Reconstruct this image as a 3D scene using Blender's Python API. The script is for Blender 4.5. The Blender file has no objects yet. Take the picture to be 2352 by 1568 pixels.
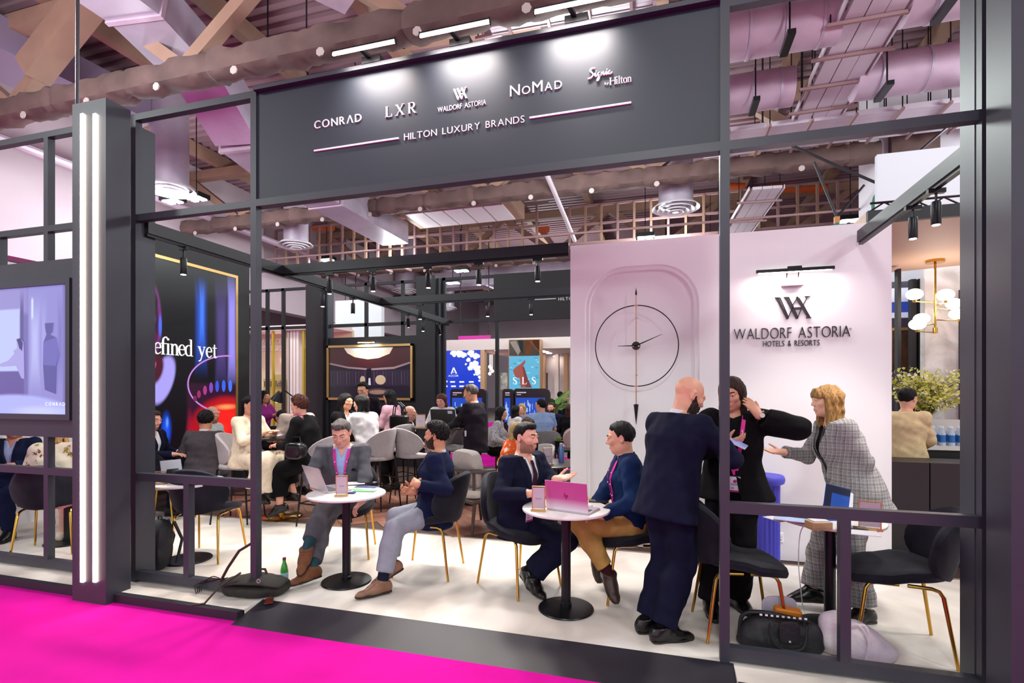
# Recreation of a trade-fair hotel stand; all sizes in metres. The stand floor is z = 0, x runs along the stand front, y into the stand.
EXPOSURE = 1.05
WORLD_STRENGTH = 0.62
HALL_POWER = 370
SIGN_POWER = 2.2
PICTURE_POWER = 2.6
TRACK_POWER = 62
SCREEN = 0.55
import bpy, bmesh, math, random
import numpy as np
from mathutils import Vector, Matrix

# ------------------------------------------------------------------ camera, world, exposure
scene = bpy.context.scene
col = scene.collection
IMG_W, IMG_H = 2352.0, 1568.0
FPX, YHOR, YAW, CAMH = 1190.0, 895.0, math.radians(16.2), 1.65
cam_data = bpy.data.cameras.new('camera')
cam_data.sensor_fit = 'HORIZONTAL'
cam_data.sensor_width = 36.0
cam_data.lens = 36.0 * FPX / IMG_W
cam_data.shift_y = (YHOR - IMG_H / 2) / IMG_W
cam_data.clip_start = 0.05
cam_data.clip_end = 200
cam = bpy.data.objects.new('camera', cam_data)
col.objects.link(cam)
cam.location = (0, 0, CAMH)
cam.rotation_euler = (math.pi / 2, 0, YAW)
scene.camera = cam

scene.view_settings.view_transform = 'Standard'
scene.view_settings.look = 'None'
scene.view_settings.exposure = EXPOSURE
scene.view_settings.gamma = 1.0
scene.view_settings.use_curve_mapping = False

scene.cycles.max_bounces = 7
scene.cycles.diffuse_bounces = 3
scene.cycles.glossy_bounces = 3
scene.cycles.transparent_max_bounces = 6

world = bpy.data.worlds.new('hall_air')
scene.world = world
world.use_nodes = True
wbg = world.node_tree.nodes.get('Background') or world.node_tree.nodes.new('ShaderNodeBackground')
wbg.inputs[0].default_value = (0.80, 0.84, 0.86, 1)
wbg.inputs[1].default_value = WORLD_STRENGTH

def add_light(name, kind, loc, power, color=(1, 1, 1), size=0.3, target=None, spot=60, blend=0.5, size_y=None):
    ld = bpy.data.lights.new(name, kind)
    ld.energy = power
    ld.color = color
    if kind == 'AREA':
        ld.size = size
        if size_y:
            ld.shape = 'RECTANGLE'
            ld.size_y = size_y
    elif kind == 'SPOT':
        ld.spot_size = math.radians(spot)
        ld.spot_blend = blend
        ld.shadow_soft_size = size
    else:
        ld.shadow_soft_size = size
    o = bpy.data.objects.new(name, ld)
    o.location = loc
    if target is not None:
        d = Vector(target) - Vector(loc)
        o.rotation_euler = d.to_track_quat('-Z', 'Y').to_euler()
    col.objects.link(o)
    return o

# hall floodlighting: unseen all-round lamps stand in for the fixtures, shaped to brighten the roof too
for (lx, ly) in ((-10, -2), (0, -4), (8, -2), (-9, 4.2), (5, 4.5), (-13, 11), (-2, 11), (8, 10.5), (-10, 18.5), (0, 19), (-6, 27)):
    add_light('hall_flood_light', 'POINT', (lx, ly, 6.6), HALL_POWER, (0.91, 1.0, 0.98), 0.5)

# ------------------------------------------------------------------ pixel -> place
FWD = np.array([-math.sin(YAW), math.cos(YAW), 0.0])
RGT = np.array([math.cos(YAW), math.sin(YAW), 0.0])
def ray(px, py):
    d = FWD + RGT * ((px - 1176.0) / FPX)
    d[2] = (YHOR - py) / FPX
    return d
def on_z(px, py, z=0.0):
    d = ray(px, py); t = (z - CAMH) / d[2]
    return Vector((d[0] * t, d[1] * t, z))
def on_y(px, py, y):
    d = ray(px, py); t = y / d[1]
    return Vector((d[0] * t, y, CAMH + d[2] * t))
def on_x(px, py, x):
    d = ray(px, py); t = x / d[0]
    return Vector((x, d[1] * t, CAMH + d[2] * t))

# ------------------------------------------------------------------ materials
def lin(h):
    if not isinstance(h, str):
        return (h[0], h[1], h[2], 1.0)
    h = h.lstrip('#')
    out = []
    for i in (0, 2, 4):
        c = int(h[i:i + 2], 16) / 255.0
        out.append(c / 12.92 if c <= 0.04045 else ((c + 0.055) / 1.055) ** 2.4)
    return (out[0], out[1], out[2], 1.0)

_MC = {}
def mat(name, color, rough=0.5, metal=0.0, var=0.0, scale=8.0, bump=0.0, bscale=40.0, emit=0.0, emitcol=None,
        alpha=1.0, transmission=0.0, stretch=None, color2=None, sheen=0.0, coat=0.0, ior=None, spec=None):
    if name in _MC:
        return _MC[name]
    m = bpy.data.materials.new(name)
    m.use_nodes = True
    nt = m.node_tree
    b = nt.nodes.get('Principled BSDF')
    c = lin(color)
    b.inputs['Base Color'].default_value = c
    b.inputs['Roughness'].default_value = rough
    b.inputs['Metallic'].default_value = metal
    if spec is not None:
        b.inputs['Specular IOR Level'].default_value = spec
    if sheen:
        b.inputs['Sheen Weight'].default_value = sheen
    if coat:
        b.inputs['Coat Weight'].default_value = coat
    if ior:
        b.inputs['IOR'].default_value = ior
    if transmission:
        b.inputs['Transmission Weight'].default_value = transmission
    if alpha < 1:
        b.inputs['Alpha'].default_value = alpha
    if emit:
        b.inputs['Emission Color'].default_value = lin(emitcol) if emitcol else c
        b.inputs['Emission Strength'].default_value = emit
    if var or color2 or bump:
        tc = nt.nodes.new('ShaderNodeTexCoord')
        mp = nt.nodes.new('ShaderNodeMapping')
        nt.links.new(tc.outputs['Object'], mp.inputs['Vector'])
        if stretch:
            mp.inputs['Scale'].default_value = stretch
    if var or color2:
        nz = nt.nodes.new('ShaderNodeTexNoise')
        nz.inputs['Scale'].default_value = scale
        nz.inputs['Detail'].default_value = 5
        nt.links.new(mp.outputs['Vector'], nz.inputs['Vector'])
        rp = nt.nodes.new('ShaderNodeValToRGB')
        rp.color_ramp.elements[0].position = 0.3
        rp.color_ramp.elements[1].position = 0.7
        c2 = lin(color2) if color2 else tuple(min(1, x * (1 + var)) for x in c[:3]) + (1,)
        c1 = c if color2 else tuple(x * (1 - var) for x in c[:3]) + (1,)
        rp.color_ramp.elements[0].color = c1
        rp.color_ramp.elements[1].color = c2
        nt.links.new(nz.outputs['Fac'], rp.inputs['Fac'])
        nt.links.new(rp.outputs['Color'], b.inputs['Base Color'])
    if bump:
        n2 = nt.nodes.new('ShaderNodeTexNoise')
        n2.inputs['Scale'].default_value = bscale
        n2.inputs['Detail'].default_value = 4
        nt.links.new(mp.outputs['Vector'], n2.inputs['Vector'])
        bp = nt.nodes.new('ShaderNodeBump')
        bp.inputs['Strength'].default_value = bump
        bp.inputs['Distance'].default_value = 0.01
        nt.links.new(n2.outputs['Fac'], bp.inputs['Height'])
        nt.links.new(bp.outputs['Normal'], b.inputs['Normal'])
    _MC[name] = m
    return m

# ------------------------------------------------------------------ mesh builder
class MB:
    def __init__(s):
        s.v = []; s.f = []
    def add(s, vs, fs):
        o = len(s.v)
        s.v += [tuple(p) for p in vs]
        s.f += [tuple(i + o for i in q) for q in fs]
        return s
    def box(s, x0, x1, y0, y1, z0, z1):
        if x0 > x1: x0, x1 = x1, x0
        if y0 > y1: y0, y1 = y1, y0
        if z0 > z1: z0, z1 = z1, z0
        return s.add([(x0, y0, z0), (x1, y0, z0), (x1, y1, z0), (x0, y1, z0), (x0, y0, z1), (x1, y0, z1), (x1, y1, z1), (x0, y1, z1)],
                     [(0, 3, 2, 1), (4, 5, 6, 7), (0, 1, 5, 4), (1, 2, 6, 5), (2, 3, 7, 6), (3, 0, 4, 7)])
    def rbox(s, x0, x1, y0, y1, z0, z1, r=0.01):
        # box with chamfered vertical edges and chamfered top/bottom
        r = min(r, (x1 - x0) / 2.01, (y1 - y0) / 2.01, (z1 - z0) / 2.01)
        def ring(ins, z):
            a0, a1, b0, b1 = x0 + ins, x1 - ins, y0 + ins, y1 - ins
            k = r - ins * 0.6
            k = max(k, 1e-4)
            return [(a0 + k, b0, z), (a1 - k, b0, z), (a1, b0 + k, z), (a1, b1 - k, z), (a1 - k, b1, z), (a0 + k, b1, z), (a0, b1 - k, z), (a0, b0 + k, z)]
        rs = [ring(r * 0.7, z0), ring(0, z0 + r * 0.7), ring(0, z1 - r * 0.7), ring(r * 0.7, z1)]
        vs = sum(rs, []); fs = [tuple(reversed(range(8))), tuple(range(24, 32))]
        for i in range(3):
            for j in range(8):
                a, b = i * 8 + j, i * 8 + (j + 1) % 8
                fs.append((a, b, b + 8, a + 8))
        return s.add(vs, fs)
    def obox(s, a, b, w, h, up=(0, 0, 1)):
        # box bar from a to b, width w across, height h along up
        a, b = Vector(a), Vector(b)
        d = (b - a).normalized(); u = Vector(up)
        if abs(d.dot(u)) > 0.98: u = Vector((0, 1, 0))
        x = d.cross(u).normalized(); u = x.cross(d).normalized()
        q = [(-.5, -.5), (.5, -.5), (.5, .5), (-.5, .5)]
        vs = [a + x * (i * w) + u * (j * h) for i, j in q] + [b + x * (i * w) + u * (j * h) for i, j in q]
        return s.add(vs, [(0, 1, 2, 3), (7, 6, 5, 4), (0, 4, 5, 1), (1, 5, 6, 2), (2, 6, 7, 3), (3, 7, 4, 0)])
    def cyl(s, a, b, r, r2=None, n=16, caps=True):
        return s.tube([a, b], [r, r if r2 is None else r2], n, caps)
    def tube(s, pts, r, n=10, caps=True, closed=False):
        pts = [Vector(p) for p in pts]
        m = len(pts)
        rr = list(r) if isinstance(r, (list, tuple)) else [r] * m
        prev = None; base = len(s.v); vs = []
        for i, p in enumerate(pts):
            if closed: d = pts[(i + 1) % m] - pts[i - 1]
            else: d = pts[min(i + 1, m - 1)] - pts[max(i - 1, 0)]
            if d.length < 1e-9: d = Vector((0, 0, 1))
            d.normalize()
            if prev is None:
                t = Vector((0, 0, 1)) if abs(d.z) < 0.9 else Vector((1, 0, 0))
                x = d.cross(t).normalized()
            else:
                x = prev - d * prev.dot(d)
                x = x.normalized() if x.length > 1e-6 else d.orthogonal().normalized()
            prev = x; y = d.cross(x)
            for k in range(n):
                an = 2 * math.pi * k / n
                vs.append(p + (x * math.cos(an) + y * math.sin(an)) * rr[i])
        fs = []
        for i in range(m if closed else m - 1):
            j = (i + 1) % m
            for k in range(n):
                k2 = (k + 1) % n
                fs.append((i * n + k, i * n + k2, j * n + k2, j * n + k))
        if caps and not closed:
            fs.append(tuple(reversed(range(n)))); fs.append(tuple(range((m - 1) * n, m * n)))
        return s.add(vs, fs)
    def lathe(s, prof, n=24, c=(0, 0, 0), cap=True):
        vs = []; fs = []
        for (r, z) in prof:
            for k in range(n):
                an = 2 * math.pi * k / n
                vs.append((c[0] + r * math.cos(an), c[1] + r * math.sin(an), c[2] + z))
        for i in range(len(prof) - 1):
            for k in range(n):
                k2 = (k + 1) % n
                fs.append((i * n + k, i * n + k2, (i + 1) * n + k2, (i + 1) * n + k))
        if cap:
            fs.append(tuple(reversed(range(n)))); fs.append(tuple(range((len(prof) - 1) * n, len(prof) * n)))
        return s.add(vs, fs)
    def prism(s, poly, fn, t0, t1):
        # poly: 2D outline (ccw), fn(u, v, t) -> point; extruded between t0 and t1
        n = len(poly)
        vs = [fn(u, v, t0) for u, v in poly] + [fn(u, v, t1) for u, v in poly]
        fs = [tuple(reversed(range(n))), tuple(range(n, 2 * n))]
        for i in range(n):
            j = (i + 1) % n
            fs.append((i, j, j + n, i + n))
        return s.add(vs, fs)
    def grid(s, nu, nv, fn, flip=False):
        vs = [fn(i / (nu - 1), j / (nv - 1)) for j in range(nv) for i in range(nu)]
        fs = []
        for j in range(nv - 1):
            for i in range(nu - 1):
                q = (j * nu + i, j * nu + i + 1, (j + 1) * nu + i + 1, (j + 1) * nu + i)
                fs.append(tuple(reversed(q)) if flip else q)
        return s.add(vs, fs)
    def sphere(s, c, r, nu=16, nv=10, sc=(1, 1, 1)):
        vs = [(c[0], c[1], c[2] + r * sc[2])]; fs = []
        for j in range(1, nv):
            th = math.pi * j / nv
            for i in range(nu):
                ph = 2 * math.pi * i / nu
                vs.append((c[0] + r * sc[0] * math.sin(th) * math.cos(ph), c[1] + r * sc[1] * math.sin(th) * math.sin(ph), c[2] + r * sc[2] * math.cos(th)))
        vs.append((c[0], c[1], c[2] - r * sc[2]))
        for i in range(nu):
            fs.append((0, 1 + i, 1 + (i + 1) % nu))
        for j in range(nv - 2):
            for i in range(nu):
                a = 1 + j * nu + i; b = 1 + j * nu + (i + 1) % nu
                fs.append((a, a + nu, b + nu, b))
        L = len(vs) - 1; o = 1 + (nv - 2) * nu
        for i in range(nu):
            fs.append((L, o + (i + 1) % nu, o + i))
        return s.add(vs, fs)
    def xf(s, M):
        s.v = [tuple(M @ Vector(p)) for p in s.v]
        return s

def finish(me, smooth=True, angle=35):
    if smooth:
        me.polygons.foreach_set('use_smooth', [True] * len(me.polygons))
        try: me.set_sharp_from_angle(angle=math.radians(angle))
        except Exception: pass
    me.update()

def mesh_of(name, mb, material, smooth=True, angle=35):
    me = bpy.data.meshes.new(name)
    me.from_pydata(mb.v, [], mb.f)
    if material is not None: me.materials.append(material)
    finish(me, smooth, angle)
    return me

def obj(name, mb, material, parent=None, loc=None, rot=None, smooth=True, angle=35, label=None):
    me = mb if isinstance(mb, bpy.types.Mesh) else mesh_of(name, mb, material, smooth, angle)
    o = bpy.data.objects.new(name, me)
    col.objects.link(o)
    if parent is not None: o.parent = parent
    if loc is not None: o.location = loc
    if rot is not None: o.rotation_euler = rot
    if label: o['label'] = label
    return o

def tag(o, label, cat, group=None):
    o['label'] = label; o['category'] = cat
    if group: o['group'] = group
    return o

def thing(name, label, cat, loc=(0, 0, 0), rz=0.0, group=None):
    o = bpy.data.objects.new(name, None)
    o.empty_display_size = 0.1
    col.objects.link(o)
    o.location = loc; o.rotation_euler = (0, 0, rz)
    return tag(o, label, cat, group)

def struct(name, mb, material, label=None, parent=None, smooth=False):
    o = obj(name, mb, material, parent, smooth=smooth)
    if parent is None: o['kind'] = 'structure'
    if label: o['label'] = label
    return o

def copy_tree(o, parent=None):
    c = o.copy(); col.objects.link(c); c.parent = parent
    for ch in list(o.children):
        copy_tree(ch, c)
    return c

def place_copy(proto, used, label, loc, rz, group=None):
    o = proto if not used.get(proto.name) else copy_tree(proto)
    used[proto.name] = True
    o.location = loc; o.rotation_euler = (0, 0, rz)
    o['label'] = label
    if group: o['group'] = group
    return o

def aim(d):
    # heading angle (math convention, degrees from +X) -> z rotation for things built facing +X
    return math.radians(d)
# ------------------------------------------------------------------ lettering
_G = {}
def bglyph(ch, wt=0.0):
    """flat-sided raised letter from the built-in sans face, cap height 1, left edge at x=0"""
    if (ch, wt) in _G: return _G[(ch, wt)]
    cu = bpy.data.curves.new('glyph', 'FONT'); cu.body = ch; cu.size = 1.0; cu.extrude = 0.5; cu.resolution_u = 4; cu.offset = wt
    o = bpy.data.objects.new('glyph', cu); col.objects.link(o)
    dg = bpy.context.evaluated_depsgraph_get()
    me = o.evaluated_get(dg).to_mesh()
    V = [tuple(v.co) for v in me.vertices]; F = [tuple(p.vertices) for p in me.polygons]
    o.evaluated_get(dg).to_mesh_clear()
    bpy.data.objects.remove(o); bpy.data.curves.remove(cu)
    _G[(ch, wt)] = (V, F)
    return V, F
def _caph():
    return max(v[1] for v in bglyph('H')[0])

def catmull(pts, n=6):
    if len(pts) < 3: return pts
    P = [pts[0]] + list(pts) + [pts[-1]]; out = []
    for i in range(1, len(P) - 2):
        for k in range(n):
            t = k / n; t2 = t * t; t3 = t2 * t
            out.append(tuple(0.5 * ((2 * P[i][d]) + (-P[i - 1][d] + P[i + 1][d]) * t + (2 * P[i - 1][d] - 5 * P[i][d] + 4 * P[i + 1][d] - P[i + 2][d]) * t2 + (-P[i - 1][d] + 3 * P[i][d] - 3 * P[i + 1][d] + P[i + 2][d]) * t3) for d in range(len(P[i]))))
    out.append(tuple(pts[-1])); return out

def stroke(pts, curve=True):
    """pts: (x, y, width) -> outlined ribbon polygons list"""
    q = catmull(pts) if curve else list(pts)
    n = len(q); L = []; R = []
    for i, (x, y, w) in enumerate(q):
        a, b = q[max(i - 1, 0)], q[min(i + 1, n - 1)]
        dx, dy = b[0] - a[0], b[1] - a[1]; l = math.hypot(dx, dy) or 1
        L.append((x - dy / l * w / 2, y + dx / l * w / 2)); R.append((x + dy / l * w / 2, y - dx / l * w / 2))
    return [(R[i], R[i + 1], L[i + 1], L[i]) for i in range(n - 1)]

T, K = 0.05, 0.15      # thin and thick serif strokes
def S_(x, y, w=0.24): return [(x - w / 2, y, 0.045), (x + w / 2, y, 0.045)]
SERIF = {
    'L': (0.68, [([(0.14, 0, K), (0.14, 1, K)], 0), (S_(0.14, 0.98), 0), ([(0.0, 0.025, 0.05), (0.66, 0.025, 0.05)], 0), ([(0.64, 0.0, 0.05), (0.66, 0.28, 0.03)], 0)]),
    'X': (0.86, [([(0.1, 1, K), (0.76, 0, K)], 0), ([(0.74, 1, T), (0.1, 0, T)], 0), (S_(0.1, 0.98, 0.26), 0), (S_(0.74, 0.98), 0), (S_(0.1, 0.02), 0), (S_(0.75, 0.02, 0.26), 0)]),
    'R': (0.84, [([(0.14, 0, K), (0.14, 1, K)], 0), (S_(0.14, 0.02), 0), ([(0.02, 0.975, 0.05), (0.35, 0.975, 0.05)], 0), ([(0.3, 0.975, 0.05), (0.55, 0.93, 0.1), (0.62, 0.75, 0.15), (0.55, 0.56, 0.1), (0.3, 0.5, 0.05), (0.14, 0.5, 0.05)], 1), ([(0.36, 0.5, 0.13), (0.62, 0.12, 0.14), (0.76, 0.03, 0.07), (0.84, 0.03, 0.04)], 1)]),
    'S': (0.62, [([(0.54, 0.78, 0.03), (0.5, 0.92, 0.05), (0.32, 0.98, 0.06), (0.12, 0.88, 0.11), (0.1, 0.7, 0.14), (0.3, 0.53, 0.16), (0.5, 0.38, 0.15), (0.53, 0.2, 0.13), (0.4, 0.05, 0.08), (0.25, 0.02, 0.05), (0.09, 0.1, 0.05), (0.05, 0.28, 0.03)], 1)]),
    'H': (0.92, [([(0.14, 0, K), (0.14, 1, K)], 0), ([(0.76, 0, K), (0.76, 1, K)], 0), ([(0.14, 0.52, T), (0.76, 0.52, T)], 0), (S_(0.14, 0.02, .28), 0), (S_(0.14, 0.98, .28), 0), (S_(0.76, 0.02, .28), 0), (S_(0.76, 0.98, .28), 0)]),
    'd': (0.6, [([(0.46, 0, 0.12), (0.46, 1.05, 0.12)], 0), (S_(0.4, 1.04, 0.16), 0), (S_(0.52, 0.02, 0.16), 0), ([(0.46, 0.6, 0.05), (0.3, 0.68, 0.05), (0.12, 0.56, 0.1), (0.07, 0.33, 0.13), (0.14, 0.1, 0.1), (0.28, 0.02, 0.06), (0.46, 0.1, 0.05)], 1)]),
    'e': (0.52, [([(0.08, 0.38, 0.05), (0.47, 0.38, 0.05)], 0), ([(0.45, 0.38, 0.1), (0.42, 0.58, 0.08), (0.28, 0.68, 0.05), (0.12, 0.56, 0.1), (0.07, 0.34, 0.13), (0.14, 0.1, 0.1), (0.28, 0.02, 0.06), (0.48, 0.15, 0.04)], 1)]),
    'f': (0.36, [([(0.15, 0, 0.12), (0.15, 0.8, 0.12), (0.22, 1.0, 0.08), (0.36, 1.05, 0.07), (0.42, 0.97, 0.08)], 1), ([(0.0, 0.66, 0.05), (0.34, 0.66, 0.05)], 0), (S_(0.15, 0.02), 0)]),
    'i': (0.3, [([(0.15, 0, 0.12), (0.15, 0.68, 0.12)], 0), (S_(0.15, 0.02), 0), (S_(0.09, 0.66, 0.14), 0), ([(0.09, 0.93, 0.12), (0.21, 0.93, 0.12)], 0)]),
    'l': (0.3, [([(0.15, 0, 0.13), (0.15, 1.05, 0.13)], 0), (S_(0.15, 0.02), 0), (S_(0.09, 1.03, 0.14), 0)]),
    'n': (0.62, [([(0.14, 0, 0.12), (0.14, 0.68, 0.12)], 0), (S_(0.14, 0.02), 0), (S_(0.08, 0.66, 0.14), 0), ([(0.16, 0.52, 0.05), (0.3, 0.66, 0.07), (0.42, 0.6, 0.11), (0.46, 0.42, 0.12), (0.46, 0.0, 0.12)], 1), (S_(0.47, 0.02), 0)]),
    'o': (0.56, [([(0.27, 0.67, 0.05), (0.1, 0.55, 0.11), (0.08, 0.33, 0.13), (0.13, 0.1, 0.1), (0.27, 0.01, 0.05), (0.43, 0.12, 0.11), (0.46, 0.34, 0.13), (0.42, 0.57, 0.1), (0.27, 0.67, 0.05)], 1)]),
    'y': (0.56, [([(0.08, 0.66, 0.12), (0.3, 0.08, 0.12)], 0), ([(0.48, 0.66, 0.05), (0.28, 0.05, 0.06), (0.18, -0.2, 0.07), (0.04, -0.26, 0.08)], 1), (S_(0.08, 0.66, 0.22), 0), (S_(0.47, 0.66, 0.18), 0)]),
    't': (0.36, [([(0.15, 0.88, 0.08), (0.15, 0.2, 0.12), (0.2, 0.04, 0.09), (0.34, 0.06, 0.04)], 1), ([(0.0, 0.66, 0.05), (0.33, 0.66, 0.05)], 0)]),
    'A_': (0.9, [([(0.06, 0, 0.12), (0.45, 1, 0.12)], 0), ([(0.45, 1, 0.12), (0.84, 0, 0.12)], 0)]),
}
SCRIPT_SIGNIA = [  # one flowing hand-drawn word, unit height about 1
    [(0.62, 1.0, 0.1), (0.3, 1.02, 0.12), (0.12, 0.82, 0.12), (0.3, 0.62, 0.12), (0.42, 0.38, 0.12), (0.22, 0.12, 0.12), (-0.1, 0.05, 0.1)],
    [(0.42, 0.28, 0.08), (0.66, 0.5, 0.1), (0.62, 0.2, 0.1), (0.78, 0.25, 0.08)],
    [(1.1, 0.5, 0.09), (0.9, 0.42, 0.1), (0.9, 0.2, 0.1), (1.08, 0.28, 0.09), (1.14, 0.5, 0.1), (1.0, -0.15, 0.11), (0.8, -0.3, 0.1), (0.86, -0.08, 0.08), (1.25, 0.3, 0.08)],
    [(1.25, 0.48, 0.1), (1.22, 0.18, 0.1), (1.42, 0.5, 0.09), (1.46, 0.2, 0.1), (1.6, 0.25, 0.08)],
    [(1.6, 0.25, 0.08), (1.74, 0.5, 0.1), (1.7, 0.2, 0.1), (1.84, 0.25, 0.08)],
    [(2.12, 0.5, 0.09), (1.92, 0.42, 0.1), (1.92, 0.2, 0.1), (2.1, 0.3, 0.09), (2.14, 0.5, 0.1), (2.1, 0.2, 0.1), (2.32, 0.35, 0.06)],
    [(0.69, 0.68, 0.1), (0.73, 0.72, 0.1)], [(1.76, 0.68, 0.1), (1.8, 0.72, 0.1)]]
WA_EMBLEM = [  # interlaced monogram, unit height
    ([(0.02, 1, 0.15), (0.42, 0, 0.15)], 0), ([(0.42, 0, 0.03), (0.62, 0.55, 0.03)], 0), ([(0.36, 1, 0.17), (0.78, 0, 0.17)], 0), ([(0.78, 0, 0.03), (0.92, 0.4, 0.03)], 0), ([(1.0, 0.62, 0.03), (1.16, 1, 0.03)], 0),
    ([(0.6, 0.62, 0.03), (0.8, 1.0, 0.03)], 0), ([(0.76, 1.0, 0.16), (1.2, 0.04, 0.16)], 0), ([(0.68, 0.5, 0.03), (0.96, 0.5, 0.03)], 0), ([(0.68, 0.44, 0.03), (0.96, 0.44, 0.03)], 0),
    ([(-0.06, 1, 0.035), (0.12, 1, 0.035)], 0), ([(0.28, 1, 0.035), (0.46, 1, 0.035)], 0), ([(1.06, 1, 0.03), (1.26, 1, 0.03)], 0), ([(1.1, 0.02, 0.03), (1.3, 0.02, 0.03)], 0)]

def strokes_mesh(strokes, fn, depth):
    mb = MB()
    for st in strokes:
        pts, cv = st if isinstance(st, tuple) else (st, 1)
        for q in stroke(pts, bool(cv)):
            mb.prism(list(q), fn, 0.0, depth)
    return mb

class Plane2:
    """a wall plane: origin, right and outward normal; up is z"""
    def __init__(s, o, r, n):
        s.o = Vector(o); s.r = Vector(r); s.n = Vector(n)
    def fn(s, x0, z0, sc, lift):
        # the outward normal is kept on the +t side
        def f(a, b, t): 
            p = s.o + s.r * (x0 + a * sc) + Vector((0, 0, z0 + b * sc)) + s.n * (lift + t)
            return tuple(p)
        return f

def letters(text, plane, x0, x1, z0, cap, depth, material, parent, font='sans', name='letter', scales=None, lift=0.0, wt=0.0):
    """lay text between x0 and x1 on the plane; every letter is an object of its own"""
    ch = _caph(); widths = []
    for i, c in enumerate(text):
        k = (scales or {}).get(i, 1.0)
        if c == ' ': widths.append(cap * 0.45)
        elif font == 'serif' or (c, 'A_') == ('^', 'A_'): widths.append(SERIF[c if c != '^' else 'A_'][0] * cap * k)
        else:
            V, F = bglyph(c, wt); xs = [v[0] for v in V]; widths.append((max(xs) - min(xs)) / ch * cap * k)
    gaps = max(len(text) - 1, 1)
    xs_ = min(1.0, (x1 - x0 - gaps * (0.05 if font == 'serif' else 0.13) * cap) / sum(widths)) if gaps > 1 else 1.0
    widths = [w_ * xs_ for w_ in widths]
    track = (x1 - x0 - sum(widths)) / gaps
    x = x0
    for i, c in enumerate(text):
        k = (scales or {}).get(i, 1.0) * cap
        if c != ' ':
            mb = MB()
            if font == 'serif' or c == '^':
                f = plane.fn(x, z0, k, lift)
                mb = strokes_mesh(SERIF[c if c != '^' else 'A_'][1], f, depth)
            else:
                V, F = bglyph(c, wt); mx = min(v[0] for v in V)
                f = plane.fn(x, z0, k / ch, lift)
                mb.add([f((v[0] - mx) * xs_, v[1], (v[2] + 0.5) * depth) for v in V], F)
            obj(name, mb, material, parent, smooth=False)
        x += widths[i] + track

# ------------------------------------------------------------------ materials of the place
dark = mat('frame_charcoal', '#33353f', 0.42, var=0.06, scale=3, bump=0.03, bscale=300)
dark2 = mat('stand_black', '#141318', 0.6, var=0.1, scale=4)
signm = mat('sign_slate', '#272d38', 0.5, var=0.05, scale=2)
white_l = mat('letter_white', '#f0eaf0', 0.4)
black_let = mat('letter_black', '#231c20', 0.4)
wallw = mat('wall_white', '#e9e3e6', 0.6, var=0.015, scale=2)
led = mat('led_warm', '#fff0e0', 0.4, emit=14.0, emitcol='#ffe6d2')
ledw = mat('led_white', '#ffffff', 0.4, emit=16.0, emitcol='#fff6ee')
gold = mat('brass', '#c99a45', 0.22, 1.0)
gold_frame = mat('gold_frame', '#c9a468', 0.35, 0.7)
metal_dk = mat('black_metal', '#121116', 0.35, 0.3)

def marble_mat(name, base, vein, scale=1.2, rough=0.22):
    m = mat(name, base, rough, color2=vein, scale=scale, spec=0.25)
    nt = m.node_tree
    for n in nt.nodes:
        if n.type == 'TEX_NOISE':
            n.inputs['Detail'].default_value = 8; n.inputs['Distortion'].default_value = 1.6
        if n.type == 'VALTORGB':
            n.color_ramp.elements[0].position = 0.42; n.color_ramp.elements[1].position = 0.66
    return m

# ------------------------------------------------------------------ floors
CZ = -0.06                     # hall carpet level; the stand floor is z = 0
carpet = mat('carpet_magenta', (0.72, 0.006, 0.36), 1.0, var=0.12, scale=1.4, bump=0.3, bscale=900, spec=0.1)
struct('floor_hall', MB().box(-40, 40, -14, 60, CZ - 0.1, CZ), carpet, 'bright magenta hall carpet')
grey_fl = mat('neighbour_floor', '#8f8580', 0.6, var=0.08, scale=1.5)  # neighbouring stands' floors, added to cut the magenta bounce from the carpet
for k_, b_ in enumerate(((-23.9, -8.6, 11.6, 45.8), (-7.6, 13.9, 13.0, 24.0), (-7.6, 13.9, 26.0, 45.8), (5.5, 13.9, 3.6, 12.0))):
    struct('floor_neighbour_%d' % (k_ + 1), MB().box(b_[0], b_[1], b_[2], b_[3], CZ - 0.02, CZ + 0.012), grey_fl, 'grey floor added for a neighbouring stand')
marble = marble_mat('floor_marble', '#e6e0d8', '#cdc3b9', 1.1, 0.5)
FRONT = 3.37
f_m = MB().box(-9.5, 9, FRONT, 5.42, CZ, 0.0).box(-9.5, -3.02, FRONT - 0.2, FRONT, CZ, 0.0).box(0.41, 9, FRONT - 0.2, FRONT, CZ, 0.0)
struct('floor', f_m, marble, 'pale veined stone-look stand floor')
wood_g = mat('floor_grout', '#3a2620', 0.8)
fl2 = struct('floor_wood', MB().box(-9.5, 6.5, 5.42, 10.6, CZ, -0.006), wood_g, 'brown herringbone wood floor of the stand')
# herringbone planks, each one a piece of its own in the part of the floor that shows
plk = [mat('plank_%d' % i, c, 0.38, var=0.18, scale=6, stretch=(1, 1, 1)) for i, c in enumerate(('#7e5546', '#87604f', '#764d40', '#8c6554'))]
pw, pl = 0.14, 0.56
pm = []
for m_ in plk:
    pm.append(mesh_of('plank', MB().rbox(-pl / 2 + 0.002, pl / 2 - 0.002, -pw / 2 + 0.002, pw / 2 - 0.002, -0.006, 0.0005, 0.003), m_, False))
rnd = random.Random(4)
cand = []
c45 = math.cos(math.pi / 4)
for i in range(-60, 60):
    for j in range(-24, 24):
        for k in (0, 1):
            # classic herringbone cell in a frame turned by 45 degrees
            u = i * pw + (0 if k == 0 else pw / 2 - pl / 2) + j * pl
            v = i * pw + (0 if k == 0 else pw / 2 + pl / 2) - j * pl
            x = -2.8 + (u - v) * c45; y = 7.5 + (u + v) * c45
            an = math.pi / 4 if k == 0 else -math.pi / 4
            if -6.6 < x < -0.6 and 5.6 < y < 8.6: cand.append((y, x, an))
cand.sort()
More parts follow.
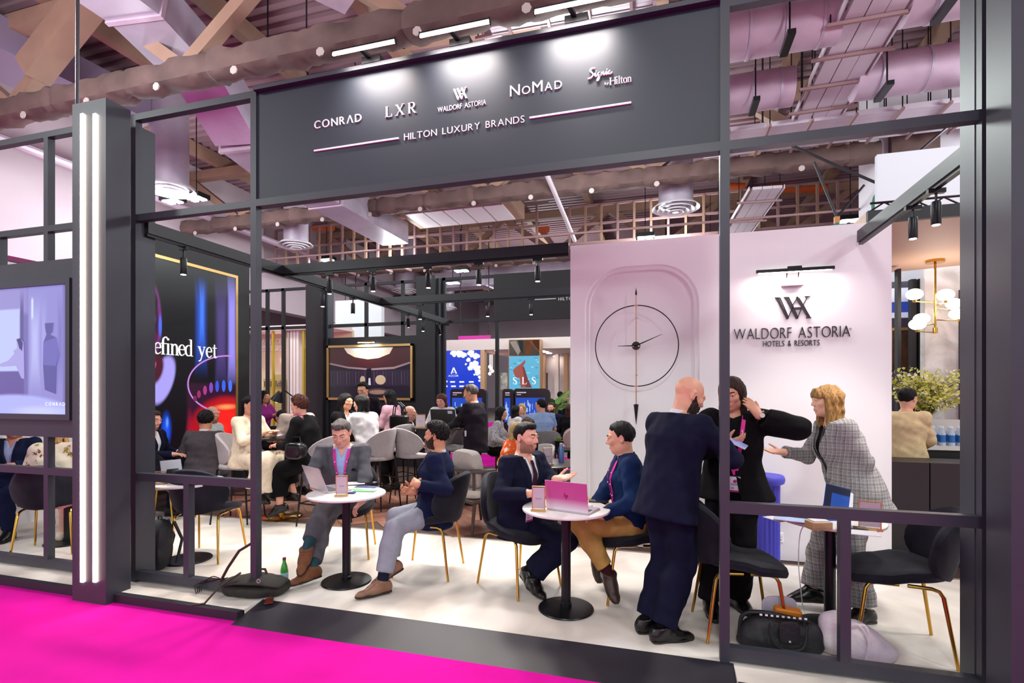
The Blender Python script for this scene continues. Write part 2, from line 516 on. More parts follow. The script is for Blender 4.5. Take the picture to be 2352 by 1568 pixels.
for n_, (y, x, an) in enumerate(cand[:300]):
    o = bpy.data.objects.new('plank', pm[rnd.randrange(4)]); col.objects.link(o)
    o.parent = fl2; o.location = (x, y, 0.0); o.rotation_euler = (0, 0, an)
rest = MB()
for (y, x, an) in cand[300:]:
    t = MB().box(-pl / 2 + 0.002, pl / 2 - 0.002, -pw / 2 + 0.002, pw / 2 - 0.002, -0.006, 0.0005)
    t.xf(Matrix.Translation((x, y, 0)) @ Matrix.Rotation(an, 4, 'Z')); rest.add(t.v, t.f)
if rest.v:
    o = obj('planks_beyond', rest, plk[1], fl2, smooth=False); o['kind'] = 'stuff'
struct('trim_1', MB().box(-9.5, 9, 5.405, 5.435, -0.01, 0.003), mat('floor_trim', '#8d7a6c', 0.4), 'thin strip between stone and wood floor')
# dark plinth edge and the entrance ramp
pl_m = mat('plinth_black', '#24222c', 0.5, var=0.1, scale=3)
st = MB()
st.box(-9.5, -3.02, 3.11, 3.165, CZ, 0.004); st.box(-9.5, -3.02, 3.165, 3.18, CZ, -0.002)
struct('trim_2', st, pl_m, 'dark edge of raised stand floor at left')
struct('trim_3', MB().box(0.41, 9, 3.11, 3.165, CZ, 0.004), pl_m, 'dark edge of raised stand floor at right')
rp = MB()
x0, x1 = -3.02, 0.41
rp.add([(x0, 3.05, CZ), (x1, 3.05, CZ), (x1, 3.37, 0.003), (x0, 3.37, 0.003), (x0, 3.37, CZ), (x1, 3.37, CZ)], [(0, 1, 2, 3), (0, 3, 4), (1, 5, 2), (0, 4, 5, 1), (2, 5, 4, 3)])
struct('trim_4', rp, pl_m, 'dark sloping threshold ramp onto stand')

# ------------------------------------------------------------------ the front frame
PW = 0.055
def frame_bay(label, posts, rails, mull, y=FRONT, d=0.06, extra=None):
    t = thing('stand_frame', label, 'frame', ((posts[0] if posts else rails[0][0]), y, 0))
    ox, oy = t.location.x, t.location.y
    for (x, z0, z1) in [(p, 0.0, 4.02) for p in posts]:
        obj('post', MB().box(x - ox, x + PW - ox, y - oy, y + d - oy, z0, z1), dark, t, smooth=False)
    for (xa, xb, z0, z1) in rails:
        obj('rail', MB().box(xa - ox, xb - ox, y - oy, y + d - oy, z0, z1), dark, t, smooth=False)
    for (x, z0, z1) in mull:
        obj('mullion', MB().box(x - ox, x + PW - ox, y - oy, y + d - oy, z0, z1), dark, t, smooth=False)
    for (n_, b) in (extra or []):
        obj(n_, MB().box(b[0] - ox, b[1] - ox, b[2] - oy, b[3] - oy, b[4], b[5]), dark, t, smooth=False)
    return t
RL = [(0.02, 0.095), (0.87, 0.935), (3.10, 3.155), (3.965, 4.02)]
frame_bay('charcoal frame bay between light column and sign', [-4.40, -3.142], [(-4.345, -3.142, a, b) for a, b in RL], [(-3.822, 0.095, 0.87)],
          extra=[('side_panel', (-4.40, -4.345, 3.43, 3.55, 0.0, 3.93))])
frame_bay('charcoal frame bay at right beside dark column', [0.335, 1.644], [(0.39, 1.644, a, b) for a, b in [(0.02, 0.095), (0.905, 0.97), (3.10, 3.155), (3.965, 4.02)]], [(0.976, 0.095, 0.905)],
          extra=[('side_panel', (1.64, 1.70, 3.43, 3.575, 0.0, 4.6))])
frame_bay('charcoal frame bay left of light column around screen', [-7.6], [(-7.545, -4.62, a, b) for a, b in RL], [(-5.461, 0.095, 0.87), (-5.461, 0.935, 1.24), (-5.461, 2.83, 3.10), (-5.461, 3.155, 3.965), (-6.1, 2.83, 3.10)])

# sign
sg = thing('fascia_sign', 'large slate fascia sign with white brand names above entrance', 'sign', (-1.37, FRONT, 3.1))
def loc(mb): return mb.xf(Matrix.Translation((1.37, -FRONT, -3.1)))
obj('panel', loc(MB().box(-3.087, 0.335, 3.385, 3.43, 3.155, 4.0)), signm, sg, smooth=False)
obj('frame_top', loc(MB().box(-3.087, 0.335, 3.335, 3.43, 4.0, 4.03)), dark, sg, smooth=False)
obj('frame_bottom', loc(MB().box(-3.087, 0.335, 3.365, 3.44, 3.10, 3.155)), dark, sg, smooth=False)
SP = Plane2((0, 3.385, 0), (1, 0, 0), (0, -1, 0))
def wpx(text, xl, yl, xr, hpx, mater=white_l, Y=3.385, parent=sg, plane=SP, **kw):
    a = on_y(xl, yl, Y); b = on_y(xr, yl, Y); c = on_y(xl, yl - hpx, Y)
    n0 = len(parent.children) if parent else 0
    before = set(bpy.data.objects)
    letters(text, plane, a.x, b.x, a.z, c.z - a.z, kw.pop('depth', 0.008), mater, parent, **kw)
    for o in set(bpy.data.objects) - before:
        o.matrix_parent_inverse = parent.matrix_world.inverted() if False else Matrix.Translation(-Vector(parent.location))
wpx('CONR^D', 723, 297, 831, 17.5)
wpx('LXR', 886, 271, 957, 25, font='serif')
wpx('WALDORF ASTORIA', 1006, 259, 1117, 11.5, wt=-0.01)
wpx('NOMAD', 1172, 223, 1291, 25, scales={1: 0.72, 3: 0.72, 4: 0.72})
wpx('HILTON LUXURY BRANDS', 929, 323, 1205, 15, wt=-0.008)
def emblem(name, strokes, px, py, hpx, Y, mater, parent, depth=0.014, lab=None):
    a = on_y(px, py, Y); c = on_y(px, py - hpx, Y)
    f = Plane2((0, Y, 0), (1, 0, 0), (0, -1, 0)).fn(a.x, a.z, c.z - a.z, 0.0)
    o = obj(name, strokes_mesh(strokes, f, depth), mater, parent, smooth=False, label=lab)
    o.matrix_parent_inverse = Matrix.Translation(-Vector(parent.location))
    return o
emblem('monogram', WA_EMBLEM, 1044, 232, 25, 3.385, white_l, sg)
emblem('script_word', SCRIPT_SIGNIA, 1353, 184, 23, 3.385, white_l, sg)
wpx('Hilton', 1400, 197, 1450, 17, font='serif')
wpx('by', 1389, 196, 1398, 6)
for (xa, ya, xb) in ((723, 347.5, 917), (1217, 272, 1450)):
    a = on_y(xa, ya, 3.385); b = on_y(xb, ya, 3.385)
    o = obj('rule_line', MB().box(a.x, b.x, 3.373, 3.385, a.z - 0.006, a.z + 0.006), white_l, sg, smooth=False)
    o.matrix_parent_inverse = Matrix.Translation(-Vector(sg.location))
# sign lamps
for i, (px, py, lb) in enumerate(((858, 146, 'nearest the light column'), (1060, 103, 'in the middle of the sign'), (1325, 48, 'nearest the right post'))):
    b = on_y(px, py, 3.37)
    t = thing('sign_lamp', 'slim linear lamp on black arm above fascia sign, ' + lb, 'lamp', (b.x, 3.38, 4.03), 0, 'lamps above the fascia sign')
    obj('base', MB().box(-0.075, 0.075, -0.05, 0.05, 0.0, 0.05), metal_dk, t, smooth=False)
    obj('arm', MB().obox((0, 0, 0.03), (-0.03, -0.14, 0.05), 0.03, 0.02), metal_dk, t, smooth=False)
    obj('housing', MB().box(-0.25, 0.25, -0.155, -0.13, 0.055, 0.065), metal_dk, t, smooth=False)
    obj('tube', MB().tube([(-0.25, -0.14, 0.045), (0.25, -0.14, 0.045)], 0.010, 10), ledw, t)
    for s_ in (-1, 1): obj('end_cap', MB().box(s_ * 0.25, s_ * 0.256, -0.155, -0.125, 0.03, 0.07), metal_dk, t, smooth=False)
    sl_ = add_light('sign_lamp_light', 'AREA', (b.x, 3.19, 4.06), SIGN_POWER, (1.0, 0.90, 0.86), 0.40, target=(b.x, 3.39, 3.74), size_y=0.05)
    sl_.data.spread = math.radians(100)

# ------------------------------------------------------------------ light columns
def light_column(label, x0, x1, y0, y1, strips=True, zt=3.97):
    t = thing('light_column', label, 'column', ((x0 + x1) / 2, (y0 + y1) / 2, CZ))
    cx, cy = t.location.x, t.location.y
    obj('shaft', MB().box(x0 - cx, x1 - cx, y0 - cy, y1 - cy, 0, zt - CZ), dark, t, smooth=False)
    if strips:
        for px in (190, 219):
            a = on_y(px, 262, y0); b = on_y(px, 1336, y0)
            obj('light_strip', MB().box(a.x - 0.016 - cx, a.x + 0.016 - cx, y0 - 0.010 - cy, y0 - 0.002 - cy, b.z - CZ, a.z - CZ), led, t, smooth=False)
    return t
light_column('tall charcoal column with two vertical glowing light strips', -4.612, -4.244, 3.05, 3.25)
light_column('plain charcoal column at right edge of stand front', 1.604, 2.05, 3.05, 3.25, False, 5.2)

# hanging cable above the light column
tag(obj('hanging_cable', MB().tube([(-4.66, 3.12, 3.97), (-4.655, 3.12, 5.2), (-4.66, 3.125, 7.3)], 0.014, 8), mat('cable_grey', '#4a454c', 0.4, 0.5)), 'steel suspension cable rising from light column', 'cable')

# ------------------------------------------------------------------ screens (flat pictures, real emitters)
def scr(name, color, k=1.0):
    return mat('screen_' + name, '#000000', 0.3, emit=SCREEN * k, emitcol=color)
def picture(parent, name, pts, plane, color, lift, k=1.0):
    """a flat coloured area of a picture; pts are photo pixels brought onto the picture plane"""
    kind, v = plane
    P = [(on_x(px, py, v) if kind == 'x' else on_y(px, py, v)) for px, py in pts]
    n = Vector((1, 0, 0)) if kind == 'x' else Vector((0, -1, 0))
    P = [p + n * lift for p in P]
    a = sum(((P[i] - P[0]).cross(P[(i + 1) % len(P)] - P[0]) for i in range(1, len(P) - 1)), Vector((0, 0, 0)))
    if a.dot(n) < 0: P.reverse()
    mb = MB().add([tuple(p) for p in P], [tuple(range(len(P)))])
    o = obj(name, mb, scr(color.strip('#') + '_%.2f' % k, color, k), parent, smooth=False)
    if parent is not None: o.matrix_parent_inverse = Matrix.Translation(-(Vector(parent.location) + (Vector(parent.parent.location) if parent.parent else Vector((0, 0, 0)))))
    return o
def ell_px(cx, cy, rx, ry, n=28, a0=0, a1=360):
    return [(cx + rx * math.cos(math.radians(a0 + (a1 - a0) * i / n)), cy + ry * math.sin(math.radians(a0 + (a1 - a0) * i / n))) for i in range(n + (0 if a1 - a0 >= 360 else 1))]

def soft_image(name, bg, blobs, axis, origin, k=1.0):
    """picture shown on a screen, made of soft-edged patches; blobs: (kind, y|x, z, ry, rz, soft, colour, tilt) in metres"""
    m = bpy.data.materials.new('image_' + name); m.use_nodes = True; nt = m.node_tree; b = nt.nodes['Principled BSDF']
    b.inputs['Base Color'].default_value = (0, 0, 0, 1); b.inputs['Roughness'].default_value = 0.3; b.inputs['Emission Strength'].default_value = SCREEN * k
    tc = nt.nodes.new('ShaderNodeTexCoord'); sep = nt.nodes.new('ShaderNodeSeparateXYZ'); nt.links.new(tc.outputs['Object'], sep.inputs[0])
    U, W = sep.outputs[axis], sep.outputs['Z']
    def mth(op, a_, b2=None):
        n_ = nt.nodes.new('ShaderNodeMath'); n_.operation = op
        for i_, v_ in enumerate((a_, b2)):
            if v_ is None: continue
            if isinstance(v_, (int, float)): n_.inputs[i_].default_value = v_
            else: nt.links.new(v_, n_.inputs[i_])
        return n_.outputs[0]
    cur = None
    for (kind, cu, cz, ru, rz, soft, colr, tilt) in blobs:
        du = mth('SUBTRACT', U, cu); dz = mth('SUBTRACT', W, cz)
        if tilt:
            c_, s_ = math.cos(tilt), math.sin(tilt)
            du, dz = mth('ADD', mth('MULTIPLY', du, c_), mth('MULTIPLY', dz, s_)), mth('SUBTRACT', mth('MULTIPLY', dz, c_), mth('MULTIPLY', du, s_))
        du = mth('DIVIDE', du, ru); dz = mth('DIVIDE', dz, rz)
        if kind == 'e': d = mth('SQRT', mth('ADD', mth('MULTIPLY', du, du), mth('MULTIPLY', dz, dz)))
        else: d = mth('MAXIMUM', mth('ABSOLUTE', du), mth('ABSOLUTE', dz))
        mr = nt.nodes.new('ShaderNodeMapRange'); mr.interpolation_type = 'SMOOTHSTEP'
        nt.links.new(d, mr.inputs[0]); mr.inputs[1].default_value = 1 - soft; mr.inputs[2].default_value = 1.0; mr.inputs[3].default_value = 1; mr.inputs[4].default_value = 0
        mx = nt.nodes.new('ShaderNodeMixRGB'); nt.links.new(mr.outputs[0], mx.inputs[0]); mx.inputs[2].default_value = lin(colr)
        if cur is None: mx.inputs[1].default_value = lin(bg)
        else: nt.links.new(cur, mx.inputs[1])
        cur = mx.outputs[0]
    nt.links.new(cur, b.inputs['Emission Color'])
    return m

# CONRAD screen module left of the light column
Yc = 3.355
sm = thing('screen_wall', 'charcoal panel with framed bluish bedroom screen left of light column', 'screen', (-6.0, Yc, 1.24))
def rel(t, mb): return mb.xf(Matrix.Translation(-Vector(t.location)))
obj('panel', rel(sm, MB().box(-7.545, -4.62, 3.36, 3.46, 1.22, 2.83)), dark, sm, smooth=False)
fr = MB(); fx0, fx1, fz0, fz1, w = -7.3, on_y(159, 800, 3.30).x, on_y(150, 965, 3.30).z, on_y(157, 637, 3.30).z, 0.05
for b in ((fx0, fx1, fz1 - w, fz1), (fx0, fx1, fz0, fz0 + w), (fx0, fx0 + w, fz0 + w, fz1 - w), (fx1 - w, fx1, fz0 + w, fz1 - w)):
    fr.box(b[0], b[1], 3.30, 3.36, b[2], b[3])
obj('screen_frame', rel(sm, fr), dark, sm, smooth=False)
sc = obj('display', rel(sm, MB().box(fx0 + w * 0.5, fx1 - w * 0.5, 3.335, 3.36, fz0 + w * 0.5, fz1 - w * 0.5)), scr('conrad', '#7a74b8', 0.9), sm, smooth=False)
PC = ('y', 3.334)
def cb2(kind, px, py, rx, ry, soft, c_, tilt=0.0):
    a_ = on_y(px, py, 3.334); b1 = on_y(px + rx, py, 3.334); b2 = on_y(px, py - ry, 3.334)
    return (kind, a_.x + 6.0, a_.z - 1.24, b1.x - a_.x, b2.z - a_.z, soft, c_, tilt)
sm_img = soft_image('bedroom', '#6f63a8', [
    cb2('b', 20, 690, 60, 40, 0.5, '#8f86c6'), cb2('b', -20, 790, 68, 80, 0.08, '#b4bcf0'), cb2('b', 50, 790, 5, 140, 0.5, '#574a8c'), cb2('b', 104, 790, 44, 150, 0.15, '#8a84c8'), cb2('b', 80, 790, 16, 130, 0.9, '#b0aee6'),
    cb2('b', 100, 780, 8, 120, 0.9, '#9e98d8'), cb2('b', 138, 780, 9, 130, 0.9, '#7670b8'), cb2('b', 10, 880, 48, 30, 0.15, '#5e4c96'), cb2('b', 74, 708, 3, 28, 0.4, '#c2d0fa'), cb2('e', 30, 985, 190, 84, 0.12, '#a8acec'), cb2('e', 90, 945, 90, 18, 0.8, '#c0c4f6')],
    'X', None, 1.0)
sc.data.materials.clear(); sc.data.materials.append(sm_img)
picture(sm, 'picture_area', [(104, 742), (124, 741), (122, 762), (116, 768), (130, 775), (136, 815), (132, 840), (130, 905), (104, 895), (100, 840), (101, 785), (108, 768), (105, 755)], PC, '#5b52a0', 0.004, 0.85)
picture(sm, 'picture_area', [(101, 785), (130, 775), (136, 815), (130, 840), (100, 838)], PC, '#6c66b8', 0.005, 0.9)
picture(sm, 'picture_area', [(39, 780), (49, 776), (55, 786), (56, 812), (57, 870), (50, 868), (38, 840), (5, 842), (-6, 838), (20, 828), (34, 812), (32, 805), (40, 800)], PC, '#a49cdc', 0.004, 0.95)
picture(sm, 'picture_area', [(39, 779), (49, 776), (54, 788), (52, 806), (46, 800), (42, 786)], PC, '#4a3c86', 0.005, 0.7)
letters('CONR^D', Plane2((0, 3.334, 0), (1, 0, 0), (0, -1, 0)), on_y(106, 930, 3.334).x, on_y(151, 930, 3.334).x, on_y(106, 931, 3.334).z, 0.03, 0.001, scr('white', '#ffffff', 1.0), None, lift=0.006)
for o in [o for o in bpy.data.objects if o.name.startswith('letter') and o.parent is None]:
    o.parent = sm; o.matrix_parent_inverse = Matrix.Translation(-Vector(sm.location))

# media wall on the left side of the stand
XM = -7.6
mw = thing('media_wall', 'tall black media wall with gold frame showing glowing drink glasses', 'screen', (XM, 7.0, 0))
obj('panel', rel(mw, MB().box(XM - 0.25, XM - 0.02, 5.4, 8.15, 0, 4.02)), dark2, mw, smooth=False)
obj('display', rel(mw, MB().box(XM - 0.02, XM, 5.5, 7.79, 0.5, 3.72)), scr('media', '#0d0a14', 0.6), mw, smooth=False)
for b in ((5.45, 7.84, 3.72, 3.77), (5.45, 7.84, 0.45, 0.5), (7.79, 7.84, 0.5, 3.72)):
    obj('gold_border', rel(mw, MB().box(XM - 0.02, XM + 0.012, b[0], b[1], b[2], b[3])), gold_frame, mw, smooth=False)
PX = ('x', XM)
def mb_(kind, px, py, rx, ry, soft, c_, tilt=0.0):
    a_ = on_x(px, py, XM); b1 = on_x(px + rx, py, XM); b2 = on_x(px, py - ry, XM)
    return (kind, a_.y - 7.0, a_.z, b1.y - a_.y, b2.z - a_.z, soft, c_, tilt)
mw_img = soft_image('drinks', '#0b0910', [
    mb_('b', 462, 750, 17, 125, 0.9, '#2450c4'), mb_('b', 464, 720, 8, 90, 0.9, '#3f78f0'), mb_('b', 508, 770, 17, 150, 0.8, '#4a3a78'), mb_('b', 533, 760, 12, 150, 0.7, '#9488ec'),
    mb_('e', 347, 735, 27, 98, 0.25, '#7a2a78'), mb_('e', 345, 735, 23, 92, 0.3, '#34123a'), mb_('e', 347, 690, 18, 30, 0.3, '#140a1a'), mb_('e', 346, 775, 14, 36, 0.6, '#c81a38'), mb_('e', 352, 732, 6, 20, 0.6, '#c0ccff'), mb_('e', 368, 748, 5, 34, 0.6, '#4a6af0'),
    mb_('e', 374, 872, 27, 66, 0.25, '#a89cf0', -0.35), mb_('e', 356, 848, 22, 44, 0.35, '#4a1024', -0.3), mb_('e', 354, 842, 5, 16, 0.8, '#ff5a8a', -0.3), mb_('e', 382, 985, 15, 50, 0.8, '#1c4fe0'), mb_('e', 384, 970, 5, 18, 0.9, '#5a9aff'),
    mb_('b', 490, 950, 58, 75, 0.15, '#30102a'), mb_('e', 436, 985, 10, 60, 0.9, '#8a1030'), mb_('e', 520, 990, 82, 88, 0.2, '#a81020'), mb_('e', 520, 965, 60, 60, 0.8, '#f0241e'), mb_('e', 520, 934, 34, 9, 0.9, '#ff9a5a'), mb_('e', 500, 985, 30, 20, 0.9, '#ff3a2a')],
    'Y', None, 1.0)
mw_d = [o_ for o_ in mw.children if o_.name.startswith('display')][0]
mw_d.data.materials.clear(); mw_d.data.materials.append(mw_img)
ring = ell_px(520, 882, 89, 65, 30, 100, 290)
for a, b in zip(ring[:-1], ring[1:]):
    if max(a[0], b[0]) < 539:
        d = (b[0] - a[0], b[1] - a[1]); l = math.hypot(*d); nx, ny = -d[1] / l * 1.7, d[0] / l * 1.7
        picture(mw, 'picture_rim', [(a[0] + nx, a[1] + ny), (b[0] + nx, b[1] + ny), (b[0] - nx, b[1] - ny), (a[0] - nx, a[1] - ny)], PX, '#c88ae0', 0.007, 0.9)
for i, (x, y, h_, c_) in enumerate(((447, 915, 14, '#7a2a5a'), (456, 905, 18, '#a0306a'), (470, 896, 22, '#b03a8a'), (484, 890, 25, '#8a4ac0'), (498, 887, 27, '#3a5ae0'), (513, 886, 28, '#3a6af0'), (528, 886, 28, '#4a7af8'))):
    picture(mw, 'picture_glint', ell_px(x, y, 4.5, h_ * 0.5, 10), PX, c_, 0.008, 0.9)
PLX = Plane2((XM, 0, 0), (0, 1, 0), (1, 0, 0))
ya, yb = on_x(350, 812, XM), on_x(497, 818, XM)
n_before = set(bpy.data.objects)
letters('efined', PLX, ya.y + 0.01, on_x(438, 815, XM).y, ya.z, 0.265, 0.004, scr('white', '#ffffff', 1.0), mw, font='serif', lift=0.009)
letters('d', PLX, ya.y - 0.165, ya.y - 0.012, ya.z, 0.265, 0.004, scr('white', '#ffffff', 1.0), mw, font='serif', lift=0.009)
letters('yet', PLX, on_x(454, 815, XM).y, yb.y, ya.z, 0.265, 0.004, scr('white', '#ffffff', 1.0), mw, font='serif', lift=0.009)
for o in set(bpy.data.objects) - n_before: o.matrix_parent_inverse = Matrix.Translation(-Vector(mw.location))
# light back partition seen through the left bay
struct('wall_left', MB().box(-7.75, -7.6, 3.45, 5.4, 0, 3.2), wallw, 'pale wall at far left of stand')

# ------------------------------------------------------------------ white feature wall with clock niche and lettering
YW = 5.55
def arch_pts(x0, x1, zb, zt, r, n=10):
    pts = [(x0, zb)]
    pts += [(x0 + r - r * math.cos(math.pi / 2 * i / n), zt - r + r * math.sin(math.pi / 2 * i / n)) for i in range(n + 1)]
    pts += [(x1 - r + r * math.sin(math.pi / 2 * i / n), zt - r + r * math.cos(math.pi / 2 * i / n)) for i in range(n + 1)]
    pts += [(x1, zb)]
    return pts
WX0, WX1, WZ = -0.956, 2.024, 3.205
nx0, nx1, nzt, nr = -0.80, 0.36, 2.945, 0.42
outer = arch_pts(nx0, nx1, 0.0, nzt, nr)
inner = arch_pts(nx0 + 0.05, nx1 - 0.05, 0.0, nzt - 0.05, nr - 0.05)
mb = MB()
n = len(outer)
# front face around the niche: strips from the outline to the wall edge
W_ = [(WX0, 0.0)] + [(WX0, z) for (x, z) in outer[1:12]]
def quad(pts, y): mb.add([(p[0], y, p[1]) for p in pts], [tuple(range(len(pts)))])
for i in range(n - 1):
    a, b = outer[i], outer[i + 1]
    if a[0] == b[0] and a[0] == nx0: quad([(WX0, a[1]), (a[0], a[1]), (b[0], b[1]), (WX0, b[1])], YW)
    elif b[0] <= (nx0 + nx1) / 2 and i < n // 2: quad([(WX0, a[1]), a, b, (WX0, b[1])], YW)
    elif i >= n // 2 and a[0] >= (nx0 + nx1) / 2: quad([a, (WX1, a[1]), (WX1, b[1]), b], YW)
quad([(WX0, nzt), (WX1, nzt), (WX1, WZ), (WX0, WZ)], YW)
# stepped moulding: outer bevel to a ledge, then to the niche back
ym, yb_ = YW + 0.02, YW + 0.055
def band(A, B, ya_, yb2):
    for i in range(len(A) - 1):
        mb.add([(A[i][0], ya_, A[i][1]), (A[i + 1][0], ya_, A[i + 1][1]), (B[i + 1][0], yb2, B[i + 1][1]), (B[i][0], yb2, B[i][1])], [(0, 3, 2, 1)])
mid1 = arch_pts(nx0 + 0.012, nx1 - 0.012, 0.0, nzt - 0.012, nr - 0.012)
mid2 = arch_pts(nx0 + 0.045, nx1 - 0.045, 0.0, nzt - 0.045, nr - 0.045)
band(outer, mid1, YW, ym); band(mid1, mid2, ym, ym); band(mid2, inner, ym, yb_)
mb.add([(p[0], yb_, p[1]) for p in inner], [tuple(range(len(inner)))])
mb.box(WX0, WX1, YW + 0.06, YW + 0.2, 0, WZ)
mb.add([(WX0, YW, 0), (WX0, YW, WZ), (WX0, YW + 0.06, WZ), (WX0, YW + 0.06, 0)], [(0, 1, 2, 3)])
mb.add([(WX1, YW, 0), (WX1, YW, WZ), (WX1, YW + 0.06, WZ), (WX1, YW + 0.06, 0)], [(3, 2, 1, 0)])
mb.add([(WX0, YW, WZ), (WX1, YW, WZ), (WX1, YW + 0.06, WZ), (WX0, YW + 0.06, WZ)], [(0, 1, 2, 3)])
struct('wall_back', mb, wallw, 'white feature wall with arched niche')

# clock
ck_m = mat('clock_black', '#1a1418', 0.4, 0.3); ck_g = mat('clock_rosegold', '#b98a6a', 0.3, 0.9)
cc = on_y(1461, 794, 5.50)
ckt = thing('wall_clock', 'large skeleton wall clock with black ring and pendulum in arched niche', 'clock', (cc.x, 5.50, cc.z))
R_ = 0.418
obj('ring', MB().tube([(R_ * math.cos(a), 0, R_ * math.sin(a)) for a in np.linspace(0, 2 * math.pi, 65)[:-1]], 0.0055, 8, closed=True), ck_m, ckt)
obj('hub', MB().cyl((0, -0.02, 0), (0, 0.02, 0), 0.043, n=28), ck_m, ckt)
obj('rod', MB().tube([(0, 0.005, 0.6), (0, 0.005, -0.62)], 0.005, 8), ck_g, ckt)
obj('finial', MB().tube([(0, 0.005, 0.52), (0, 0.005, 0.54), (0, 0.005, 0.6)], [0.004, 0.011, 0.002], 10), ck_m, ckt)
obj('pendulum', MB().tube([(0, 0.005, -0.60), (0, 0.005, -0.605), (0, 0.005, -0.81)], [0.006, 0.026, 0.002], 14), ck_m, ckt)
def hand_(x, z):
    L = math.hypot(x, z)
    obj('clock_hand', MB().tube([(0, -0.022, 0), (x * 0.5, -0.022, z * 0.5), (x, -0.022, z)], [0.007, 0.0045, 0.002], 8), ck_m, ckt)
hand_(0.255, 0.11); hand_(-0.185, 0.0)
for s_ in (-1, 1): obj('hub_stud', MB().cyl((s_ * 0.028, -0.026, -0.004), (s_ * 0.028, -0.019, -0.004), 0.009, n=12), ck_g, ckt)
for z_ in (R_, -R_): obj('bracket', MB().box(-0.02, 0.02, -0.008, 0.012, z_ - 0.005, z_ + 0.005), ck_g, ckt, smooth=False)
for z_ in (0.3, -0.3): obj('standoff', MB().cyl((0, 0.005, z_), (0, 0.105, z_), 0.006, n=8), ck_m, ckt)

ls = thing('wall_lettering', 'black raised hotel name and monogram on white wall', 'sign', (1.18, YW, 2.1))
WP = Plane2((0, YW, 0), (1, 0, 0), (0, -1, 0))
wpx('WALDORF ASTORIA', 1686, 780, 1952, 25, black_let, YW, ls, WP, depth=0.015, wt=-0.022)
wpx('HOTELS & RESORTS', 1753, 796, 1882, 13, black_let, YW, ls, WP, depth=0.012, wt=-0.018)
emblem('monogram', [([(p[0] * 1.12, p[1], p[2] * (1.0 if p[2] < .1 else .62)) for p in st[0]], 0) for st in WA_EMBLEM], 1783, 733, 49, YW, black_let, ls, 0.015)
emblem('monogram_inline', [([(0.15, 1, 0.03), (0.5, 0.08, 0.03)], 0), ([(0.52, 1, 0.03), (0.9, 0.08, 0.03)], 0), ([(0.95, 0.95, 0.03), (1.4, 0.04, 0.03)], 0)], 1783, 733, 49, YW, black_let, ls, 0.015)
a = on_y(1953, 755, YW)
o = obj('registered_mark', MB().tube([(a.x + 0.008 * math.cos(t), YW - 0.004, a.z + 0.008 * math.sin(t)) for t in np.linspace(0, 6.28, 13)[:-1]], 0.0015, 5, closed=True), black_let, ls)
o.matrix_parent_inverse = Matrix.Translation(-Vector(ls.location))
# picture light over the lettering
a, b = on_y(1737, 628, YW - 0.12), on_y(1917, 614, YW - 0.12)
pl_ = thing('picture_light', 'long black picture light above hotel lettering on white wall', 'lamp', ((a.x + b.x) / 2, YW, a.z))
hw = (b.x - a.x) / 2
obj('bar', MB().box(-hw, hw, -0.13, -0.10, -0.0, 0.03), metal_dk, pl_, smooth=False)
obj('diffuser', MB().box(-hw + 0.02, hw - 0.02, -0.127, -0.103, -0.004, 0.0), ledw, pl_, smooth=False)
obj('clamp', MB().box(-0.06, 0.06, -0.128, -0.1, 0.03, 0.05), metal_dk, pl_, smooth=False)
for s_ in (-0.05, 0.05): obj('bracket_arm', MB().tube([(s_, -0.115, 0.03), (s_, -0.06, 0.03), (s_, -0.02, -0.06)], 0.005, 8), metal_dk, pl_)
obj('wall_mount', MB().rbox(-0.1, 0.1, -0.05, 0.0, -0.12, -0.045, 0.006), mat('mount_grey', '#b3a7a8', 0.5), pl_)
add_light('picture_light_lamp', 'AREA', ((a.x + b.x) / 2, YW - 0.115, a.z - 0.012), PICTURE_POWER, (1.0, 0.94, 0.88), 2 * hw - 0.06, target=((a.x + b.x) / 2, YW - 0.06, a.z - 1.0), size_y=0.02)
# power socket
a = on_y(1785, 1233, YW)
so_ = thing('power_socket', 'white double wall socket low on white wall', 'socket', (a.x, YW, a.z))
obj('plate', MB().rbox(-0.055, 0.055, -0.012, 0, -0.05, 0.05, 0.006), mat('socket_white', '#eeeae8', 0.35), so_)
for (dx, dz, w_, h_) in ((-0.025, 0.015, 0.006, 0.018), (-0.034, -0.012, 0.01, 0.008), (-0.014, -0.012, 0.01, 0.008), (0.028, -0.02, 0.012, 0.006)):
    obj('slot', MB().box(dx - w_ / 2, dx + w_ / 2, -0.0135, -0.011, dz - h_ / 2, dz + h_ / 2), mat('socket_slot', '#2a2527', 0.5), so_, smooth=False)
obj('switch', MB().rbox(0.017, 0.039, -0.017, -0.011, 0.01, 0.036, 0.002), mat('socket_white', '#eeeae8', 0.35), so_)

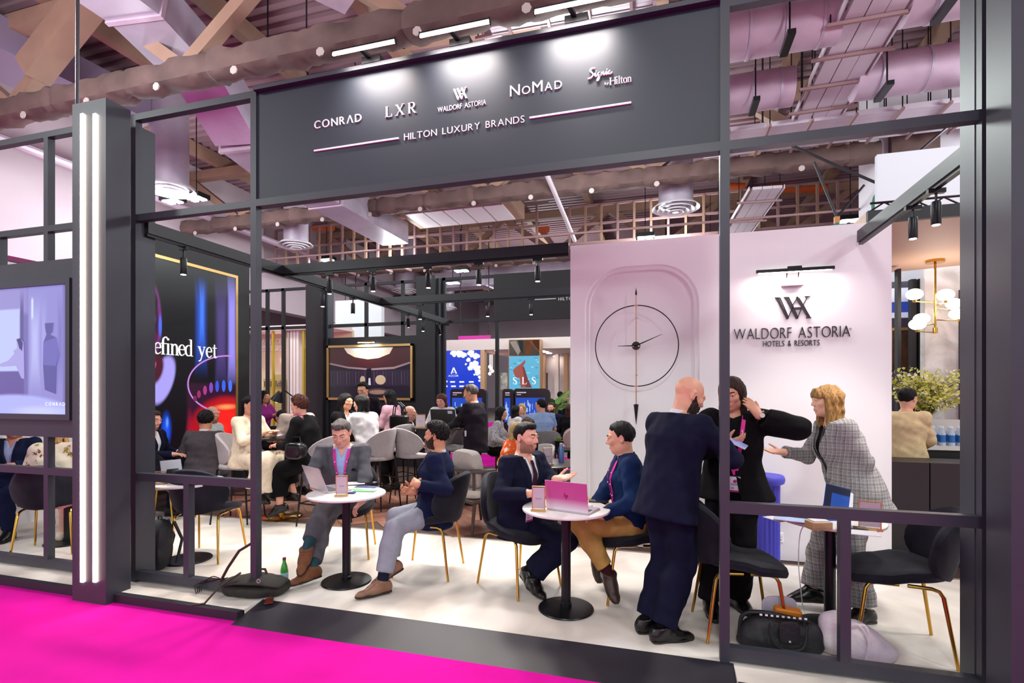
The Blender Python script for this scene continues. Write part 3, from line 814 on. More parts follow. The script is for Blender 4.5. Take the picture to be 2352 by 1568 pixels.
# ------------------------------------------------------------------ inner truss rails with track spots
railm = mat('rail_black', '#1b1b22', 0.4)
def spot(label, x, y, z, aim_to=None, tilt=(0, 0), lit=True, power=None, group='track spotlights under the black rails', drop=0.0, scale=1.0):
    t = thing('track_spotlight', label, 'spotlight', (x, y, z), 0, group)
    obj('adapter', MB().box(-0.05, 0.05, -0.018, 0.018, -0.03, 0.0), metal_dk, t, smooth=False)
    obj('stem', MB().cyl((0, 0, -0.085 - drop), (0, 0, -0.03), 0.008, n=8), metal_dk, t)
    hd = obj('lamp_head', MB().lathe([(0.0, -0.155), (0.027, -0.155), (0.029, -0.15), (0.029, -0.01), (0.026, 0.0), (0.0, 0.0)], 20), metal_dk, t)
    hd.location = (0, 0, -0.085 - drop); hd.rotation_euler = (math.radians(tilt[0]), math.radians(tilt[1]), 0)
    obj('lens', MB().cyl((0, 0, -0.1585), (0, 0, -0.1555), 0.022, n=16), mat('spot_lens', '#fff4e8', 0.3, emit=9.0, emitcol='#fff0e0'), hd)
    if power:
        tx = aim_to or (x, y, 0)
        d = (Vector(tx) - Vector((x, y, z - 0.27 - drop))).normalized()
        add_light('track_spot_light', 'SPOT', tuple(Vector((x, y, z - 0.27 - drop)) + d * 0.02), power, (1.0, 0.92, 0.85), 0.12, target=tx, spot=78, blend=0.7)
    return t
def rail(label, a, b, h=0.105, w=0.06):
    t = thing('track_rail', label, 'rail', tuple(a))
    o = MB().obox((0, 0, -h / 2), tuple(Vector(b) - Vector(a) + Vector((0, 0, -h / 2))), w, h)
    obj('beam', o, railm, t, smooth=False)
    d = Vector(b) - Vector(a)
    obj('track', MB().obox((0, 0, -h - 0.012), tuple(d + Vector((0, 0, -h - 0.012))), 0.035, 0.024), metal_dk, t, smooth=False)
    return t
RZ = 3.12
rail('black track rail running back along left side of stand', (-4.33, 3.45, RZ), (-4.33, 10.1, RZ))
rail('black cross rail with five spots in front of feature wall', (-4.33, 5.14, RZ), (-0.9, 5.14, RZ))
rail('black cross rail further back behind feature wall', (-4.33, 7.38, RZ), (-0.6, 7.38, RZ))
rail('black track rail running back at right side', (1.76, 3.45, RZ), (1.76, 5.5, RZ))
SPW = TRACK_POWER
for i, (px, py) in enumerate(((757, 640), (857, 632), (984, 617), (1100, 605), (1235, 595))):
    c = on_y(px, py, 5.14)
    tgt = [(-3.7, 4.1, 0), (-2.9, 4.0, 0), (-2.0, 3.9, 0), (-1.2, 4.0, 0), (-0.5, 4.0, 0.2)][i]
    spot('black track spotlight on cross rail, number %s from left' % ('one', 'two', 'three', 'four', 'five')[i], c.x, 5.14, RZ - 0.125, aim_to=tgt, power=SPW)
for i, (x, y) in enumerate(((-4.33, 3.82), (-4.33, 4.75))):
    spot('black track spotlight on left rail %s' % ('before the gold framed screen', 'near the sign post')[i], x, y, RZ - 0.125, aim_to=((-5.6, 4.2, 1.2), (-4.6, 4.3, 0))[i], power=SPW, drop=0.02)
for i, px in enumerate((965, 1120, 1220)):
    c = on_y(px, 690, 7.38)
    spot('black track spotlight on far cross rail, %s' % ('leftmost', 'middle', 'rightmost')[i], c.x, 7.38, RZ - 0.125, aim_to=(c.x - 0.4, 6.6, 0.3), power=SPW * 1.2)
for i, (y, tilt) in enumerate(((5.9, (0, 0)), (6.6, (0, 0)), (8.3, (25, 10)), (8.9, (0, 0)), (9.6, (30, 0)))):
    spot('small black spotlight far along left rail, number %s from front' % ('one', 'two', 'three', 'four', 'five')[i], -4.33, y, RZ - 0.125, aim_to=(-4.6, y, 0), tilt=tilt, power=SPW * 1.2 if i in (0, 1, 3) else None)
for i, (px, py) in enumerate(((2097, 470), (2150, 440))):
    c = on_x(px, py, 1.76)
    spot('black track spotlight on right rail, %s' % ('nearer the white wall', 'nearer the dark column')[i], 1.76, c.y, RZ - 0.125, aim_to=((1.2, 5.2, 0.6), (1.3, 4.0, 0))[i], power=SPW * 0.55)
# ------------------------------------------------------------------ hall roof and services
deckm = mat('roof_deck', '#8f727a', 0.6, var=0.08, scale=0.6)
truss_m = mat('truss_fireproof', '#604a47', 0.85, var=0.28, scale=1.6, bump=0.9, bscale=5)
steel_m = mat('steel_buff', '#957463', 0.65, var=0.1, scale=2)
duct_m = mat('duct_galvanised', '#b3a6b8', 0.4, 0.3, var=0.12, scale=1.5)
duct_w = mat('duct_wrapped', '#b9a2b4', 0.5, 0.15, var=0.12, scale=2, bump=0.3, bscale=8)
tray_m = mat('cable_tray', '#cfc3cf', 0.5, 0.2)
pipe_m = mat('sprinkler_pipe', '#8f6f70', 0.5)
white_m = mat('grille_white', '#d9d2da', 0.5)
DECK = 9.9
mb = MB()
ny = 300
prof = []
y = -10.0
while y < 56:
    prof += [(y, 0.0), (y + 0.14, 0.0), (y + 0.17, 0.09), (y + 0.28, 0.09)]
    y += 0.31
vs = []
for (yy, dz) in prof:
    vs += [(-34, yy, DECK + dz), (30, yy, DECK + dz)]
mb.add(vs, [(2 * i, 2 * i + 2, 2 * i + 3, 2 * i + 1) for i in range(len(prof) - 1)])
struct('ceiling', mb, deckm, 'corrugated steel hall roof deck')
# purlins running away from us
for x in range(-30, 30, 3):
    struct('trim_beam', MB().box(x - 0.12, x + 0.12, -8, 52, DECK - 0.42, DECK - 0.02), steel_m, 'steel roof purlin')
def lumpy(a, b, r, n=70, seed=0, flat=1.0):
    n = n * 2
    rs = random.Random(seed); mbb = MB(); m = 18; vs = []; a = Vector(a); b = Vector(b)
    d = (b - a).normalized(); x = d.cross(Vector((0, 0, 1))).normalized(); u = x.cross(d)
    for i in range(n + 1):
        p = a.lerp(b, i / n)
        rr = r * (1 + 0.05 * math.sin(i * 0.9 + seed) + 0.05 * math.sin(i * 0.37) + rs.uniform(-0.05, 0.05))
        if i % 17 == 4: rr *= 0.86
        for k in range(m):
            t = 2 * math.pi * k / m
            sq = 1.0 / max(abs(math.cos(t)), abs(math.sin(t))) ** 0.55
            q = rr * sq * (1 + 0.06 * math.sin(3 * t + i * 0.7) + 0.03 * math.sin(7 * t - i * 1.3) + rs.uniform(-0.02, 0.02))
            vs.append(p + x * math.cos(t) * q + u * math.sin(t) * q * flat)
    fs = []
    for i in range(n):
        for k in range(m):
            k2 = (k + 1) % m; fs.append((i * m + k, (i + 1) * m + k, (i + 1) * m + k2, i * m + k2))
    return mbb.add(vs, fs)
tr_lab = ('nearest over the stand sign', 'second, behind the sign', 'third, deep in the hall', 'farthest, deep in the hall')
for i, Yt in enumerate((7.55, 14.75, 22.3, 30.0)):
    t = thing('roof_truss', 'fireproofed roof truss crossing the hall, ' + tr_lab[i], 'truss', (0, Yt, 7.5))
    x0, x1 = (-23.9, 10.5 if i != 1 else 5.1)
    obj('bottom_chord', lumpy((x0, 0, 0), (x1, 0, 0), 0.24, 150, i), truss_m, t)
    obj('top_chord', MB().box(x0, x1, -0.15, 0.15, DECK - 7.5 - 0.75, DECK - 7.5 - 0.45), steel_m, t, smooth=False)
    H_ = DECK - 7.5 - 0.6
    sp_ = 4.6; k = 0; x = x0 + {0: 1.6, 1: 0.5, 2: 1.0, 3: 0.0}[i]
    while x + sp_ < x1 + 2:
        for (xa, xb) in (((x, 0.1), (x + sp_ / 2, H_)), ((x + sp_ / 2, H_), (x + sp_, 0.1))):
            obj('web_member', MB().obox((xa[0], 0, xa[1]), (xb[0], 0, xb[1]), 0.24, 0.22, up=(0, 1, 0)), steel_m, t, smooth=False)
        x += sp_
    # little white tags hanging from the chord
    x = x0 + 1.0
    while x < x1:
        obj('hanger_tag', MB().cyl((x, -0.27, -0.3), (x, -0.25, -0.3), 0.075, n=7), mat('tag_white', '#b8a8a4', 0.6), t)
        x += 1.75
# sprinkler pipes and thin service lines
def pipe(label, pts, r, m_, name='service_pipe', cat='pipe', n=10):
    return tag(obj(name, MB().tube(pts, r, n), m_), label, cat, None)
pipe('thin brown pipe crossing under roof in front of first truss', [(-20, 6.4, 9.42), (6, 6.4, 9.42)], 0.05, pipe_m)
pipe('thin pale pipe crossing behind the second truss', [(-20, 21.0, 8.0), (5.5, 21.0, 8.0)], 0.04, pipe_m)
pipe('thin pale pipe just above white feature wall, far behind', [(-20, 16.3, 6.6), (6.0, 16.3, 6.6)], 0.035, pipe_m)
pipe('second thin pale pipe just above white feature wall', [(-20, 18.0, 6.6), (6.0, 18.0, 6.6)], 0.035, pipe_m)
pipe('brown pipe running back beside left hall wall', [(-15.3, 7.5, 7.7), (-15.3, 30, 7.7)], 0.12, duct_w)
pipe('pale sloping conduit behind the sign, right of centre', [tuple(on_z(1255, 398, 7.4)), tuple(on_z(1320, 552, 6.9))], 0.07, tray_m)
# rectangular duct on the left, dropping in a curve
def rect_duct(label, pts, w, h, m_):
    t = thing('air_duct', label, 'duct', tuple(pts[0]))
    o0 = Vector(pts[0])
    for i in range(len(pts) - 1):
        a, b = Vector(pts[i]) - o0, Vector(pts[i + 1]) - o0
        obj('duct_section', MB().obox(tuple(a), tuple(b + (b - a).normalized() * 0.03), w, h), m_, t, smooth=False)
        c = a.lerp(b, 0.02); d = (b - a).normalized()
        obj('duct_flange', MB().obox(tuple(c - d * 0.04), tuple(c + d * 0.04), w + 0.09, h + 0.09), duct_w, t, smooth=False)
    return t
pts = [(-9.0, 2.0, 8.6), (-9.0, 5.0, 8.6), (-9.0, 7.0, 8.6), (-9.2, 8.6, 8.3), (-9.4, 9.8, 7.6), (-9.5, 11.4, 7.4), (-9.5, 13.0, 7.4), (-9.5, 17.2, 7.4)]
rect_duct('large rectangular metal duct dipping down over the left bay', pts, 1.05, 0.75, duct_m)
rect_duct('wide mauve duct at top left behind buff diagonal', [(-15.2, 2.5, 9.0), (-13.9, 6.0, 9.0), (-13.5, 10.5, 9.0)], 1.5, 0.7, mat('duct_mauve', '#8c7c96', 0.5, 0.1))
rect_duct('square metal duct crossing deep behind cross rails', [(-11.5, 25.2, 7.3), (-8.5, 25.0, 7.3), (-6.0, 24.7, 7.3), (-2.5, 24.3, 7.3), (4, 24, 7.3)], 0.9, 0.8, duct_m)
rect_duct('pale flat duct crossing at top centre above sign', [(-8.6, 4.6, 9.2), (-7.2, 6.0, 9.2), (-5.5, 8.5, 9.2)], 1.3, 0.3, duct_w)
# round ducts at right
def round_duct(label, a, b, r, bands=6):
    t = thing('round_duct', label, 'duct', tuple(a)); d = Vector(b) - Vector(a)
    obj('duct_body', MB().cyl((0, 0, 0), tuple(d), r, n=28), duct_w, t)
    for k in range(bands):
        p = d * ((k + 0.5) / bands); e = d.normalized() * 0.02
        obj('duct_band', MB().cyl(tuple(p - e), tuple(p + e), r + 0.015, n=28), duct_m, t)
        if k % 2 == 0:
            obj('hanger', MB().box(p.x - 0.06, p.x + 0.06, -r - 0.25, -r + 0.35, -r - 0.12, -r - 0.04), metal_dk, t, smooth=False)
            obj('hanger_rod', MB().cyl((p.x, -r - 0.1, -r), (p.x, -r - 0.1, 2.0), 0.015, n=6), metal_dk, t)
    return t
round_duct('upper round mauve duct at right of sign', (-0.5, 9.6, 7.7), (2.75, 9.6, 7.7), 0.38)
round_duct('lower round mauve duct at right of sign', (-0.5, 11.3, 7.6), (2.45, 11.3, 7.6), 0.36)
round_duct('round mauve duct right of the cable trays, upper one', (3.6, 9.4, 7.7), (8.0, 9.4, 7.7), 0.4)
round_duct('round mauve duct right of the cable trays, lower one', (3.5, 11.3, 7.55), (8.0, 11.3, 7.55), 0.38)
round_duct('round duct over the left bay behind the dipping duct', (-9.2, 12.0, 8.8), (-5.0, 12.0, 8.8), 0.45)
# cable trays
def tray(label, a, b, w, n_rung, up=(0, 0, 1)):
    t = thing('cable_tray', label, 'cable tray', tuple(a)); d = Vector(b) - Vector(a); x = d.cross(Vector(up)).normalized()
    for s_ in (-1, 1):
        obj('side_rail', MB().obox(tuple(x * s_ * w / 2), tuple(d + x * s_ * w / 2), 0.02, 0.11), tray_m, t, smooth=False)
    for k, off in enumerate((-0.27, 0.02, 0.3)):
        obj('trunking', MB().obox(tuple(x * off * w), tuple(d + x * off * w), w * 0.27, 0.08), tray_m, t, smooth=False)
    for k in range(n_rung):
        p = d * ((k + 0.5) / n_rung) + Vector((0, 0, -0.08))
        obj('support_bar', MB().obox(tuple(p - x * (w / 2 + 0.15)), tuple(p + x * (w / 2 + 0.15)), 0.05, 0.05), pipe_m, t, smooth=False)
        for s_ in (-1, 1):
            obj('hanger_rod', MB().cyl(tuple(p + x * s_ * (w / 2 + 0.1)), tuple(p + x * s_ * (w / 2 + 0.1) + Vector((0, 0, 2.2))), 0.012, n=6), metal_dk, t)
    return t
tray('wide pale cable tray running back at upper right', (3.1, 7.0, 7.5), (3.15, 12.4, 7.45), 0.95, 6)
tray('pale cable tray crossing at right below round ducts', (1.0, 12.7, 7.4), (7.5, 12.7, 7.4), 0.7, 8)
tray('second pale cable tray crossing at right, just behind', (1.0, 13.6, 7.6), (7.5, 13.6, 7.6), 0.9, 8)
tray('pale cable tray dropping behind the right frame rail', (2.75, 15.6, 7.2), (2.2, 21.5, 6.8), 0.9, 4)
tray('narrow white tray at top above middle sign lamp', tuple(on_z(1085, -10, 8.2)), tuple(on_z(1135, 85, 8.2)), 0.3, 3)
tray('white tray crossing above right sign lamp', tuple(on_z(1125, 60, 8.1)), tuple(on_z(1500, -8, 8.1)), 0.3, 4)
# buff frame up at the top centre
for k, (p0, p1) in enumerate((((910, 95), (1240, 38)), ((905, 40), (915, 95)))):
    tag(obj('roof_beam', MB().obox(tuple(on_z(*p0, 8.9)), tuple(on_z(*p1, 8.9)), 0.28, 0.3), steel_m, smooth=False), 'buff steel roof beam ' + ('under narrow tray at top centre', 'short, left of narrow tray at top centre')[k], 'beam')
# big buff diagonal boxes near the first truss
for k, (p0, z0, p1, z1) in enumerate((((75, 165), 7.7, (235, -40), 8.9),)):
    a, b = on_y(*p0, 7.5), on_y(*p1, 7.5)
    tag(obj('diagonal_brace', MB().obox(tuple(a), tuple(b), 0.5, 0.45, up=(0, 1, 0)), steel_m, smooth=False), 'buff boxed diagonal brace ' + ('above light column at top left', 'leaning right above first truss', 'leaning left above first truss')[k], 'brace')
# round air diffusers
def diffuser(label, px, py, z, r):
    c = on_z(px, py, z)
    t = thing('air_diffuser', label, 'air vent', tuple(c), 0, 'round ceiling air diffusers')
    for i, (ra, rb, dz) in enumerate(((1.0, 0.86, 0.0), (0.78, 0.64, -0.05), (0.56, 0.42, -0.09), (0.34, 0.2, -0.12))):
        obj('vent_ring', MB().lathe([(rb * r, 0.05 + dz), (ra * r, -0.02 + dz), (ra * r, -0.0 + dz), (rb * r, 0.08 + dz)], 32, cap=False), white_m, t)
    obj('vent_core', MB().lathe([(0.0, -0.13), (0.14 * r, -0.13), (0.12 * r, -0.02), (0.0, -0.02)], 20), white_m, t)
    obj('neck', MB().cyl((0, 0, 0.06), (0, 0, DECK - c.z - 0.01), r * 0.72, n=24), duct_m, t)
    return t
diffuser('round white air diffuser behind the left bay', 390, 436, 7.0, 0.62)
diffuser('round white air diffuser just right of left sign post', 680, 562, 7.0, 0.6)
diffuser('round white air diffuser above the clock', 1552, 478, 7.0, 0.68)
diffuser('small round air diffuser above black picture wall', 930, 668, 6.9, 0.7)
diffuser('small far round air diffuser beside second column', 1027, 708, 6.6, 0.6)
# high-bay floodlights
flood = mat('flood_led', '#f0f6ff', 0.3, emit=40.0, emitcol='#eef4ff')
for i, (px, py, z, r, lb) in enumerate(((615, 152, 7.9, 0.3, 'left of the bright pair above sign'), (704, 136, 7.9, 0.3, 'right of the bright pair above sign'), (397, 463, 7.3, 0.3, 'under left diffuser, left'), (451, 457, 7.3, 0.3, 'under left diffuser, right'), (831, 523, 7.4, 0.3, 'in catwalk area behind sign'),
     (750, 597, 7.2, 0.33, 'above left end of cross rail'), (1060, 622, 7.0, 0.35, 'above middle of cross rail'), (1008, 680, 6.8, 0.4, 'beside second column, left'), (1040, 650, 6.8, 0.36, 'beside second column, upper'), (1953, 507, 7.0, 0.32, 'above white wall at right'), (1482, 546, 7.0, 0.32, 'above white wall left of post'), (75, 500, 7.0, 0.34, 'far left through upper frame'), (130, 498, 7.0, 0.34, 'left through upper frame beside column'))):
    c = on_z(px, py, z)
    t = thing('floodlight', 'bright white hall floodlight ' + lb, 'floodlight', tuple(c), 0, 'hall floodlights')
    for (dx, dy) in ((-0.5, -0.3), (0.5, -0.3), (-0.5, 0.3), (0.5, 0.3), (0, 0)):
        obj('led_module', MB().box(dx * r - r * 0.3, dx * r + r * 0.3, dy * r - r * 0.2, dy * r + r * 0.2, -0.02, 0.0), flood, t, smooth=False)
    obj('housing', MB().box(-r, r, -r * 0.7, r * 0.7, 0.0, 0.14), metal_dk, t, smooth=False)
    obj('hanger', MB().cyl((0, 0, 0.14), (0, 0, DECK - c.z), 0.015, n=6), metal_dk, t)
# catwalk lattices between the trusses
def catwalk(label, Yt, z0, z1, xa, xb, step):
    t = thing('catwalk', label, 'catwalk', (xa, Yt, z0))
    for z in (0, (z1 - z0) * 0.5, z1 - z0): obj('rail', MB().box(0, xb - xa, -0.04, 0.04, z - 0.04, z + 0.04), pipe_m, t, smooth=False)
    k = 0; x = 0.0
    while x <= xb - xa:
        obj('upright', MB().box(x - 0.04, x + 0.04, -0.05, 0.05, 0, z1 - z0), steel_m if k % 3 else pipe_m, t, smooth=False); x += step; k += 1
    obj('deck', MB().box(0, xb - xa, 0.1, 1.3, -0.12, -0.02), steel_m, t, smooth=False)
    x = 0.3
    while x < xb - xa:
        obj('deck_joist', MB().box(x, x + 0.07, 0.05, 1.35, -0.22, -0.12), pipe_m, t, smooth=False); x += 0.9
    return t
catwalk('steel catwalk with railings behind sign on left', 18.6, 6.9, 8.5, -16.0, -4.0, 0.55)
catwalk('steel catwalk with railings behind sign on right', 19.6, 7.2, 8.6, -3.4, 6.0, 0.6)
orange = mat('pipe_orange', '#c2541f', 0.5)
for k, (px, py, pxb) in enumerate(((720, 523, 765), (945, 505, 975), (1770, 432, 1900), (1655, 430, 1710), (1235, 525, 1260))):
    a = on_y(px, py, 20.5); b = on_y(pxb, py, 20.5)
    tag(obj('orange_pipe', MB().cyl(tuple(a), tuple(b), 0.16, n=12), orange), 'orange pipe length among catwalks, ' + ('far left', 'left of louvre', 'behind right frame rail', 'just right of sign post', 'behind sign near middle')[k], 'pipe')
# louvred unit
c = on_z(1060, 497, 7.6)
t = thing('ceiling_unit', 'white panelled ceiling unit with dark ribs behind the sign', 'air unit', tuple(c))
obj('frame', MB().box(-2.0, 2.0, -0.9, 0.9, 0.02, 0.5), steel_m, t, smooth=False)
for k in range(5):
    obj('panel', MB().box(-1.75 + k * 0.7, -1.1 + k * 0.7, -0.75, 0.75, -0.02, 0.02), white_m, t, smooth=False)
# hall walls far off
hw_m = mat('hall_wall', '#b9a6b0', 0.7, var=0.05, scale=0.5)
struct('wall_hall_left', MB().box(-17.2, -16.6, 6, 60, 5.2, 9.9), hw_m, 'pale bulkhead along left side of hall')
struct('wall_hall_left_lower', MB().box(-24.5, -24, 2, 60, CZ, 9.9), hw_m, 'left hall wall')
struct('wall_hall_back', MB().box(-40, 40, 46, 46.5, CZ, 9.9), hw_m, 'far hall wall')
struct('wall_hall_right', MB().box(14, 14.5, 8, 60, CZ, 9.9), hw_m, 'right hall wall')
a = on_y(2010, 300, 15.2)
struct('wall_hall_column', MB().box(5.2, 7.4, 15.0, 16.4, CZ, 9.9), mat('column_white', '#d8d2dc', 0.6), 'wide white hall column at right')
obj_ = tag(obj('column_capital', MB().box(5.4, 6.4, 14.8, 15.0, 7.2, 8.2), truss_m, smooth=False), 'fireproofed bracket at head of white hall column', 'bracket')
# chain hoists with green bags
strap = mat('hoist_strap', '#17131a', 0.6); chain = mat('hoist_chain', '#3a3338', 0.35, 0.8); gb = mat('green_bag', '#1f6b58', 0.7, bump=0.6, bscale=40)
def bag_hoist(label, pxy, Yt, s1, s2):
    c = on_y(*pxy, Yt)
    t = thing('chain_hoist', label, 'hoist', tuple(c))
    obj('bag', MB().lathe([(0.0, -0.62), (0.09, -0.6), (0.13, -0.5), (0.14, -0.36), (0.11, -0.22), (0.05, -0.12), (0.0, -0.1)], 14), gb, t)
    obj('hook', MB().box(-0.05, 0.05, -0.04, 0.04, -0.14, 0.02), mat('hoist_orange', '#a8642a', 0.5), t, smooth=False)
    for k, s_ in enumerate((s1, s2)):
        e = on_y(*s_, Yt) - c
        obj('strap', MB().tube([(0, 0, 0.02), tuple(e * 0.35), tuple(e)], 0.028, 6), strap if k == 0 else chain, t)
    return t
bag_hoist('chain hoist with green bag above right end of white wall', (2020, 425), 12.0, (1810, 330), (2185, 285))
bag_hoist('chain hoist with green bag nearer the clock wall top', (1922, 500), 13.0, (1870, 372), (1985, 425))

# ------------------------------------------------------------------ back of the stand: second frame, black wall and picture
YB = 10.15
def bframe(label, xs, rails, extra=()):
    t = thing('stand_frame', label, 'frame', (xs[0] if xs else -7.6, YB, 0))
    ox = t.location.x
    for x in xs: obj('post', MB().box(x - ox, x + 0.07 - ox, -0.03, 0.03, 0, 4.02), dark2, t, smooth=False)
    for (a_, b_, z0, z1) in rails: obj('rail', MB().box(a_ - ox, b_ - ox, -0.03, 0.03, z0, z1), dark2, t, smooth=False)
    return t
bframe('black rear frame above the picture wall', [-7.35, -6.35, -5.45], [(-7.6, -5.0, 3.06, 3.13), (-7.6, -5.0, 3.96, 4.02)])
bframe('black rear frame bay left of picture wall', [-9.0, -8.55], [(-9.5, -7.9, 3.06, 3.13), (-9.5, -7.9, 3.96, 4.02)])
bframe('black rear frame bay before blue neighbouring stand', [-4.48, -3.3], [(-4.5, -3.3, 3.06, 3.13), (-4.5, -3.3, 3.96, 4.02)])
t = thing('column', 'black square column left of framed picture', 'column', (-7.6, YB, 0)); obj('shaft', MB().box(-0.15, 0.3, -0.2, 0.2, 0, 4.02), dark2, t, smooth=False)
obj('edge', MB().box(0.3, 0.36, -0.1, 0.1, 0, 4.0), dark, t, smooth=False)
t = thing('column', 'black square column right of framed picture', 'column', (-4.8, YB, 0)); obj('shaft', MB().box(-0.2, 0.23, -0.2, 0.2, 0, 4.05), dark2, t, smooth=False)
obj('edge', MB().box(0.23, 0.31, -0.1, 0.1, 0, 4.0), dark, t, smooth=False)
pwall = struct('wall_picture', MB().box(-7.5, -4.9, YB - 0.05, YB + 0.1, 0, 2.82), dark2, 'black wall carrying framed picture')
pf = thing('framed_picture', 'gold framed dark interior photograph with round skylight on black wall', 'picture', (-6.16, YB - 0.1, 2.0))
A_, B_ = on_y(752, 794, YB - 0.08), on_y(949, 919, YB - 0.08)
fz0, fz1, fx0, fx1 = B_.z, A_.z, A_.x, B_.x; w = 0.05
for nm, b in (('frame_side', (fx0, fx0 + w, fz0, fz1)), ('frame_side', (fx1 - w, fx1, fz0, fz1)), ('frame_top', (fx0, fx1, fz1 - w, fz1)), ('frame_bottom', (fx0, fx1, fz0, fz0 + w))):
    obj(nm, rel(pf, MB().box(b[0], b[1], YB - 0.12, YB - 0.05, b[2], b[3])), gold_frame, pf, smooth=False)
obj('print', rel(pf, MB().box(fx0 + w, fx1 - w, YB - 0.085, YB - 0.06, fz0 + w, fz1 - w)), mat('print_dark', '#1c1220', 0.3), pf, smooth=False)
PP = ('y', YB - 0.086)
def ppic(pts, c_, lift, k=1.0):
    o = picture(pf, 'print_area', pts, PP, c_, lift, k)
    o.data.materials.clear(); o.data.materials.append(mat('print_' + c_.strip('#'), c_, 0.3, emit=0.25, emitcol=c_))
ppic([(758, 800), (943, 797), (943, 832), (905, 842), (850, 846), (800, 842), (758, 833)], '#3c1a1e', 0.001)
ppic([(758, 833), (800, 842), (850, 846), (905, 842), (943, 830), (943, 834), (905, 847), (850, 850), (800, 846), (758, 837)], '#8a7078', 0.002)
ppic([(790, 799), (903, 797), (895, 812), (870, 822), (845, 825), (815, 820), (798, 811)], '#c8b8a4', 0.003)
ppic([(800, 799), (890, 798), (880, 806), (850, 809), (820, 808)], '#a8bce0', 0.004)
ppic([(758, 850), (943, 848), (943, 885), (758, 888)], '#241a2c', 0.0015)
for k, x in enumerate(range(760, 942, 7)):
    ppic([(x, 852 + k % 3), (x + 2, 852), (x + 2.4, 884), (x + 0.6, 884 - k % 4)], ('#3a2c40', '#30263a', '#4a3a4c')[k % 3], 0.002)
ppic(ell_px(833, 872, 6, 9, 14), '#b09a80', 0.003); ppic(ell_px(874, 872, 12, 11, 18), '#b49c84', 0.003)
ppic([(842, 846), (853, 846), (853, 884), (842, 884)], '#120c16', 0.004); ppic([(847, 868), (851, 868), (852, 884), (846, 884)], '#b8bccc', 0.005)
ppic([(758, 888), (943, 885), (943, 912), (758, 914)], '#17101f', 0.003); ppic(ell_px(868, 899, 26, 8, 18), '#4a3430', 0.004); ppic(ell_px(868, 900, 20, 5, 18), '#8a7062', 0.005)
t = thing('picture_light', 'brass picture light above gold framed photograph', 'lamp', tuple((A_ + B_) / 2)); t.location = ((fx0 + fx1) / 2, YB - 0.06, fz1 + 0.02)
obj('bar', MB().box(-0.21, 0.21, -0.16, -0.13, 0.02, 0.05), gold, t, smooth=False); obj('arm', MB().obox((0, 0, 0.0), (0, -0.14, 0.035), 0.03, 0.02), gold, t, smooth=False)
obj('diffuser', MB().box(-0.2, 0.2, -0.158, -0.132, 0.012, 0.02), ledw, t, smooth=False)
add_light('picture_lamp', 'AREA', ((fx0 + fx1) / 2, YB - 0.2, fz1 + 0.02), 4, (1, 0.9, 0.75), 0.4, target=((fx0 + fx1) / 2, YB - 0.08, fz1 - 0.5), size_y=0.03)
# second fascia sign seen from behind the rails
s2 = thing('fascia_sign', 'black fascia sign at back of stand with white lettering cut by wall', 'sign', (-2.0, YB, 3.1))
obj('panel', rel(s2, MB().box(-3.33, 0.6, YB - 0.04, YB + 0.04, 3.06, 4.02)), dark2, s2, smooth=False)
a = on_y(1248, 687, YB - 0.04); b = on_y(1277, 687, YB - 0.04)
o = obj('rule_line', rel(s2, MB().box(on_y(1222, 687, YB).x, b.x, YB - 0.05, YB - 0.04, a.z - 0.006, a.z + 0.006)), white_l, s2, smooth=False)
wpx('HILTON', 1283, 690, 1322, 6.5, white_l, YB - 0.04, s2, Plane2((0, YB - 0.04, 0), (1, 0, 0), (0, -1, 0)))

# ------------------------------------------------------------------ neighbouring stands beyond
YN = 15.0
beige = mat('stand_cream', '#e4d8d2', 0.6); wood_l = mat('stand_oak', '#c9a27c', 0.55)
nb = thing('neighbour_stand', 'blue and cream neighbouring stand with ACCOR screen beyond the back frame', 'stand', (-5.0, YN, 0))
def nrel(mb_): return mb_.xf(Matrix.Translation((5.0, -YN, 0)))
z0, z1 = on_y(1013, 806, YN).z, on_y(1013, 782, YN).z
obj('fascia', nrel(MB().box(-7.4, 2.5, YN - 0.1, YN + 0.3, z0, z1)), beige, nb, smooth=False)
xa, xb = on_y(1014, 850, YN).x, on_y(1106, 850, YN).x
zb_ = on_y(1050, 893, YN).z
obj('screen', nrel(MB().box(xa, xb, YN - 0.06, YN, 0.9, z0)), scr('accor', '#0a3ad2', 0.85), nb, smooth=False)
obj('oak_post', nrel(MB().box(xb, xb + 0.13, YN - 0.1, YN + 0.1, CZ, z0)), wood_l, nb, smooth=False)
PN = ('y', YN - 0.061)
rs = random.Random(3)
fm = scr('flower', '#f4f4ff', 0.95)
mb = MB()
for (cx, cy, r) in ((1018, 815, 7), (1042, 812, 9), (1055, 812, 10), (1065, 815, 8), (1082, 812, 10), (1094, 818, 9), (1076, 826, 6), (1086, 838, 10), (1096, 846, 10), (1092, 834, 8), (1080, 845, 7), (1098, 856, 8), (1102, 866, 5), (1090, 860, 3), (1101, 874, 3), (1070, 836, 3)):
    for k in range(5):
        a_ = k * 1.2566 + rs.random()
        pts_ = ell_px(cx + math.cos(a_) * r * 0.45, cy + math.sin(a_) * r * 0.45, r * 0.52, r * 0.45, 7)
        P_ = [on_y(px, py, YN - 0.066) for px, py in pts_ if px < 1106]
        if len(P_) > 2: mb.add([tuple(p) for p in P_], [tuple(reversed(range(len(P_))))])
obj('blossoms', nrel(mb), fm, nb, smooth=False)
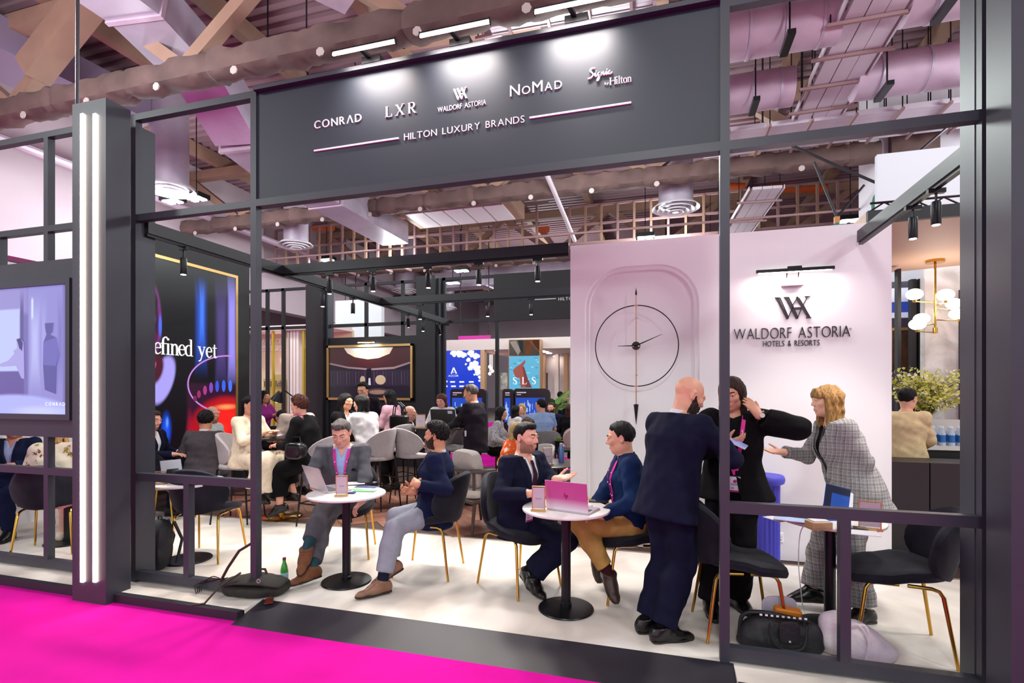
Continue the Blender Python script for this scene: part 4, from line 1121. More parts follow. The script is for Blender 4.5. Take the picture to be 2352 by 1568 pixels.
def nword(text, xl, yl, xr, h_, m_=None, Y=YN - 0.066, par=nb, **kw):
    before = set(bpy.data.objects)
    a_ = on_y(xl, yl, Y); b2 = on_y(xr, yl, Y); c2 = on_y(xl, yl - h_, Y)
    letters(text, Plane2((0, Y, 0), (1, 0, 0), (0, -1, 0)), a_.x, b2.x, a_.z, c2.z - a_.z, 0.004, m_ or fm, par, **kw)
    for o_ in set(bpy.data.objects) - before: o_.matrix_parent_inverse = Matrix.Translation(-Vector(par.location))
nword('ACCOR', 1030, 865, 1053, 4.5)
o = emblem('logo', [([(0.05, 0, 0.2), (0.45, 1, 0.2)], 0), ([(0.45, 1, 0.22), (0.95, 0.0, 0.22)], 0), ([(0.3, 0.35, 0.1), (0.55, 0.15, 0.1)], 0)], 1036, 858, 14, YN - 0.066, fm, nb, 0.004)
mb = MB()
for (x_, y_) in ((1017, 876), (1034, 877), (1055, 877), (1077, 877), (1017, 887), (1036, 887), (1055, 887), (1076, 888)):
    p0, p1 = on_y(x_, y_ + 1.5, YN - 0.064), on_y(x_ + 11, y_ - 2, YN - 0.064)
    mb.box(p0.x, p1.x, p0.y - 0.002, p0.y, p0.z, p1.z)
obj('brand_marks', nrel(mb), fm, nb, smooth=False)
# SLS pillar with bronze top
xa, xb = on_y(1168, 850, YN - 0.6).x, on_y(1240, 850, YN - 0.6).x
sp = thing('screen_pillar', 'tall pillar screen showing raised legs by water and letters SLS', 'screen', ((xa + xb) / 2, YN - 0.6, 0))
def srel(mb_): return mb_.xf(Matrix.Translation(-Vector(sp.location)))
zt = on_y(1168, 780, YN - 0.6).z; zm = on_y(1168, 818, YN - 0.6).z; zl = 1.0
obj('shaft', srel(MB().box(xa, xb, YN - 0.58, YN - 0.2, CZ, zt)), wood_l, sp, smooth=False)
obj('water_display', srel(MB().box(xa + 0.02, xb - 0.02, YN - 0.6, YN - 0.58, zl, zm)), mat('screen_water', '#000000', 0.3, emit=SCREEN * 0.9, emitcol='#5fb4d8'), sp, smooth=False)
PS = ('y', YN - 0.601)
rs = random.Random(5)
def spic(pts, c_, l_, k=0.9): return picture(sp, 'picture_area', pts, PS, c_, l_, k)
for k in range(26):
    x_, y_ = rs.uniform(1170, 1236), rs.uniform(820, 888); spic(ell_px(x_, y_, rs.uniform(2, 6), rs.uniform(0.8, 1.6), 8), rs.choice(('#8fd2ea', '#3f93c0', '#a8e0f0')), 0.001 + 0.0002 * k)
spic([(1178, 850), (1186, 842), (1196, 836), (1206, 826), (1207, 832), (1202, 840), (1204, 852), (1208, 868), (1210, 890), (1196, 890), (1194, 868), (1184, 866)], '#a05248', 0.01)
spic([(1200, 842), (1204, 842), (1212, 868), (1222, 890), (1208, 890), (1204, 866)], '#7c3a3a', 0.011)
for (pts, c_) in (([(1170, 781), (1239, 780), (1239, 816), (1170, 816)], '#4a3a34'), ([(1170, 784), (1186, 782), (1196, 806), (1190, 816)], '#d8c8c0'), ([(1190, 781), (1202, 781), (1202, 812), (1196, 806)], '#3a4448'), ([(1206, 781), (1222, 780), (1220, 814), (1206, 814)], '#b86a44'), ([(1224, 780), (1239, 780), (1239, 806), (1226, 795)], '#8a3a20'), ([(1170, 806), (1182, 816), (1170, 816)], '#8a3018'), ([(1214, 781), (1218, 781), (1239, 806), (1239, 811)], '#e08a4a')):
    o = spic(pts, c_, 0.004 + 0.001 * len(pts), 0.6)
wpx('SLS', 1178, 882, 1231, 16, scr('white', '#ffffff', 1.0), YN - 0.615, sp, Plane2((0, YN - 0.615, 0), (1, 0, 0), (0, -1, 0)), font='serif', depth=0.004)
# kiosks with screens in front
kd = mat('kiosk_dark', '#2a2026', 0.4)
for k, (x0_, x1_, y0_, lb) in enumerate(((1034, 1117, 893, 'behind man in dark suit'), (1154, 1182, 893, 'narrow one left of wide kiosk'), (1180, 1262, 892, 'wide one with rounded corner'))):
    Yk = 13.2
    a_, b_ = on_y(x0_, y0_, Yk), on_y(x1_, y0_, Yk)
    t = thing('kiosk', 'dark display kiosk with blue picture screen, ' + lb, 'kiosk', ((a_.x + b_.x) / 2, Yk, CZ)); hw_ = (b_.x - a_.x) / 2; ht = a_.z - CZ
    poly = [(-hw_, 0), (hw_, 0), (hw_, ht - 0.12), (hw_ - 0.04, ht - 0.04), (hw_ - 0.12, ht), (-hw_ + 0.05, ht), (-hw_, ht - 0.05)]
    obj('cabinet', MB().prism(poly, lambda a, b, t_: (a, t_, b), 0.15, 0.0), kd, t, smooth=False)
    z_ = ht - 0.24
    obj('display', MB().box(-hw_ + 0.06, hw_ - 0.12, -0.01, 0.0, 0.85, z_), scr('kiosk', '#2a52c8', 0.8), t, smooth=False)
    rs = random.Random(k)
    mb = MB()
    for q in range(22):
        x_ = rs.uniform(-hw_ + 0.08, hw_ - 0.2); w_ = rs.uniform(0.01, 0.05); h_ = rs.uniform(0.03, 0.18); zz = rs.uniform(0.9, z_ - 0.2)
        mb.box(x_, x_ + w_, -0.013, -0.01, zz, zz + h_)
    obj('display_picture', mb, scr('kiosk_light', '#a8c4f4', 0.8), t, smooth=False)
    mb = MB().box(-hw_ + 0.08, -hw_ + min(0.34, hw_ * 1.2), -0.004, 0.0, ht - 0.12, ht - 0.09).box(-hw_ + 0.08, -hw_ + 0.2, -0.004, 0.0, ht - 0.17, ht - 0.15)
    obj('caption', mb, white_l, t, smooth=False)
# cream lounge walls and oak frames to the right of the pillar, ceiling with downlights
struct('wall_neighbour', MB().box(-5.2, 3.5, 19.0, 19.2, CZ, 3.2), beige, 'cream wall of neighbouring stand')
struct('ceiling_neighbour', MB().box(-5.6, 3.0, YN + 0.31, 19.2, z0 + 0.02, z0 + 0.1), beige, 'cream canopy of neighbouring stand')
for k, (px, py) in enumerate(((1246, 806), (1254, 808), (1261, 811), (1276, 818), (1140, 804))):
    c = on_z(px, py, z0 + 0.015)
    tag(obj('downlight', MB().cyl(tuple(c), (c.x, c.y, c.z - 0.01), 0.09, n=12), ledw), 'small round downlight in cream canopy beyond back frame', 'downlight', 'downlights in the cream canopy')
for k, px in enumerate((1244, 1275, 1296)):
    a_ = on_y(px, 860, 17.5)
    tag(obj('partition_post', MB().box(a_.x, a_.x + 0.14, 17.4, 17.6, CZ, z0), (wood_l, beige, wood_l)[k], smooth=False), ('oak post right of pillar screen', 'cream post right of pillar screen', 'oak post beside white wall edge')[k], 'post')
for k, (px, pxb, c_) in enumerate(((1150, 1166, '#c8d8c0'), (1248, 1258, '#4a4a4c'), (1278, 1284, '#2a3a7a'))):
    a_, b_ = on_y(px, 856, 18.4), on_y(pxb, 894, 18.4)
    tag(obj('poster', MB().box(a_.x, b_.x, 18.38, 18.42, b_.z, a_.z), mat('poster_' + c_.strip('#'), c_, 0.5, var=0.5, scale=9), smooth=False), ('pale green poster left of pillar screen', 'dark portrait poster right of pillar screen', 'narrow blue poster beside oak post')[k], 'poster')
for k, (px, py) in enumerate(((1125, 842), (1128, 846), (1125, 858), (1131, 852))):
    c = on_y(px, py, 17.0)
    tag(obj('pendant_bulb', MB().sphere(tuple(c), 0.055, 10, 8).cyl(tuple(c), (c.x, c.y, z0), 0.006, n=6), mat('bulb_warm', '#ffd9a0', 0.4, emit=4, emitcol='#ffcf90')), 'small warm pendant bulb between blue screen and pillar', 'pendant', 'warm pendant bulbs')
# pink banner up high on the far hall, truss with pink flags
for k, (x0_, y0_, x1_, y1_, lb) in enumerate(((1053, 772, 1127, 782, 'above blue screen'), (768, 772, 797, 784, 'left, above picture wall'), (813, 773, 850, 784, 'middle, above picture wall'))):
    a_, b_ = on_y(x0_, y0_, 24), on_y(x1_, y1_, 24)
    t = thing('pink_banner', 'magenta hall banner ' + lb, 'banner', (a_.x, 24.0, b_.z - 0.3))
    obj('sheet', MB().box(0, b_.x - a_.x, -0.03, 0.03, 0, a_.z - b_.z + 0.3), mat('banner_pink', '#c0128c', 0.6), t, smooth=False)
    for q_ in (0.1, b_.x - a_.x - 0.1): obj('wire', MB().cyl((q_, 0, a_.z - b_.z + 0.3), (q_, 0, DECK - b_.z + 0.3), 0.02, n=6), metal_dk, t)
struct('wall_neighbour_light', MB().box(-11.5, -9.6, 16.4, 16.6, CZ, 4.9), mat('column_pale', '#dfe4ea', 0.6), 'pale tower behind black frame')
# pan pacific stand on the left
YP = 13.6
pp = thing('neighbour_stand', 'cream and gold neighbouring stand with slatted screens at left', 'stand', (-10.5, YP, 0))
def prel(mb_): return mb_.xf(Matrix.Translation((10.5, -YP, 0)))
xa, xb = on_y(604, 850, YP).x, on_y(706, 850, YP).x; zt = on_y(605, 757, YP).z
obj('back_wall', prel(MB().box(xa - 1.0, xb + 1.0, YP + 0.9, YP + 1.0, CZ, zt)), mat('stand_sand', '#dfc9a4', 0.6), pp, smooth=False)
obj('fascia', prel(MB().box(xa - 1, xb + 1, YP - 0.1, YP + 0.9, zt - 0.05, zt + 0.1)), beige, pp, smooth=False)
obj('cove_light', prel(MB().box(xa, on_y(656, 830, YP).x, YP + 0.86, YP + 0.9, on_y(610, 831, YP + .88).z, on_y(610, 826, YP + .88).z)), led, pp, smooth=False)
obj('picture_screen', prel(MB().box(xa, on_y(653, 850, YP).x, YP + 0.84, YP + 0.9, on_y(610, 888, YP + .88).z, on_y(610, 836, YP + .88).z)), scr('skyline', '#4a7ad0', 0.7), pp, smooth=False)
rs = random.Random(9); mb = MB()
for k in range(16):
    a_ = on_y(606 + k * 3, 888, YP + 0.83); h_ = rs.uniform(0.08, 0.3); mb.box(a_.x, a_.x + 0.05, a_.y - 0.003, a_.y, a_.z, a_.z + h_)
obj('picture_buildings', prel(mb), scr('skyline_dark', '#243a78', 0.6), pp, smooth=False)
yel = mat('frame_yellow', '#b8a02a', 0.4, 0.4)
for px in (626, 652, 696):
    a_ = on_y(px, 850, YP); obj('gold_post', prel(MB().box(a_.x, a_.x + 0.06, YP - 0.03, YP + 0.03, CZ, zt - 0.05)), yel, pp, smooth=False)
for px in (660, 668, 676, 683, 690):
    a_ = on_y(px, 850, YP + 0.3); obj('cream_fin', prel(MB().box(a_.x, a_.x + 0.09, YP + 0.1, YP + 0.6, CZ, zt - 0.05)), beige, pp, smooth=False)
# pierced lattice screens, bars as one cut panel
mb = MB()
for (pa, pb, ya_, yb2) in ((606, 625, 870, 980), (632, 651, 860, 980), (697, 705, 800, 980)):
    a_, b_ = on_y(pa, ya_, YP), on_y(pb, yb2, YP)
    x_ = a_.x
    while x_ < b_.x:
        mb.box(x_, x_ + 0.012, YP - 0.01, YP + 0.01, b_.z, a_.z); x_ += 0.06
    z_ = b_.z
    while z_ < a_.z:
        mb.box(a_.x, b_.x, YP - 0.01, YP + 0.01, z_, z_ + 0.012); z_ += 0.06
o = obj('lattice', prel(mb), yel, pp, smooth=False); o['kind'] = 'stuff'
wpx('PAN PACIFIC', 596, 790, 657, 11, white_l, YP + 0.83, pp, Plane2((0, YP + 0.83, 0), (1, 0, 0), (0, -1, 0)), font='sans', depth=0.02)
wpx('HOTELS GROUP', 596, 806, 657, 10, white_l, YP + 0.83, pp, Plane2((0, YP + 0.83, 0), (1, 0, 0), (0, -1, 0)), font='sans', depth=0.02)

# ------------------------------------------------------------------ bar corner at right
cm = mat('bar_black', '#1a1416', 0.45, var=0.1, scale=3)
YBAR = 5.8
bar = thing('bar_counter', 'dark bar counter with pale top right of white wall', 'counter', (3.2, YBAR, 0))
for (x0_, x1_) in ((2.03, 2.42), (2.43, 3.4), (3.41, 4.4)):
    obj('front_panel', MB().box(x0_ - 3.2, x1_ - 3.2, 0, 0.04, 0, 0.96), cm, bar, smooth=False)
obj('carcass', MB().box(2.03 - 3.2, 1.2, 0.04, 0.5, 0, 0.95), cm, bar, smooth=False)
bar_top = thing('display_shelf', 'pale stone back counter carrying rows of water bottles', 'counter', (3.4, 6.95, 0))
obj('top', MB().box(-0.75, 1.2, -0.3, 0.35, 1.0, 1.04), mat('bar_stone', '#e0d8d4', 0.3), bar_top, smooth=False)
obj('cabinet', MB().box(-0.7, 1.15, -0.25, 0.3, 0, 1.0), cm, bar_top, smooth=False)
obj('upstand', MB().box(-0.75, 1.2, 0.33, 0.37, 1.04, 1.3), mat('bar_stone', '#e0d8d4', 0.3), bar_top, smooth=False)
# bottles
bt = mat('bottle_clear', '#cfdcec', 0.12, alpha=0.75); bl_ = mat('bottle_label', '#2a6ab4', 0.4); bc = mat('bottle_cap', '#e8eef6', 0.4)
proto = thing('water_bottle', 'clear water bottle with blue label in row on back counter', 'bottle', (0, 0, 0), 0, 'water bottles on the back counter')
obj('glass', MB().lathe([(0, 0), (0.03, 0), (0.032, 0.01), (0.032, 0.13), (0.013, 0.175), (0.013, 0.195), (0, 0.195)], 12), bt, proto)
obj('label_wrap', MB().lathe([(0.0328, 0.035), (0.0328, 0.115)], 12, cap=False), bl_, proto); obj('cap', MB().lathe([(0, 0.19), (0.015, 0.19), (0.015, 0.21), (0, 0.21)], 10), bc, proto)
used = {}
for r_ in range(2):
    for k in range(9):
        place_copy(proto, used, 'clear water bottle with blue label in row on back counter', (2.78 + k * 0.085 + 0.03 * r_, 6.78 + 0.12 * r_, 1.04), 0)
# curved beige canopy
can = thing('bar_canopy', 'curved beige canopy above bar with dark edge', 'canopy', (3.2, 6.9, 3.3))
poly = [(-1.25, -0.95), (2.5, -0.95), (2.5, 0.5)] + [(2.5 - 3.75 * i / 12, 0.5 + 1.2 * math.sin(math.pi * 0.5 * i / 12)) for i in range(1, 13)]
obj('soffit', MB().prism(poly, lambda a, b, t_: (a, b, t_), 0.0, 0.12), mat('canopy_beige', '#d6b39c', 0.6), can, smooth=False)
obj('edge', MB().box(-1.25, 2.5, -1.0, -0.95, 0.0, 0.12), dark2, can, smooth=False)
tr = MB()
for k in range(14):
    x_ = -1.2 + k * 0.25; tr.tube([(x_, -0.9, 0.14), (x_ + 0.125, -0.9, 0.22), (x_ + 0.25, -0.9, 0.14)], 0.01, 6)
tr.tube([(-1.2, -0.9, 0.22), (2.3, -0.9, 0.22)], 0.012, 6)
obj('truss', tr, metal_dk, can)
struct('wall_hall_white', MB().box(3.2, 9.0, 9.3, 9.4, 3.3, 5.3), mat('column_white2', '#c9c9d4', 0.6), 'pale upper wall behind bar canopy')
# chandelier
c = on_z(2148, 597, 3.3); 
ch = thing('chandelier', 'brass chandelier with glowing oval globes above bar', 'chandelier', (c.x, c.y, 3.3))
dC = (c - Vector((0, 0, CAMH))); dep_c = dC.x * FWD[0] + dC.y * FWD[1]
def chp(px, py):
    d = ray(px, py); return Vector((d[0] * dep_c, d[1] * dep_c, CAMH + d[2] * dep_c)) - Vector(ch.location)
obj('ceiling_rose', MB().cyl((0, 0, -0.035), (0, 0, 0), 0.1, n=24), gold, ch)
bt_ = chp(2152, 765)
obj('stem', MB().tube([(0, 0, -0.03), (0, 0, bt_.z)], 0.013, 10), gold, ch)
obj('stem_foot', MB().cyl((0, 0, bt_.z - 0.0), (0, 0, bt_.z + 0.07), 0.026, n=14), gold, ch)
globe = mat('globe_opal', '#fff6ec', 0.3, emit=2.2, emitcol='#fff0e0')
for (px, py, dy) in ((2092, 679, -0.1), (2148, 685, -0.25), (2134, 727, 0.2), (2097, 747, -0.12), (2209, 718, 0.1), (2215, 690, 0.25)):
    g = chp(px, py) + Vector((0, dy, 0))
    obj('globe', MB().sphere(tuple(g), 0.083, 18, 12, (1.1, 1.1, 0.85)), globe, ch)
    obj('arm', MB().tube([(0, 0, g.z - 0.09), (g.x * 0.6, g.y * 0.6, g.z - 0.09), (g.x, g.y, g.z - 0.085)], 0.007, 8), gold, ch)
    obj('socket', MB().cyl((g.x, g.y, g.z - 0.1), (g.x, g.y, g.z - 0.06), 0.02, n=10), gold, ch)
add_light('chandelier_light', 'POINT', (c.x, c.y - 0.1, 2.75), 9, (1, 0.9, 0.78), 0.25)
# marble wall and dark joinery behind the bar
mv = marble_mat('bar_marble', '#e6e2e0', '#c2bdb8', 2.2, 0.25)
a_, b_ = on_y(2125, 700, 8.6), on_y(2207, 700, 8.6)
struct('wall_bar_marble', MB().box(a_.x, b_.x + 1.5, 8.6, 8.75, CZ, 3.4), mv, 'veined marble wall behind bar')
for k, (pa, pb, Yq) in enumerate(((2062, 2070, 8.0), (2093, 2105, 8.8), (2110, 2125, 8.8))):
    a_, b_ = on_y(pa, 700, Yq), on_y(pb, 700, Yq)
    tag(obj('dark_post', MB().box(a_.x, b_.x, Yq, Yq + 0.1, 0, 3.25), dark2, smooth=False), ('slim dark post right of white wall edge', 'dark post left of marble wall', 'wide dark post against marble wall')[k], 'post')
struct('wall_bar_dark', MB().box(on_y(2020, 700, 9.25).x, on_y(2122, 700, 9.25).x, 9.24, 9.3, 0, 3.3), mat('bar_plum', '#4a4458', 0.6), 'muted wall behind posters at bar')
a_, b_ = on_y(2048, 730, 9.2), on_y(2090, 660, 9.2)
bp_ = thing('bar_poster', 'white and blue poster behind slim dark post at bar', 'poster', ((a_.x + b_.x) / 2, 9.2, a_.z)); 
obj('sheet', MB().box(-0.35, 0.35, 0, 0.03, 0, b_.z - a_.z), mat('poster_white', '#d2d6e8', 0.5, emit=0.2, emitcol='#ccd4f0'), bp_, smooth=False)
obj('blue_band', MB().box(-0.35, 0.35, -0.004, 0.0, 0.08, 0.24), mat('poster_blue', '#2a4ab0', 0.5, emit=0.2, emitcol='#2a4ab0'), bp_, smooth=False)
a_, b_ = on_y(2048, 850, 9.2), on_y(2086, 758, 9.2)
fp = thing('framed_picture', 'gold framed dark floral picture behind bar', 'picture', ((a_.x + b_.x) / 2, 9.2, a_.z)); hw_ = (b_.x - a_.x) / 2; hh_ = b_.z - a_.z
obj('print', MB().box(-hw_, hw_, 0, 0.02, 0, hh_), mat('print_floral', '#22201a', 0.5, color2='#6a3a1e', scale=9), fp, smooth=False)
for b in ((-hw_ - 0.03, -hw_, 0, hh_), (hw_, hw_ + 0.04, 0, hh_), (-hw_, hw_, hh_, hh_ + 0.04)): obj('frame_side', MB().box(b[0], b[1], -0.02, 0.03, b[2], b[3]), gold_frame, fp, smooth=False)
a_ = on_y(2196, 800, 8.4)
t = thing('purple_panel', 'narrow purple banner at edge of marble wall', 'banner', (a_.x + 0.1, 8.4, 0)); obj('sheet', MB().box(-0.03, 0.25, 0, 0.03, 0.9, 2.3), mat('banner_purple', '#7a1a6a', 0.5, emit=0.15, emitcol='#7a1a6a'), t, smooth=False)
obj('post', MB().box(-0.06, -0.03, -0.02, 0.03, 0, 3.0), dark2, t, smooth=False)
# flower arrangement
rs = random.Random(11)
c = on_y(2125, 900, 7.15)
pl = thing('flower_arrangement', 'big airy arrangement of yellow green foliage on back counter', 'plant', (c.x, 7.1, 1.04))
obj('vase', MB().lathe([(0, 0), (0.06, 0), (0.085, 0.08), (0.08, 0.2), (0.05, 0.27), (0.06, 0.3), (0.05, 0.3), (0.04, 0.26), (0, 0.25)], 20), mat('vase_glass', '#c8d0d4', 0.15), pl)
st_ = MB(); lf = [MB(), MB(), MB()]
for k in range(150):
    a_ = rs.uniform(0, 6.283); sp_ = rs.uniform(0.05, 0.5); hgt = rs.uniform(0.3, 0.72) * (1 - 0.35 * sp_)
    p0 = Vector((0, 0, 0.28)); p2 = Vector((math.cos(a_) * sp_, math.sin(a_) * sp_ * 0.7, 0.22 + hgt)); p1 = Vector((p2.x * 0.35, p2.y * 0.35, 0.28 + hgt * 0.62))
    st_.tube([tuple(p0), tuple(p1), tuple(p2)], [0.004, 0.003, 0.0015], 5, caps=False)
    for j in range(16):
        t_ = 0.35 + 0.65 * j / 15
        q = p0.lerp(p1, t_).lerp(p1.lerp(p2, t_), t_) + Vector((rs.uniform(-.04, .04), rs.uniform(-.04, .04), rs.uniform(-.03, .03)))
        d = Vector((rs.uniform(-1, 1), rs.uniform(-1, 1), rs.uniform(-0.4, 0.9))).normalized(); L_ = rs.uniform(0.03, 0.06)
        sd = d.orthogonal().normalized() * L_ * 0.38
        lf[rs.randrange(3)].add([tuple(q), tuple(q + d * L_ * 0.5 + sd), tuple(q + d * L_), tuple(q + d * L_ * 0.5 - sd)], [(0, 1, 2, 3)])
obj('stems', st_, mat('stem_green', '#7a7a3a', 0.6), pl)['kind'] = 'stuff'
for k, c_ in enumerate(('#eeea74', '#fbf3cc', '#c8cc58')):
    obj('leaves', lf[k], mat('leaf_%d' % k, c_, 0.6), pl)['kind'] = 'stuff'
# ------------------------------------------------------------------ signed-distance figures
F32 = np.float32
def _n(v):
    v = np.asarray(v, float); return v / max(np.linalg.norm(v), 1e-9)

class Sdf:
    def __init__(s):
        s.p = []
    def cone(s, a, b, ra, rb, k=0.03, q=None, ratio=1.0, op='u'):
        s.p.append(('c', np.asarray(a, float), np.asarray(b, float), ra, rb, k, None if q is None else _n(q), ratio, op)); return s
    def ell(s, c, r, M=None, k=0.03, op='u'):
        s.p.append(('e', np.asarray(c, float), np.asarray(r, float), None if M is None else np.asarray(M, float), k, op)); return s
    def cut(s, c, n, R):
        s.p.append(('p', np.asarray(c, float), _n(n), R)); return s
    def join(s, o):
        s.p += o.p; return s
    def bbox(s):
        lo = np.full(3, 1e9); hi = np.full(3, -1e9)
        for p in s.p:
            b = s.pb(p, 0)
            if b is None: continue
            lo = np.minimum(lo, b[0]); hi = np.maximum(hi, b[1])
        return lo, hi
    def pb(s, p, pad):
        if p[0] == 'c':
            if p[8] == 's' and pad == 0: return None
            r = max(p[3], p[4]) * max(1, p[7])
            return np.minimum(p[1], p[2]) - r - pad, np.maximum(p[1], p[2]) + r + pad
        if p[0] == 'e':
            if p[5] == 's' and pad == 0: return None
            r = p[2].max() if p[3] is not None else p[2]
            return p[1] - r - pad, p[1] + r + pad
        if pad == 0: return None
        return p[1] - p[3], p[1] + p[3]
    def dist(s, p, X, Y, Z):
        if p[0] == 'c':
            a, b, ra, rb, q, ratio = p[1], p[2], p[3], p[4], p[6], p[7]
            ba = b - a; L2 = max(float(ba @ ba), 1e-12)
            dx, dy, dz = X - F32(a[0]), Y - F32(a[1]), Z - F32(a[2])
            t = np.clip((dx * F32(ba[0]) + dy * F32(ba[1]) + dz * F32(ba[2])) / F32(L2), 0, 1)
            dx = dx - t * F32(ba[0]); dy = dy - t * F32(ba[1]); dz = dz - t * F32(ba[2])
            if q is not None:
                w = (dx * F32(q[0]) + dy * F32(q[1]) + dz * F32(q[2])) * F32(1 / ratio - 1)
                dx = dx + w * F32(q[0]); dy = dy + w * F32(q[1]); dz = dz + w * F32(q[2])
            return np.sqrt(dx * dx + dy * dy + dz * dz) - (F32(ra) + F32(rb - ra) * t)
        c, r, M = p[1], p[2], p[3]
        dx, dy, dz = X - F32(c[0]), Y - F32(c[1]), Z - F32(c[2])
        if M is not None:
            dx, dy, dz = [dx * F32(m[0]) + dy * F32(m[1]) + dz * F32(m[2]) for m in M]
        k0 = np.sqrt((dx / F32(r[0])) ** 2 + (dy / F32(r[1])) ** 2 + (dz / F32(r[2])) ** 2)
        k1 = np.sqrt((dx / F32(r[0] ** 2)) ** 2 + (dy / F32(r[1] ** 2)) ** 2 + (dz / F32(r[2] ** 2)) ** 2)
        return k0 * (k0 - 1) / np.maximum(k1, F32(1e-6))
    def apply(s, p, D, X, Y, Z):
        if p[0] == 'p':
            c, n, R = p[1], p[2], p[3]
            dx, dy, dz = X - F32(c[0]), Y - F32(c[1]), Z - F32(c[2])
            pl = dx * F32(n[0]) + dy * F32(n[1]) + dz * F32(n[2])
            ins = dx * dx + dy * dy + dz * dz < F32(R * R)
            return np.where(ins, np.maximum(D, pl), D)
        d = s.dist(p, X, Y, Z)
        k = F32(p[5] if p[0] == 'c' else p[4]); op = p[8] if p[0] == 'c' else p[5]
        if op == 's':
            h = np.maximum(k - np.abs(D + d), 0) / k
            return np.maximum(D, -d) + h * h * k * F32(0.25)
        h = np.maximum(k - np.abs(D - d), 0) / k
        return np.minimum(D, d) - h * h * k * F32(0.25)
    def at(s, pts):
        pts = np.asarray(pts, F32).reshape(-1, 3)
        D = np.full(len(pts), 1.0, F32)
        for p in s.p:
            D = s.apply(p, D, pts[:, 0], pts[:, 1], pts[:, 2])
        return D
    def field(s, lo, hi, h):
        n = np.maximum(np.ceil((hi - lo) / h).astype(int) + 1, 3)
        ax = [(lo[i] + h * np.arange(n[i])).astype(F32) for i in range(3)]
        D = np.full(tuple(n), 0.2, F32)
        for p in s.p:
            pad = 2.5 * h + (p[5] if p[0] == 'c' else p[4] if p[0] == 'e' else 0)
            b0, b1 = s.pb(p, pad)
            i0 = np.clip(np.floor((b0 - lo) / h).astype(int), 0, n); i1 = np.clip(np.ceil((b1 - lo) / h).astype(int) + 1, 0, n)
            if np.any(i1 <= i0): continue
            sl = tuple(slice(i0[i], i1[i]) for i in range(3))
            X = ax[0][sl[0]][:, None, None]; Y = ax[1][sl[1]][None, :, None]; Z = ax[2][sl[2]][None, None, :]
            D[sl] = s.apply(p, D[sl], X, Y, Z)
        return D, ax

def surface_nets(D, ax, h, closed=True):
    if closed:
        D = D.copy()
        for i in range(3):
            sl = [slice(None)] * 3
            sl[i] = 0; D[tuple(sl)] = np.maximum(D[tuple(sl)], 1e-3)
            sl[i] = -1; D[tuple(sl)] = np.maximum(D[tuple(sl)], 1e-3)
    S = D < 0
    c = [S[i:S.shape[0] - 1 + i, j:S.shape[1] - 1 + j, k:S.shape[2] - 1 + k] for i in (0, 1) for j in (0, 1) for k in (0, 1)]
    anyc = c[0] | c[1] | c[2] | c[3] | c[4] | c[5] | c[6] | c[7]
    allc = c[0] & c[1] & c[2] & c[3] & c[4] & c[5] & c[6] & c[7]
    act = anyc & ~allc
    I, J, K = np.nonzero(act)
    if len(I) == 0: return np.zeros((0, 3)), np.zeros((0, 4), int)
    idx = np.full(act.shape, -1, np.int64); idx[I, J, K] = np.arange(len(I))
    acc = np.zeros((len(I), 3)); cnt = np.zeros(len(I))
    corners = [(i, j, k) for i in (0, 1) for j in (0, 1) for k in (0, 1)]
    vals = {q: D[I + q[0], J + q[1], K + q[2]] for q in corners}
    for a in corners:
        for d in range(3):
            if a[d] == 0:
                b = list(a); b[d] = 1; b = tuple(b)
                va, vb = vals[a], vals[b]
                m = (va < 0) != (vb < 0)
                t = va / np.where(m, va - vb, 1)
                P = np.array(a, float)[None, :] + np.zeros((len(I), 3)); P[:, d] = t
                acc[m] += P[m]; cnt[m] += 1
    V = (np.stack([I, J, K], 1) + acc / np.maximum(cnt, 1)[:, None]) * h + np.array([ax[0][0], ax[1][0], ax[2][0]])
    F = []
    for d in range(3):
        e1, e2 = (d + 1) % 3, (d + 2) % 3
        sa = [slice(None)] * 3; sb = [slice(None)] * 3
        sa[d] = slice(0, -1); sb[d] = slice(1, None)
        A, B = S[tuple(sa)], S[tuple(sb)]
        ch = A != B
        P = np.stack(np.nonzero(ch), 1)
        ok = (P[:, e1] > 0) & (P[:, e2] > 0) & (P[:, e1] < S.shape[e1] - 1) & (P[:, e2] < S.shape[e2] - 1)
        P = P[ok]
        ins = A[P[:, 0], P[:, 1], P[:, 2]]
        def g(o1, o2):
            Q = P.copy(); Q[:, e1] -= o1; Q[:, e2] -= o2
            return idx[Q[:, 0], Q[:, 1], Q[:, 2]]
        q = np.stack([g(1, 1), g(0, 1), g(0, 0), g(1, 0)], 1)
        q[~ins] = q[~ins][:, ::-1]
        F.append(q)
    F = np.concatenate(F)
    F = F[(F >= 0).all(1)]
    return V, F

def np_mesh(name, V, F, mats, midx=None):
    me = bpy.data.meshes.new(name)
    me.vertices.add(len(V)); me.loops.add(F.size); me.polygons.add(len(F))
    me.vertices.foreach_set('co', np.asarray(V, F32).ravel())
    me.loops.foreach_set('vertex_index', F.astype(np.int32).ravel())
    me.polygons.foreach_set('loop_start', np.arange(0, F.size, F.shape[1], dtype=np.int32))
    me.polygons.foreach_set('loop_total', np.full(len(F), F.shape[1], np.int32))
    me.polygons.foreach_set('use_smooth', np.ones(len(F), bool))
    for m in (mats if isinstance(mats, (list, tuple)) else [mats]):
        me.materials.append(m)
    if midx is not None:
        me.polygons.foreach_set('material_index', midx.astype(np.int32))
    me.update(calc_edges=True)
    me.validate()
    return me

